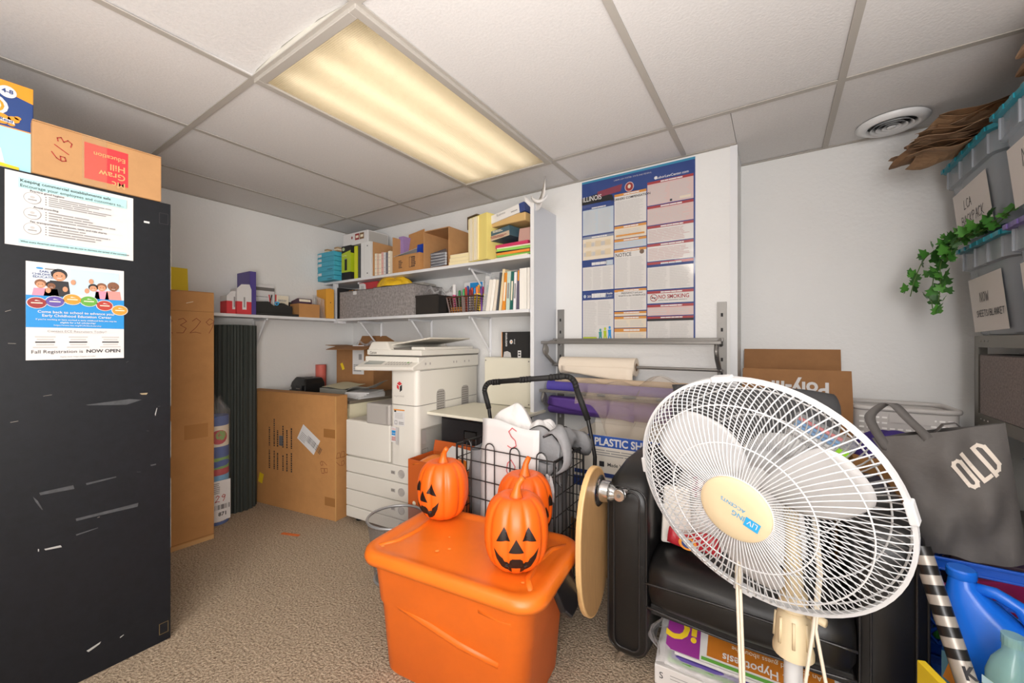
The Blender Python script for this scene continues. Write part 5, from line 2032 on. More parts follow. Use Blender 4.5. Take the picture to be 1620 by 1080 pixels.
rack(1.04, 'upper grey metal paper roll rack below the labor law poster')
pr = thing('paper_roll', 'short roll of cream craft paper hanging on the upper rack spindle', 'roll', (-.865, YB-.1, 1.01+.0))
g = G()
CRP = mk('craft_paper', '#e4d6c4', .7)
g.tube([(-.21, 0, .0), (.235, 0, .0)], .05, CRP, 28)
g.obj('roll', pr, smooth='auto')
g = G()
g.tube([(.2352, 0, 0), (.2356, 0, 0)], .022, mk('roll_core', '#8a6a4a', .8), 16)
g.obj('core', pr)
G().sheet(12, 6, lambda i, j: (-.19+.42*i, -.0505-.006*sin(pi*j)*i, -.0-.085*(j)*(.35+.65*i)), CRP).obj('loose_end', pr, solid=.0008, smooth=True)
rack(.76, 'lower grey metal roll rack holding the purple paper rolls', .235)
for k, (z, y, r, c, lb) in enumerate(((.885, .155, .04, '#4a3f96', 'blue-violet'), (.775, .13, .052, '#5a3c8a', 'dark purple'))):
    t = thing('purple_roll', lb+' roll of paper on the lower rack, '+('uppermost' if not k else 'hanging below the bar'), 'roll', (-.69, YB-y, z), 0, None)
    mm_ = mk('roll_'+lb.replace('-', '_').replace(' ', '_'), c, .5)
    g = G()
    g.tube([(-.44, 0, 0), (.40, 0, 0)], r, mm_, 26)
    g.obj('roll', t, smooth='auto')
    g = G()
    g.tube([(-.4404, 0, 0), (-.4412, 0, 0)], r*.45, mk('roll_core', '#8a6a4a', .8), 14)
    g.obj('core', t)
    if k:
        G().sheet(14, 6, lambda i, j: (-.43+.5*i, -r*1.02-.01*sin(6*i), .05-.1*j*(.5+.5*i)), mm_).obj('loose_end', t, solid=.001, smooth=True)
tlm = bpy.data.materials.new('tulle')
tlm.use_nodes = True
_b = tlm.node_tree.nodes['Principled BSDF']
_b.inputs['Base Color'].default_value = lin('#cdb9a3')
_b.inputs['Alpha'].default_value = .33
_b.inputs['Roughness'].default_value = .8
tl_ = thing('tulle_drape', 'sheer beige tulle draped over the purple rolls on the lower rack', 'fabric', (-.62, YB-.17, .93))
g = G()


def tul(i, j):
    x = -.3+.56*i+.012*sin(40*i*j)
    fold = .022*sin(26*i+1.5*sin(5*i))+.012*sin(51*i)
    if j < .3:
        return (x, .04-.1*(j/.3), .012*sin(19*i)+.035*max(0, sin(pi*(i-.6)/.4)) if i > .6 else .01*sin(19*i))
    k = (j-.3)/.7
    ln = .12+.25*max(0, sin(pi*min(1, max(0, (i-.15)/.85))))
    return (x+.02*sin(9*i)*k, -.062-.03*k+fold*k, .01*sin(19*i)-ln*k+(.02 if i > .6 else 0)*(1-k))


g.sheet(90, 18, tul, tlm)
g.obj('tulle', tl_, smooth=True)
g = G()
g.tube([(-.46, .0, .0), (.26, .0, .0)], .016, mk('tulle_roll', '#b9a48c', .8), 14)
g.obj('bolt', tl_, smooth='auto')
# things under the rack
pbx = carton('sheeting_box', 'white and blue box of plastic sheets under the lower roll rack', (-.6, 2.03, .49), 2, .52, .3, .2, mk('sheeting_white', '#d9d2c6', .6), flaps=[('y+', .03, 75)])
p = Pr((0, -.15, 0), (1, 0, 0), (0, 0, 1))
p.rect(-.26, .145, .26, .2, mk('sheeting_blue', '#2850a0', .5), 0)
p.text('PLASTIC SHEETS', .17, .154, .05, PAPER, 2, 'RIGHT', sx=.9, bold=.03)
p.rect(-.26, .0, .26, .02, NAVY, 0)
p.lines(-.15, .1, .2, .135, 3, INKG, 1, .4, .2)
p.rect(-.13, .05, -.105, .075, INK, 1)
p.text('Made With Recycled', -.09, .055, .024, INK, 1, bold=.01)
p.obj('print', pbx)
lbx = carton('navy_band_box', 'white box with a navy bottom band under the box of plastic sheets', (-.6, 2.04, .25), 1, .54, .32, .238, mk('sheeting_white', '#d9d2c6', .6), tape=None)
p = Pr((0, -.16, 0), (1, 0, 0), (0, 0, 1))
p.rect(-.27, .175, .27, .225, NAVY, 0)
p.text('BUSINESS', -.1, .185, .03, INKL, 1, bold=.02)
p.obj('print', lbx)
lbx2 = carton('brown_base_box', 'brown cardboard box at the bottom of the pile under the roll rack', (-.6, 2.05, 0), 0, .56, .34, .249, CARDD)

# ------------------------------------------------ BLACK LOUNGE CHAIR WITH TABLET ARM
ch = thing('lounge_chair', 'black leather lounge chair with a folded wooden tablet arm, piled with things', 'chair', (-.095, 1.39, 0))
PIP = mk('leather_piping', '#2c2a2a', .28)


def arm(x0, x1, nm_):
    g = G()
    w_, rings = x1-x0, []
    cx = (x0+x1)/2
    for (y, z0_, z1_, k) in ((0, .06, .60, .86), (.012, .045, .64, .97), (.05, .04, .675, 1), (.2, .04, .70, 1), (.42, .04, .70, 1), (.45, .05, .68, .9)):
        h = z1_-z0_
        rings.append([(cx+a, y, z0_+h/2+b) for a, b in rrect(w_*k, h, min(.05, w_*k*.42), 5)])
    g.loft(rings, LEATHER)
    a = g.obj('armrest', ch, smooth='auto', angle=60)
    g = G()
    for k in (.93, .62):
        pts = rrect(w_*k, .575*(1 if k > .9 else .96), .045*k, 5)
        g.tube([(cx+p_[0], .004 if k > .9 else -.001, .35+p_[1]) for p_ in pts], .0032, PIP, 5, closed=True)
    g.obj('piping', a, smooth=True)


arm(-.415, -.27, 'left')
arm(.275, .415, 'right')
g = G()
rings = []
for (x, k) in ((-.268, .8), (-.25, .95), (-.2, 1), (0, 1.03), (.2, 1), (.255, .95), (.273, .8)):
    pr_ = []
    for q in range(24):
        a = 2*pi*q/24
        cy, cz = cos(a), sin(a)
        y = .19+(.24)*math.copysign(abs(cy)**.45, cy)*(k if cy < 0 else 1)
        z = .335+.085*k*math.copysign(abs(cz)**.6, cz)
        pr_.append((x, y, z))
    rings.append(pr_)
g.loft(rings, LEATHER)
sc_ = g.obj('seat_cushion', ch, smooth='auto', angle=60)
g = G()
g.tube([(-.265+.535*q/20, -.045-.012*sin(pi*q/20), .352+.012*sin(pi*q/20)) for q in range(21)], .0035, PIP, 6)
g.tube([(-.265+.535*q/20, -.04-.012*sin(pi*q/20), .272-.006*sin(pi*q/20)) for q in range(21)], .0035, PIP, 6)
g.obj('piping', sc_, smooth=True)
g = G()
rings = []
for (z, k) in ((.33, .96), (.4, 1), (.7, 1), (.86, .98), (.9, .9), (.915, .75)):
    rings.append([(x, y, z) for x, y in rrect(.53*k, .11*k, .045*k, 5, 0.0, .40+.04*(z-.33))])
g.loft(rings, LEATHER)
g.obj('backrest', ch, smooth='auto', angle=60)
g = G()
g.box(-.265, .27, .02, .42, .215, .25, BLKM)
g.obj('seat_frame', ch, bev=.004)
for (x, y) in ((-.385, .02), (.385, .02), (-.385, .42), (.385, .42)):
    G().tube([(x+.03*(1 if x < 0 else -1), y, .06), (x, y, .0)], [.012, .008], CHROME, 10).obj('leg', ch, smooth='auto')
WOODF = mk('beech_face', '#b48c5e', .45, var=(9, .12), stretch=(20, 20, 1.5))
WOODE = mk('beech_edge', '#d9b17a', .4, var=(12, .08))
TBX, TBY, TBZ = -.445, -.045, .445
g = G()
ov = [(.135*cos(a)*(1 if abs(cos(a)) > .3 else 1), .262*math.copysign(abs(sin(a))**.8, sin(a))) for a in [2*pi*k/48 for k in range(48)]]
T = fr((TBX-.012, TBY, TBZ), (0, 1, 0), (0, 0, 1))
g.prism(ov, .02, WOODE, T)
ta = g.obj('tablet_board', ch, bev=.004)
g = G()
g.add([(x*.955, y*.975, .0206) for x, y in ov], [tuple(range(48))], WOODF, T)
g.obj('wood_face', ta)
g = G()
TP = fr((TBX+.009, TBY+.03, .615), (0, 1, 0), (0, 0, 1))
g.lathe([(.055, 0), (.055, .004), (.046, .010), (.038, .012), (.036, .04), (.030, .045), (.028, .05), (.022, .06)], CHROME, 32, T=TP)
pv = g.obj('swivel_mount', ch, smooth='auto')
g = G()
g.tube([(TBX+.062, TBY+.03, .615), (TBX+.095, TBY+.035, .618), (TBX+.11, TBY+.075, .62)], [.02, .017, .013], CHROME, 14)
g.lathe([(.019, -.02), (.021, -.018), (.021, .018), (.019, .02)], CHROME, 20, T=fr((TBX+.085, TBY+.032, .616), (1, 0, 0), (0, 0, 1)))
g.lathe([(.007, .02), (.006, .024)], STEEL, 12, T=fr((TBX+.085, TBY+.032, .616), (1, 0, 0), (0, 0, 1)))
g.obj('hinge', pv, smooth='auto')

# what is piled on the seat
PLAID = mk('print_plaid', '#7e3440', .7)
wbg = thing('white_plastic_bag', 'white plastic bag of clothes heaped on the chair seat behind the fan', 'bag', (-.13, 1.64, .425))
g = G()


def wb_f(i, j):
    a = 2*pi*i
    th_ = pi*j*.5
    k = 1+.09*sin(5*a+2*j)+.06*sin(9*a+1)
    return (.2*cos(a)*cos(th_)**.5*k, .1*sin(a)*cos(th_)**.5*k, .3*sin(th_)**1.1*(1+.08*sin(3*a)))


g.sheet(41, 14, wb_f, mk('white_bag', '#e4dfdc', .5, bump=(30, .7, .012)))
g.obj('bag', wbg, smooth=True)
pl = thing('plaid_cloth', 'dark red and white plaid cloth lying over the white bag on the chair', 'cloth', (-.16, 1.575, .6), 0)
g = G()
g.sheet(14, 10, lambda i, j: (-.09+.2*i, -.035+.06*j-.02*sin(4*i), .0+.15*j-.02*i+.008*sin(9*i)), mk('plaid_white', '#d8cdcb', .8))
for k in range(7):
    g.sheet(2, 10, lambda i, j, k=k: (-.08+.026*k+.009*i, -.039+.06*j-.02*sin(4*(.05+.13*k)), .002+.15*j-.02*(.05+.13*k)), PLAID)
for k in range(4):
    g.sheet(14, 2, lambda i, j, k=k: (-.09+.2*i, -.0395+.06*(.12+.25*k+.08*j)-.02*sin(4*i), .0025+.15*(.12+.25*k+.08*j)-.02*i+.008*sin(9*i)), PLAID)
g.obj('cloth', pl, smooth=True)
yl = thing('yellow_tag_bag', 'clear packet with a yellow tag at the left end of the chair seat', 'packet', (-.30, 1.52, .43), 14)
G().box(-.05, .055, -.015, .03, 0, .2, mk('packet_white', '#e2dcd4', .3), top=(.01, .01)).obj('packet', yl, bev=.008)
p = Pr((0, -.0155, 0), (1, 0, 0), (0, .1, 1))
p.rect(.005, .05, .035, .15, YELLOW, 2)
p.obj('yellow_tag', yl)
rd_ = thing('red_packet', 'shiny red packet with a round blue emblem on the chair seat', 'packet', (-.245, 1.47, .43), -10)
g = G()
g.sheet(10, 8, lambda i, j: (-.07+.16*i, -.02+.05*j, .005+.065*sin(pi*min(1, j*.9+.1))*(1-.2*sin(6*i))), mk('packet_red', '#b02a35', .25, bump=(30, .6, .01)))
g.obj('packet', rd_, smooth=True, solid=.004)
p = Pr((-.0, -.024, .03), (1, 0, 0), (0, .3, 1))
p.ell(.0, .01, .03, .02, ORANGE, 1)
p.ell(.0, .01, .02, .014, NAVY, 2)
p.rect(-.008, .006, .008, .014, PAPER, 3)
p.obj('emblem', rd_)
tin = thing('cream_tub', 'small cream tub with ribbed lid on top of the white bag', 'tub', (-.06, 1.62, .735))
g = G()
g.lathe([(.03, 0), (.036, .02), (.036, .05), (.02, .06), (.001, .061)], mk('tub_cream', '#e7d9bb', .4), 20)
g.obj('tub', tin, smooth='auto')
mkb = thing('clear_marker_case', 'clear case of red and blue pens with a green clip on the chair', 'case', (.115, 1.68, .82), 0, rot=(.3, .5, .1))
G().box(-.09, .09, -.02, .03, -.04, .05, CLEAR).obj('case', mkb, bev=.004)
g = G()
for k, c in enumerate((RED, BLUE, BLUE, PAPER, PAPER, INKG)):
    g.tube([(-.08, 0, .04-.014*k), (.05, .0, .04-.014*k)], .006, c, 8)
g.obj('pens', mkb)
G().box(.05, .085, -.028, -.0205, -.03, .02, mk('clip_lime', '#8fd12f', .4)).obj('green_clip', mkb)
bmt = thing('grey_jacket', 'dark grey cloth jacket hung over the back of the lounge chair', 'jacket', (-.095, 1.81, .955))
g = G()


def jk(i, j):
    a = -1.1+2.2*j
    x = -.27+.54*i
    return (x+.01*sin(8*j), .085*sin(a)*1.05, -.0+.0*i-.17*(1-cos(a))*1.6+.008*sin(7*i+3*j)+.02*sin(pi*i))


g.sheet(20, 16, jk, mk('jacket_grey', '#454547', .9, bump=(40, .5, .005)))
g.obj('cloth', bmt, smooth=True, solid=.006)
# packages under the seat
ub1 = thing('white_flat_carton', 'flat white carton lowest in the stack under the lounge chair', 'box', (-.1, 1.60, 0), 2)
G().box(-.25, .25, -.2, .2, 0, .065, mk('carton_white2', '#d9d5d2', .5)).obj('carton', ub1, bev=.003)
p = Pr((0, -.2, 0), (1, 0, 0), (0, 0, 1))
p.lines(-.2, .03, .0, .05, 2, INKG, 1, .2, .1)
p.frame(.0, .01, .05, .06, .002, BLUE, 1)
p.stroke([(.01, .015), (.02, .04), (.03, .02), (.04, .05)], .003, NAVY, 1)
p.text('S', -.235, .025, .03, INK, 1)
p.obj('print', ub1)
ub2 = thing('poster_pack', 'plastic-wrapped orange and purple classroom poster set under the lounge chair', 'posters', (-.09, 1.585, .0665), 2)
T = M.Rotation(-.62, 4, 'X')
g = G()
for k in range(4):
    g.box(-.23+.01*k, .24-.008*k, -.17+.004*k, .1, .012*k, .012*k+.009, (PAPER, GREEN, PURPLE, PAPER)[k])
g.obj('posters', ub2)
p = Pr((0, -.155, .0455), (1, 0, 0), (0, .85, .52))
OB2 = mk('poster_orangebrown', '#b96f22', .35)
p.poly([(-.12, .025), (.05, .0), (.24, .0), (.24, .17), (-.12, .17)], PAPER, 0)
p.rect(-.105, .02, .23, .17, OB2, 1)
p.poly([(-.23, .0), (-.125, .0), (-.13, .17), (-.23, .17)], mk('poster_magenta', '#8c2f86', .35), 1)
p.rect(-.12, .004, .23, .014, GREEN, 2)
p.text('iC', -.135, .115, .11, YELLOW, 3, rot=pi, bold=.03)
p.text('Make a Hypothesis', .2, .045, .034, PAPER, 3, rot=pi, bold=.015)
p.text('An educated guess about the', .2, .075, .02, PAPER2, 3, rot=pi)
p.text('answer. "I guess that..."', .2, .1, .02, PAPER2, 3, rot=pi)
p.text('"I think that..."', .2, .125, .02, PAPER2, 3, rot=pi)
p.obj('print', ub2)
g = G()
g.box(-.23, .235, -.155, .1, .0, .02, PAPER2, M.Translation((0, 0, .044)) @ T if False else None)
wedge = G()
wedge.add([(-.23, -.155, .0445), (.24, -.155, .0445), (.24, .0, .0445), (-.23, .0, .0445), (-.23, .0, .138), (.24, .0, .138)],
          [(3, 2, 1, 0), (0, 1, 5, 4), (2, 3, 4, 5), (0, 4, 3), (1, 2, 5)], PAPER)
wedge.obj('top_poster', ub2)
g = G()
g.sheet(26, 12, lambda i, j: (-.255+.51*i, -.19+.2*j, .075*j+.012+.012*sin(17*i+4*j)*sin(9*j+3*i)+.006*sin(31*i) + .045*(1 if False else 0)+.045*j), CLEARW)
g.sheet(8, 8, lambda i, j: (-.262+.02*sin(7*i+5*j), -.18+.2*i, .01+.18*j*(.45+.5*i)+.01*sin(11*i)), CLEARW)
g.obj('plastic_wrap', ub2, smooth=True)

# ------------------------------------------------ PEDESTAL FAN
FW = mk('fan_white', '#cdcdce', .4)
FCm = mk('fan_cream', '#d6c3a0', .4)
FB = mk('fan_blade', '#bfbdbd', .35)
fa = thing('pedestal_fan', 'white pedestal fan with a tilted round wire grille in front of the lounge chair', 'fan', (.029, 1.0, 0))
C0_ = V((-.043, .9, .857))
az, el = -.335, -.237
nrm = V((sin(az)*cos(el), -cos(az)*cos(el), sin(el)))
rgt = V((0, 0, 1)).cross(nrm)*1.0
rgt = V((nrm.y, -nrm.x, 0)).normalized()*-1
upv = nrm.cross(rgt)
off = C0_-V((.029, 1.0, 0))
TF = M(((rgt.x, upv.x, nrm.x, off.x), (rgt.y, upv.y, nrm.y, off.y), (rgt.z, upv.z, nrm.z, off.z), (0, 0, 0, 1)))


def crv(pts, t):
    k = t*(len(pts)-1)
    i = min(int(k), len(pts)-2)
    f_ = k-i
    p0, p1, p2, p3 = pts[max(0, i-1)], pts[i], pts[i+1], pts[min(len(pts)-1, i+2)]
    return tuple(.5*((2*b)+(-a+c)*f_+(2*a-5*b+4*c-d)*f_*f_+(-a+3*b-3*c+d)*f_**3) for a, b, c, d in zip(p0, p1, p2, p3))


def cage(prof, n, twist, wr, mat, seg=10, skip=1):
    g = G()
    for k in range(n):
        a0 = 2*pi*k/n
        path = []
        for q in range(seg+1):
            t = q/seg
            r, h, tw_ = crv(prof, t)
            a = a0+tw_*twist
            path.append((r*cos(a), r*sin(a), h))
        g.tube(path, wr, mat, 4, T=TF, cap=False)
    return g


def ring(g, r, h, wr, mat, n=64, sides=5):
    g.tube([(r*cos(2*pi*k/n), r*sin(2*pi*k/n), h) for k in range(n)], wr, mat, sides, closed=True, T=TF)


pf_ = [(.05, .060, 0), (.09, .062, .05), (.13, .056, .2), (.175, .043, .5), (.21, .024, .8), (.2275, .002, 1)]
gf = cage(pf_, 100, -.16, .00125, FW)
ring(gf, .125, .0567, .0015, FW)
ring(gf, .19, .036, .0015, FW)
ring(gf, .062, .0605, .002, FW)
fg = gf.obj('front_grille', fa, smooth=True)
pb_ = [(.055, -.085, 0), (.10, -.085, .1), (.15, -.075, .35), (.195, -.05, .7), (.22, -.022, .9), (.2275, -.004, 1)]
gr_ = cage(pb_, 100, .34, .00125, FW)
ring(gr_, .13, -.081, .0016, FW)
ring(gr_, .195, -.051, .0016, FW)
ring(gr_, .222, -.02, .0016, FW)
gr_.obj('rear_grille', fa, smooth=True)
g = G()
g.lathe([(.2265, .004), (.2325, .0045), (.2325, -.0075), (.2265, -.007), (.2265, .004)], FW, 72, T=TF, cap=False)
rm = g.obj('rim_band', fa, smooth='auto')
for a in (.12, 1.57, 3.0, 4.9):
    g = G()
    g.box(-.018, .018, .224, .2355, -.010, .008, FW, TF @ M.Rotation(a, 4, 'Z'))
    g.obj('rim_clip', rm, bev=.002)
g = G()
g.lathe([(.0625, .061), (.062, .067), (.055, .0705), (.03, .0715), (.001, .072)], FCm, 40, T=TF)
bg = g.obj('badge', fg, smooth='auto')
# badge lettering, upside down as in the photograph
tang = R_(180-22)
cx_, sx_ = cos(tang), sin(tang)
p = Pr((0, 0, 0), (1, 0, 0), (0, 1, 0), step=.0004)
p.T = TF @ M.Translation((0, 0, .0722)) @ M.Rotation(tang, 4, 'Z')
p.rect(-.047, -.006, -.022, .014, mk('badge_blue', '#2b9fd6', .4), 0)
p.text('LIV', -.044, -.003, .0155, PAPER, 1, sx=.85)
p.text('ING', -.0215, -.003, .0155, mk('badge_blue', '#2b9fd6', .4), 1, sx=.85)
p.text('ACCENTS', -.018, -.0165, .0105, mk('badge_blue', '#2b9fd6', .4), 1, sx=.95)
p.g.obj('lettering', fa)
g = G()
g.lathe([(.001, .03), (.03, .028), (.04, .015), (.042, -.03), (.001, -.031)], FB, 28, T=TF)
g.obj('blade_hub', fa, smooth='auto')


def blade(ang):
    g = G()

    def f(i, j):
        r = .036+.158*j
        wdt = .55+.45*sin(pi*min(1, .25+j*.62))
        half = (.72*wdt)*(1-.3*j)*.95
        a = ang+(i-.5)*2*half+.25*j
        edge = 1-.12*(abs(i-.5)*2)**4
        rr = .036+(r-.036)*edge
        return (rr*cos(a), rr*sin(a), -.0+.03*(i-.5)*(1-.35*j)*1.6)
    g.sheet(12, 12, f, FB, T=TF)
    g.obj('blade', fa, smooth=True, solid=.002)


for a in (130, 12, 252):
    blade(R_(a))
g = G()
g.lathe([(.001, -.088), (.05, -.088), (.062, -.095), (.064, -.15), (.05, -.185), (.03, -.195), (.001, -.196)], FW, 32, T=TF)
g.obj('motor_housing', fa, smooth='auto')
g = G()
g.tube([(-.02, .005, .86), (-.005, .0, .82), (0, 0, .74), (0, 0, .6)], [.013, .013, .014, .02], FCm, 18)
g.obj('neck', fa, smooth='auto')
g = G()
g.lathe([(.022, .64), (.025, .635), (.025, .605), (.021, .602), (.026, .598), (.030, .585), (.032, .54), (.036, .525), (.036, .515), (.019, .513)], FCm, 28)
g.obj('collar', fa, smooth='auto')
g = G()
for k in range(8):
    a = 2*pi*k/8
    g.tube([(.0295*cos(a), .0295*sin(a), .59), (.033*cos(a), .033*sin(a), .54)], .003, FCm, 6)
g.tube([(.024, -.02, .613), (.05, -.035, .613)], .008, FCm, 8)
g.obj('collar_grip', fa, smooth=True)
G().tube([(0, 0, .03), (0, 0, .52)], .0165, FW, 18).obj('pole', fa, smooth='auto')
G().lathe([(.21, 0), (.21, .012), (.18, .022), (.05, .04), (.03, .06), (.02, .06)], FW, 48).obj('base', fa, smooth='auto')
COR = mk('cord_ivory', '#ddd2bf', .5)
g = G()
g.tube([(-.02, .03, .86), (-.075, .0, .78), (-.098, -.05, .68), (-.092, -.05, .5), (-.085, -.055, .3), (-.09, -.06, .1), (-.1, -.1, .045), (-.0, -.17, .03)], .0032, COR, 7)
g.tube([(-.016, .032, .86), (-.07, .0, .78), (-.092, -.052, .68), (-.086, -.052, .5), (-.079, -.057, .3), (-.084, -.062, .1), (-.09, -.105, .045), (.0, -.165, .03)], .0032, COR, 7)
g.tube([(.03, .02, .85), (.04, -.02, .7), (.03, -.045, .6), (.018, -.05, .5), (.02, -.05, .3), (.02, -.05, .06)], .0032, COR, 7)
g.tube([(.034, .02, .85), (.044, -.02, .7), (.034, -.04, .6), (.05, -.04, .5), (.075, -.04, .38), (.085, -.05, .06)], .0032, COR, 7)
g.obj('power_cord', fa, smooth=True)

# ------------------------------------------------ ALCOVE: cartons and the laundry basket
carton('alcove_base_carton', 'brown carton at the bottom of the stack in the alcove', (.06, 2.4, 0), 0, .44, .3, .5, CARD2)
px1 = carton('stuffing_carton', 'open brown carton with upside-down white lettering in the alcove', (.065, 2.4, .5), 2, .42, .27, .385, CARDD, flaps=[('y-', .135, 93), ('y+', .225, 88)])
p = Pr((0, -.1355, .388), (1, 0, 0), (0, .05, 1))
p.text('Poly-fil', .13, .075, .085, PAPER, 1, rot=pi, sx=.95, bold=.03)
p.obj('lettering', px1)
for sx in (-1, 1):
    g = G()
    T = fr((sx*.21, 0, .385), (0, sx, 0), (-sx*.75, 0, .7))
    g.add([(-.13, 0, 0), (.13, 0, 0), (.1, .09, 0), (-.1, .09, 0)], [(0, 1, 2, 3)], CARDD, T)
    g.obj('side_flap', px1, solid=.004)
cloth('white_stuffing', 'lump of white stuffing showing in the open alcove carton', (.07, 2.4, .87), .1, .07, .1, mk('stuffing', '#dedad6', .9, bump=(40, .9, .02)), 5, amp=.25, cat='stuffing')
lbk = thing('laundry_basket', 'translucent white plastic laundry basket with slotted sides in the alcove', 'basket', (.445, 2.4, .461))
BKM = mk('basket_translucent', '#cfcac6', .35, alpha=.86)
g = G()
rings = [rr3(w_, d_, .05, z, 5) for (w_, d_, z) in ((.30, .22, 0), (.32, .24, .2), (.335, .25, .40))]
g.loft(rings, BKM, cap=(True, False))
g.loft([rr3(w_, d_, .05, z, 5) for (w_, d_, z) in ((.29, .21, .01), (.31, .23, .2), (.325, .24, .40))][::-1], BKM, cap=(False, False))
g.obj('shell', lbk, smooth='auto')
g = G()
n_ = rr3(.335, .25, .055, .405, 6)
g.tube(n_, .011, BKM, 8, closed=True)
g.obj('rim', lbk, smooth=True)
g = G()
SLOT = mk('basket_slot', '#f1eeea', .5)
for q in range(6):
    for k in range(12):
        x = -.145+.0245*k
        if 3 < k < 9 and q > 3:
            continue
        z = .25+.023*q
        yb = -.118-.01*(z-.2)
        g.box(x, x+.016, yb-.0055, yb-.0015, z, z+.007, SLOT)
g.box(-.05, .085, -.1285, -.122, .35, .385, BKM)
g.obj('slots', lbk)['kind'] = 'stuff'
carton('basket_stand_carton', 'brown carton under the translucent laundry basket', (.445, 2.41, 0), 0, .32, .26, .46, CARD)
cloth('purple_cloth', 'purple cloth heaped in front of the laundry basket', (.40, 2.15, .70), .16, .1, .10, mk('purple_cloth', '#3d2c78', .8, bump=(25, .6, .01)), 8, amp=.3)
carton('purple_cloth_carton', 'cardboard box under the purple cloth behind the grey tote bag', (.42, 2.14, 0), 0, .34, .22, .70, CARD2)

# ------------------------------------------------ RIGHT: metal shelf unit and its bins
su = thing('metal_shelf_unit', 'grey metal shelf unit on the right wall with storage bins', 'shelf', (.66, 1.4, 0))
MS = mk('shelf_metal', '#77736b', .45, .4)
for (x, y) in ((0, .93), (.43, .93), (0, -.95), (.43, -.95)):
    g = G()
    g.box(x, x+.004, y-.018, y+.018, 0, 1.172, MS)
    g.box(x if x == 0 else x-.03, x+.034 if x == 0 else x+.004, y+.014, y+.018, 0, 1.172, MS)
    g.obj('upright', su)
for z in (.12, .515, .872, 1.172):
    s_ = G().box(.006, .428, -.93, .91, z-.012, z, MS).obj('shelf_board', su)
    G().box(-.002, .006, -.93, .91, z-.045, z, MS).obj('front_beam', s_, bev=.002)
    g = G()
    for k in range(3):
        g.lathe([(.004, 0), (.003, .002)], STEEL, 8, T=fr((-.0022, .88-.03*k, z-.02), (0, -1, 0), (0, 0, 1)))
    g.obj('rivets', s_)['kind'] = 'stuff'

BINM = mk('bin_clear', '#b4bac2', .22, alpha=.55)
BINL = mk('bin_lid_teal', '#1b8596', .35)
BINP = mk('bin_lid_purple', '#6a5796', .4)


def tub(name, label, y0, y1, z0, z1, xf, lid, words, seed, lw=.0, contents=None):
    """clear storage tub; long label on its -x face; y0 far end, y1 near end"""
    t = thing(name, label, 'bin', (xf, (y0+y1)/2, z0), 0, 'storage tubs on the metal shelf unit')
    w_, h = (y0-y1), z1-z0
    dx = .42
    g = G()
    bi = .035
    rings = [[(x+dx/2, y, z) for x, y, z in rr3(dx-2*b, w_-2*b, .04, z, 4)] for (b, z) in ((bi+.006, 0), (bi, .008), (.012, h-.075), (.0, h-.07), (.0, h))]
    g.loft(rings, BINM, cap=(True, False))
    g.obj('tub', t, smooth='auto')
    g = G()      # flanges under the rim
    for k in range(4):
        y = -w_/2+.04+(w_-.08)*k/3
        g.box(-.005, .006, y-.003, y+.003, h-.07, h-.002, BINM)
    g.obj('ribs', t)['kind'] = 'stuff'
    g = G()
    g.loft([[(x+dx/2, y, z) for x, y, z in rr3(dx+2*b, w_+2*b, .045, z, 4)] for (b, z) in ((.006, h), (.014, h+.002), (.014, h+.018), (.0, h+.026))], lid)
    for k in range(7):
        y = -w_/2+.03+(w_-.06)*k/6
        g.box(-.018, -.0135, y-.012, y+.012, h+.001, h+.016, lid)
    g.obj('lid', t, smooth='auto')
    if contents:
        G().box(.075, dx-.07, -w_/2+.07, w_/2-.07, .02, h*.72, contents).obj('contents', t, bev=.02)
    # label on the sloping side
    sl_ = (bi-.012)/(h-.075)
    T0 = (bi-.004, 0, 0)
    p = Pr(T0, (0, -1, 0), (-sl_, 0, 1))
    lh = h-.11
    p.poly([(-w_*.40, .012), (w_*.30+lw, .02), (w_*.29+lw, lh+.01), (-w_*.40, lh)], PAPER2 if False else mk('label_paper', '#d9d2cc', .7), 2)
    for (s_, a, b, sz) in words:
        p.hand(s_, a, b, sz, INK, .0028, 4, .12, .72, rot=.02)
    p.obj('label', t)
    return t


CB = mk('bin_contents_blue', '#66728a', .9)
CG_ = mk('bin_contents_grey', '#8a8c90', .9)
tub('storage_tub', 'clear storage tub marked LCA backpack with a teal lid, under the paper bags', 2.455, 1.995, 1.552, 1.86, .605, BINL, (('LCA', -.085, .12, .034), ('BACKPACK', -.125, .06, .036)), 1, contents=CG_)
tub('storage_tub', 'clear storage tub marked NOW sheet and blanket, with ivy hanging over it', 2.36, 1.955, 1.174, 1.50, .625, BINL, (('NOW', -.075, .125, .034), ('SHEETS/BLANKET', -.12, .07, .0225)), 2, contents=CB)
tub('storage_tub', 'clear storage tub marked NEW with a teal lid at the right edge of the photo', 1.955, 1.5, 1.552, 1.86, .595, BINL, (('NEW', -.1, .12, .05),), 3, contents=CG_)
tub('storage_tub', 'clear storage tub with a purple lid marked sheets, below the NEW tub', 1.93, 1.48, 1.174, 1.50, .615, BINP, (('SHEETS', -.12, .12, .045),), 4, contents=CB)
fbn = felt_bin('fabric_bin', 'brown-grey fabric bin on the second shelf of the metal shelf unit', (.67, 2.0, .8735), .62, .38, .225, rz=-90, mat=mk('fabric_brown', '#857a76', .95, var=(120, .3), bump=(130, .4, .002)))
fbn.location = (.655, 1.97, .8735)
mgz = thing('magazine_stack', 'magazines and papers lying on top of the brown-grey fabric bin', 'magazines', (.9, 1.97, 1.105), 0)
for k in range(4):
    G().box(-.17+.01*k, .14-.012*k, -.22+.02*k, .24-.03*k, .004*k, .004*k+.0034, (PAPER, PINK, NAVY, PAPER2)[k]).obj('magazine', mgz)

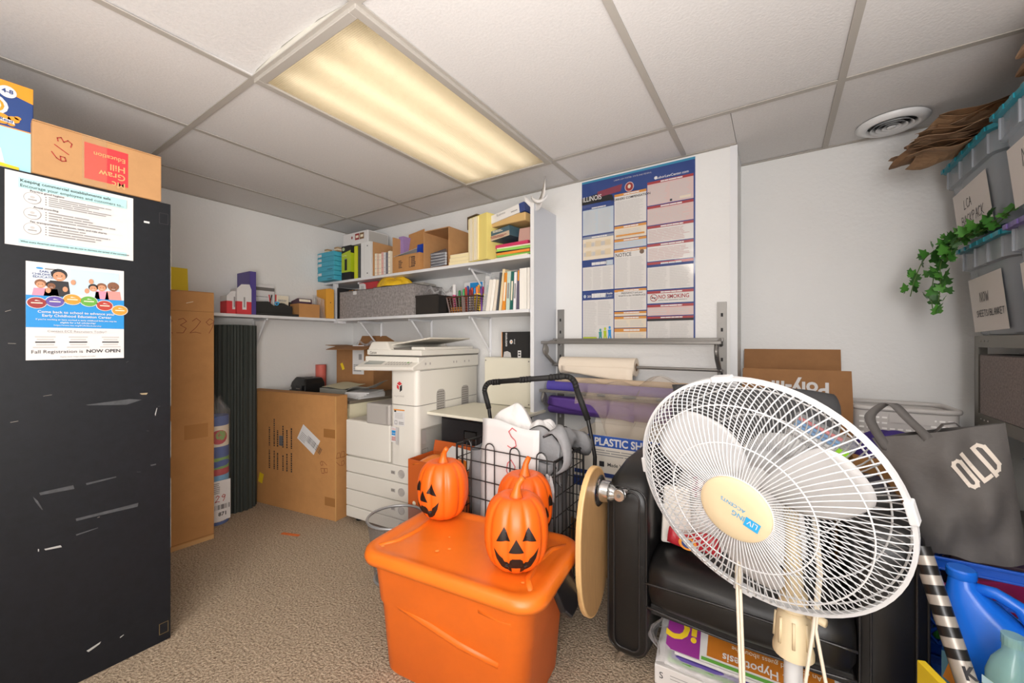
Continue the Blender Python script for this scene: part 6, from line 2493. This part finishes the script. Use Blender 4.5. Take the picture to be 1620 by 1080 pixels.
# ivy
iv = thing('ivy_garland', 'trailing artificial ivy hanging over the end of the lower clear tub', 'ivy', (.6, 2.2, 1.53))
IVS = mk('ivy_stem', '#4d6b2c', .6)
IVM = [mk('ivy_leaf_dark', '#2c5a1f', .5, var=(30, .25)), mk('ivy_leaf', '#3f7a2a', .5, var=(30, .25)), mk('ivy_leaf_light', '#4f8a34', .5, var=(30, .25))]
leafp = [(0, 0), (.35, -.12), (.62, .12), (.42, .38), (.66, .62), (.3, .68), (0, 1.15), (-.3, .68), (-.66, .62), (-.42, .38), (-.62, .12), (-.35, -.12)]
leaf_me = []
for mt2 in IVM:
    g = G()
    vs = [(x, y-.0, -.12*abs(x)+.05*sin(3*y)) for x, y in leafp]+[(0, .35, .06)]
    g.add(vs, [(12, i, (i+1) % 12) for i in range(12)], mt2)
    o = g.obj('leaf', iv, smooth=True)
    leaf_me.append(o.data)
    bpy.data.objects.remove(o)
paths = [
    [(.05, -.22, .06), (.03, -.12, .02), (-.02, -.02, .012), (-.06, .06, -.01), (-.1, .1, -.1), (-.115, .1, -.2), (-.105, .1, -.27)],
    [(.05, -.2, .05), (-.01, -.05, .02), (-.05, .05, .01), (-.13, .11, -.03), (-.17, .13, -.11), (-.19, .14, -.19)],
    [(.0, -.1, .015), (-.04, .02, .0), (-.085, .07, -.06), (-.09, .07, -.16), (-.1, .06, -.22)],
    [(.03, -.12, .02), (-.03, -.02, .015), (-.07, .03, -.02), (-.08, .02, -.07)],
]
lk = 0
g = G()
for pth in paths:
    sm = [crv([(x_*.72+.01, y_, z_) for x_, y_, z_ in pth], t/24) for t in range(25)]
    g.tube(sm, .0018, IVS, 5)
    for q in range(2, 25):
        base = V(sm[q])
        lk += 1
        l = bpy.data.objects.new('leaf', leaf_me[lk % 3])
        COL.objects.link(l)
        l.parent = iv
        sz = random.uniform(.025, .039)
        l.scale = (sz, sz, sz)
        l.location = base+V((random.uniform(-.025, .02), random.uniform(-.03, .03), random.uniform(-.01, .018)))
        l.rotation_euler = (random.uniform(.9, 1.9), random.uniform(-.7, .7), R_(random.choice((-1, 1))*random.uniform(20, 120)-60))
g.obj('stems', iv, smooth=True)

# brown paper bags on top of the bins
KR = [mk('kraft_bag', '#977656', .8, bump=(40, .5, .006)), mk('kraft_bag2', '#846345', .8, bump=(40, .5, .006)), mk('kraft_bag3', '#a8876a', .8, bump=(40, .5, .006))]
bagspec = [(.56, 2.22, 1.892, -8, 0, 'lowest flattened brown paper bag of the pile hanging off the teal lid'),
           (.53, 2.25, 1.912, 6, 1, 'second lowest flattened brown paper bag on the teal lid'),
           (.55, 2.2, 1.932, -3, 2, 'middle flattened brown paper bag of the pile on the teal lid'),
           (.58, 2.24, 1.954, 10, 1, 'second highest flattened brown paper bag on the teal lid'),
           (.60, 2.2, 1.976, 0, 0, 'topmost crumpled brown paper bag on the teal lid')]
for k, (x, y, z, rz_, c, lb_) in enumerate(bagspec):
    t = thing('paper_bag', lb_, 'paper bag', (x, y, z), rz_, 'flattened brown paper bags')
    rd = random.Random(k)
    a_, b_ = rd.uniform(0, 6), rd.uniform(0, 6)
    g = G()
    g.sheet(14, 9, lambda i, j: (-.11+.3*i+.016*sin(5*j+a_), -.1+.2*j+.012*sin(7*i)+.008*sin(9*i+b_), .008*sin(13*i+a_+4*j)+.007*sin(7*j+b_)-.012*(1-i)*(1 if k < 3 else .3)), KR[c])
    g.sheet(14, 9, lambda i, j: (-.10+.29*i+.014*sin(6*j+b_), -.095+.19*j+.014*sin(6*i+a_)+.008*sin(9*i+a_), .014+.009*sin(11*i+b_+3*j)+.006*sin(8*j+a_)-.006*(1-i)), KR[(c+1) % 3])
    g.obj('bag', t, solid=.0012)
btp = thing('black_case', 'black plastic case on the bin lids near the ceiling', 'case', (.8, 2.07, 1.888))
G().box(-.14, .2, -.2, .2, 0, .11, BLKM, top=(.05, .03)).obj('case', btp, bev=.012)
G().box(-.145, .205, -.205, .205, .04, .052, BLK).obj('seam', btp)
for k in range(3):
    t = thing('large_paper_bag', ('lower', 'middle', 'upper')[k]+' large brown paper sack lying near the ceiling on the bins', 'paper bag', (.80, 1.72, 1.892+.055*k), 0, 'large paper sacks near the ceiling')
    g = G()
    g.box(-.2, .22, -.2+.02*k, .14, 0, .045, KR[k], top=(.02, .0))
    g.obj('sack', t, bev=.01)
    G().box(-.201, .15, -.06, -.055, .012, .03, KR[(k+1) % 3]).obj('fold', t)

# ------------------------------------------------ RIGHT FOREGROUND: crates, tote bag, jug ...
CRB = mk('crate_blue', '#1450b4', .35)


def crate(name, label, loc, rz, w, d, h, lattice=True):
    t = thing(name, label, 'crate', loc, rz, 'blue plastic crates')
    g = G()
    th = .006
    for z in (0, h-.03):
        for a in ((-w/2, w/2, -d/2, -d/2+th), (-w/2, w/2, d/2-th, d/2), (-w/2, -w/2+th, -d/2+th, d/2-th), (w/2-th, w/2, -d/2+th, d/2-th)):
            g.box(*a, z, z+.03, CRB)
    for a in ((-w/2-.004, w/2+.004, -d/2-.004, -d/2+.006), (-w/2-.004, w/2+.004, d/2-.006, d/2+.004), (-w/2-.004, -w/2+.006, -d/2+.006, d/2-.006), (w/2-.006, w/2+.004, -d/2+.006, d/2-.006)):
        g.box(*a, h-.008, h, CRB)
        g.box(*a, h-.034, h-.028, CRB)
    for sx in (-1, 1):
        for sy in (-1, 1):
            g.box(sx*(w/2-.012)-.012, sx*(w/2-.012)+.012, sy*(d/2-.012)-.012, sy*(d/2-.012)+.012, 0, h, CRB)
    g.box(-w/2, w/2, -d/2, d/2, 0, .008, CRB)
    g.obj('frame', t, bev=.0015)
    g = G()
    zm = h*.66
    for a in ((-w/2, w/2, -d/2, -d/2+.005), (-w/2, w/2, d/2-.005, d/2)):
        g.box(*a, zm-.014, zm+.004, CRB)
    for a in ((-w/2, -w/2+.005, -d/2, d/2), (w/2-.005, w/2, -d/2, d/2)):
        g.box(*a, zm-.014, zm+.004, CRB)
    nd = 8
    for k in range(nd+1):
        for sgn in (-1, 1):
            x0 = -w/2+w*k/nd
            x1 = x0+sgn*(zm-.03)*.9
            x1c = max(-w/2, min(w/2, x1))
            zz = .03+(zm-.03)*(abs(x1c-x0)/max(1e-6, abs(x1-x0)))
            for y in (-d/2+.003, d/2-.003):
                g.tube([(x0, y, .03), (x1c, y, zz)], .0042, CRB, 4)
    for k in range(1, 3):
        x = -w/2+w*k/3
        for y in (-d/2+.003, d/2-.003):
            g.tube([(x, y, zm), (x, y, h-.03)], .005, CRB, 4)
    for k in range(1, 9):
        y = -d/2+d*k/9
        for x in (-w/2+.003, w/2-.003):
            g.tube([(x, y, .02), (x, y, h-.02)], .0042, CRB, 4)
    g.obj('lattice', t)
    return t


crate('plastic_crate', 'blue plastic crate under the grey tote bag, filled with bright odds and ends', (.485, 1.70, .297), 2, .325, .30, .27)
crate('plastic_crate', 'lower blue plastic crate supporting the one under the tote bag', (.485, 1.70, .02), 2, .325, .30, .275)
crate('plastic_crate', 'blue plastic crate on the floor under the blue jug and the green bottle', (.49, 1.27, 0), 0, .32, .42, .30)
cr_top = thing('tray_board', 'blue tray lying across the crate under the blue jug', 'tray', (.49, 1.27, .301))
G().box(-.155, .155, -.205, .205, 0, .012, CRB).obj('tray', cr_top, bev=.003)
odd = [('pink_plate', 'pink', '#c2307a', (.44, 1.65, .306), (.12, .02, .15), 12), ('green_toy', 'green', '#3f9a3a', (.50, 1.66, .306), (.16, .015, .1), -20), ('magenta_folder', 'magenta', '#a3275e', (.53, 1.7, .306), (.17, .02, .17), 25),
       ('dark_folder', 'dark plum', '#3a2230', (.52, 1.77, .306), (.2, .05, .2), 0), ('white_cup', 'white', '#d9d6d2', (.59, 1.62, .306), (.04, .04, .1), 0), ('green_ruler', 'bright green', '#5cc04a', (.39, 1.62, .306), (.03, .015, .14), 15)]
for nm_, cw, hx_, loc, (a, b, c), rz_ in odd:
    t = thing(nm_, cw+' plastic piece inside the blue crate under the tote bag', 'plastic piece', loc, rz_)
    G().box(-a/2, a/2, -b/2, b/2, 0, c, mk('odd_'+cw.replace(' ', '_'), hx_, .4), top=(a*.1, 0)).obj('piece', t, bev=.004)

# grey tote bag with lettering
ob2 = thing('grey_tote_bag', 'grey fabric tote bag with pale OLD lettering slumped on the blue crate', 'bag', (.42, 1.60, .575))
TGM = mk('tote_grey', '#575351', .75, var=(14, .06), bump=(18, .35, .012))
TL, TRr, BRr, BL = V((-.18, .0, .285)), V((.085, -.0, .36)), V((.115, -.03, .005)), V((-.075, -.02, -.015))
g = G()


def tb_f(sgn, bulge):
    def f(i, j):
        a = BL.lerp(BRr, i)
        b = TL.lerp(TRr, i)
        q = a.lerp(b, j)
        bz = bulge*(sin(pi*i)**.6)*(sin(pi*min(1, j*.85+.1))**.7)
        q = q+V((0, sgn*bz, 0))
        q += V((0, sgn*(.012*sin(8*i+5*j)+.009*sin(12*j-6*i)+.006*sin(17*i-9*j))*sin(pi*i), .006*sin(8*i)*(1-j)))
        q.x -= .02*sin(pi*j)*(1-i)*-1
        return q
    return f


front = tb_f(-1, .05)
backf = tb_f(1, .06)
g.sheet(22, 22, front, TGM)
g.sheet(22, 22, backf, TGM)
g.sheet(2, 22, lambda i, j: front(0, j).lerp(backf(0, j), i), TGM)
g.sheet(22, 2, lambda i, j: front(i, 0).lerp(backf(i, 0), j), TGM)
g.obj('body', ob2, smooth=True)
g = G()
for (f_, w0, w1, h, yy) in ((front, .1, .42, .14, 0), ):
    a, b = f_(.12, .97), f_(.38, .97)
    pth = [a+V((0, -.004, -.03)), a+V((-.04, -.004, .05)), a+V((-.03, -.003, .085)), (a+b)/2+V((-.03, 0, .1)), b+V((-.03, -.003, .05)), b+V((.01, -.004, .0)), b+V((.014, -.004, -.03))]
    sm = [V(crv([tuple(q) for q in pth], t/30)) for t in range(31)]
    vs, fs = [], []
    for q in sm:
        vs += [q+V((-.013, 0, 0)), q+V((.013, .004, 0))]
    g.add(vs, [(2*i, 2*i+1, 2*i+3, 2*i+2) for i in range(30)], TGM)
g.obj('handle', ob2, solid=.002, smooth=True)
g = G()
sm = [front(.52, 1)+V((.0, .03, -.01)), front(.58, 1)+V((0, .03, .012)), front(.68, 1)+V((0, .03, .01)), front(.74, 1)+V((0, .03, -.01))]
vs = []
for q in sm:
    vs += [q, q+V((0, .02, 0))]
g.add(vs, [(2*i, 2*i+1, 2*i+3, 2*i+2) for i in range(3)], TGM)
g.obj('handle', ob2, solid=.002)
# lettering follows the cloth
LET = mk('lettering_cream', '#d3c8bc', .7)
g = G()
G0 = {'O': [(0, .12), (0, .88), (.12, 1), (.38, 1), (.5, .88), (.5, .12), (.38, 0), (.12, 0)],
      'Oi': [(.15, .17), (.15, .83), (.19, .87), (.31, .87), (.35, .83), (.35, .17), (.31, .13), (.19, .13)]}
strk = [[[(.08, .15), (.08, .85), (.18, .94), (.34, .94), (.43, .85), (.43, .15), (.34, .06), (.18, .06), (.08, .15)]],
        [[(.68, 1.0), (.68, .07), (1.03, .07)]],
        [[(1.2, .0), (1.2, .93), (1.42, .93), (1.56, .8), (1.56, .2), (1.42, .07), (1.2, .07)]]]


def onbag(x, y):
    """lettering plane to cloth coordinates (i, j)"""
    c_, s_ = cos(R_(27)), sin(R_(27))
    sc = .088
    X, Z = x*sc*.62, y*sc
    Z2 = Z+.0
    u = X*c_-Z2*sin(R_(-24))*-1*.75
    v = X*s_+Z2*cos(R_(30))
    return .575+u/.235, .575+v/.36


for let in strk:
    for st_ in let:
        for (p0, p1) in zip(st_[:-1], st_[1:]):
            a, b = V(p0), V(p1)
            d_ = (b-a).normalized()
            n2 = V((-d_.y, d_.x))
            wx = .085
            q_ = []
            N_ = 6
            for k in range(N_+1):
                c_ = (a-d_*.05).lerp(b+d_*.05, k/N_)
                for s_ in (-1, 1):
                    e = c_+V((n2.x*s_*wx*1.0, n2.y*s_*wx*.6))
                    i_, j_ = onbag(e.x, e.y)
                    q_.append(front(min(.995, i_), min(.995, j_))+V((0, -.0025, 0)))
            g.add(q_, [(2*k, 2*k+1, 2*k+3, 2*k+2) for k in range(N_)], LET)
g.obj('lettering', ob2)

# blue jug
jg = thing('blue_jug', 'bright blue plastic jug with a round cap and moulded handle at the lower right', 'jug', (.42, 1.36, .3135), 0, rot=(0, 0, R_(-20)))
JB = mk('jug_blue', '#1565cf', .28, spec=.5)
g = G()
rings = []
for (w_, d_, z, ox) in ((.17, .12, 0, 0), (.175, .125, .01, 0), (.175, .125, .13, 0), (.165, .115, .16, .0), (.13, .1, .2, -.02), (.085, .075, .235, -.042), (.05, .05, .262, -.055), (.042, .042, .28, -.057)):
    rings.append(rr3(w_, d_, min(w_, d_)*.42, z, 5, ox, 0))
g.loft(rings, JB)
g.obj('body', jg, smooth='auto', angle=50)
g = G()
g.tube([(-.045, 0, .262), (-.005, 0, .265), (.03, 0, .25), (.055, 0, .205), (.07, 0, .15)], [.012, .013, .014, .014, .02], JB, 12)
g.obj('handle', jg, smooth=True)
G().lathe([(.024, .278), (.026, .282), (.026, .296), (.023, .30)], JB, 28, (-.057, 0, 0)).obj('cap', jg, smooth='auto')
p = Pr((0, -.0635, 0), (1, 0, 0), (0, 0, 1))
p.rect(-.082, .02, -.05, .12, mk('jug_label', '#5f8fa5', .4), 1)
p.poly([(-.08, .06), (-.055, .045), (-.055, .07), (-.07, .1)], ORANGE, 2)
p.obj('label', jg)
# striped roll
sr = thing('striped_roll', 'black and silver striped roll of wrapping paper leaning at the right of the chair', 'roll', (.358, 1.19, .3135), 0)
a, b = V((0, 0, .012)), V((-.073, .135, .352))
ax = (b-a)
ax_n = ax.normalized()
SV = mk('roll_silver', '#a9a198', .35, .3)
BKR = mk('roll_black', '#1b1918', .3)
g = G()
n_s = 19
for k in range(n_s):
    t0, t1 = k/n_s, (k+1)/n_s
    m_ = SV if (k % 2 or k < 8) else BKR
    g.tube([a+ax*t0, a+ax*t1], .0185, m_, 18, cap=(k in (0, n_s-1)))
g.obj('roll', sr, smooth='auto')
nside = V((-.35, -.93, 0))
side = ax_n.cross(V((0.3, -.95, .1))).normalized()
fnt = ax_n.cross(side)
if fnt.y > 0:
    fnt = -fnt
rr_ = fnt.cross(ax_n)*-1
p = Pr(tuple(a+fnt*.0188), tuple((ax_n.cross(fnt))), tuple(ax_n), step=.0004)
for k, tx in enumerate(('8', 'X', '8', 'B', 'K')):
    p.text(tx, (-.009, -.003, -.012, -.004, -.01)[k], .005+.03*k, .032, INK, 1, bold=.04)
p.obj('roll_print', sr)
yb_ = thing('yellow_board', 'yellow plastic board with black lines standing right of the chair', 'board', (.292, 1.2, 0), 20)
g = G()
g.box(-.008, .008, -.06, .06, 0, .435, YELLOW)
g.obj('board', yb_, bev=.002)
G().box(-.0088, -.0081, -.04, -.03, .02, .42, INK).obj('line', yb_)
gbt = thing('green_label_bottle', 'clear bottle with a lime label and green liquid in the bottom right corner', 'bottle', (.402, 1.24, .3135), 0, rot=(0, 0, R_(30)))
gbt.scale = (.85, .85, .82)
g = G()
GLQ = mk('bottle_green', '#2f9a3a', .12, alpha=.75)
g.loft([rr3(w_, d_, min(w_, d_)*.4, z, 5) for (w_, d_, z) in ((.085, .06, 0), (.09, .065, .01), (.09, .065, .05))], GLQ)
g.obj('liquid', gbt, smooth='auto')
g = G()
g.loft([rr3(w_, d_, min(w_, d_)*.4, z, 5) for (w_, d_, z) in ((.092, .067, .05), (.092, .067, .19), (.07, .055, .225), (.035, .035, .25), (.033, .033, .27))], mk('bottle_clear', '#8fb8b0', .12, alpha=.6))
g.obj('bottle', gbt, smooth='auto')
G().lathe([(.02, .268), (.02, .292)], mk('bottle_clear', '#8fb8b0', .12, alpha=.6), 18).obj('cap', gbt)
for (o_, r_) in (((0, -.0338, 0), (1, 0, 0)), ((-.0462, 0, 0), (0, -1, 0))):
    p = Pr(o_, r_, (0, 0, 1))
    w2 = .038 if r_[0] else .022
    p.rect(-w2, .055, w2, .175, mk('label_lime', '#b5c832', .4), 1)
    p.rect(-w2, .155, w2, .175, LTB, 2)
    p.lines(-w2+.004, .11, w2-.004, .15, 6, INKG, 2)
    p.rect(-w2+.004, .062, w2-.004, .098, PAPER, 2)
    for k in range(12):
        p.rect(-w2+.007+(2*w2-.016)*k/12, .07, -w2+.007+(2*w2-.016)*k/12+.0012+.0006*(k % 3), .094, INK, 3)
    p.obj('label', gbt)

# paint cans and towels on the unit's lower shelf
def can(loc, label, c):
    t = thing('paint_can', label, 'can', loc, 0, 'paint cans on the metal shelf unit')
    g = G()
    g.lathe([(.082, 0), (.084, .004), (.082, .008), (.082, .182), (.085, .186), (.085, .19)], c, 32)
    g.obj('can', t, smooth='auto')
    g = G()
    g.lathe([(.085, .19), (.085, .194), (.078, .194), (.076, .188), (.001, .188)], STEEL, 32)
    g.obj('lid', t, smooth='auto')
    p = Pr((0, 0, 0), (1, 0, 0), (0, 0, 1))
    for k in range(10):
        a0 = pi+.15*k-.3
        a1 = a0+.12
        for (z0_, z1_, m2) in ((.02, .06, mk('can_red', '#c23a3a', .4)), (.13, .16, INK)):
            p.g.add([(.0826*cos(a0), .0826*sin(a0), z0_), (.0826*cos(a1), .0826*sin(a1), z0_), (.0826*cos(a1), .0826*sin(a1), z1_), (.0826*cos(a0), .0826*sin(a0), z1_)], [(0, 1, 2, 3)], m2)
    p.obj('label_band', t)
    g = G()
    g.tube([(.084*cos(a), .084*sin(a), .15-.06*sin(a*1)) for a in [pi+pi*k/16 for k in range(17)]], .002, CHROME, 5)
    g.obj('wire_handle', t, smooth=True)


can((.765, 1.86, .516), 'teal paint can with a black band, behind the grey tote bag', mk('can_teal', '#2f9a8a', .35))
can((.79, 2.06, .516), 'second teal paint can further back on the shelf unit', mk('can_teal2', '#3aa596', .35))
tw_ = thing('blue_towel', 'folded blue towel lying above the paint cans on the shelf unit', 'towel', (.87, 1.86, .7115))
g = G()
TWM = mk('towel_blue', '#20509a', .95, bump=(160, .8, .004))
g.sheet(14, 10, lambda i, j: (-.17+.34*i, -.16+.4*j, .045+.02*sin(pi*i)+.008*sin(9*i+4*j)), TWM)
g.box(-.165, .165, -.155, .235, 0.0, .045, TWM)
g.obj('towel', tw_, smooth='auto')
yf = thing('yellow_black_folder', 'black folder with a yellow edge under the blue towel', 'folder', (.6, 1.9, .72), 0)
bpy.data.objects.remove(yf)
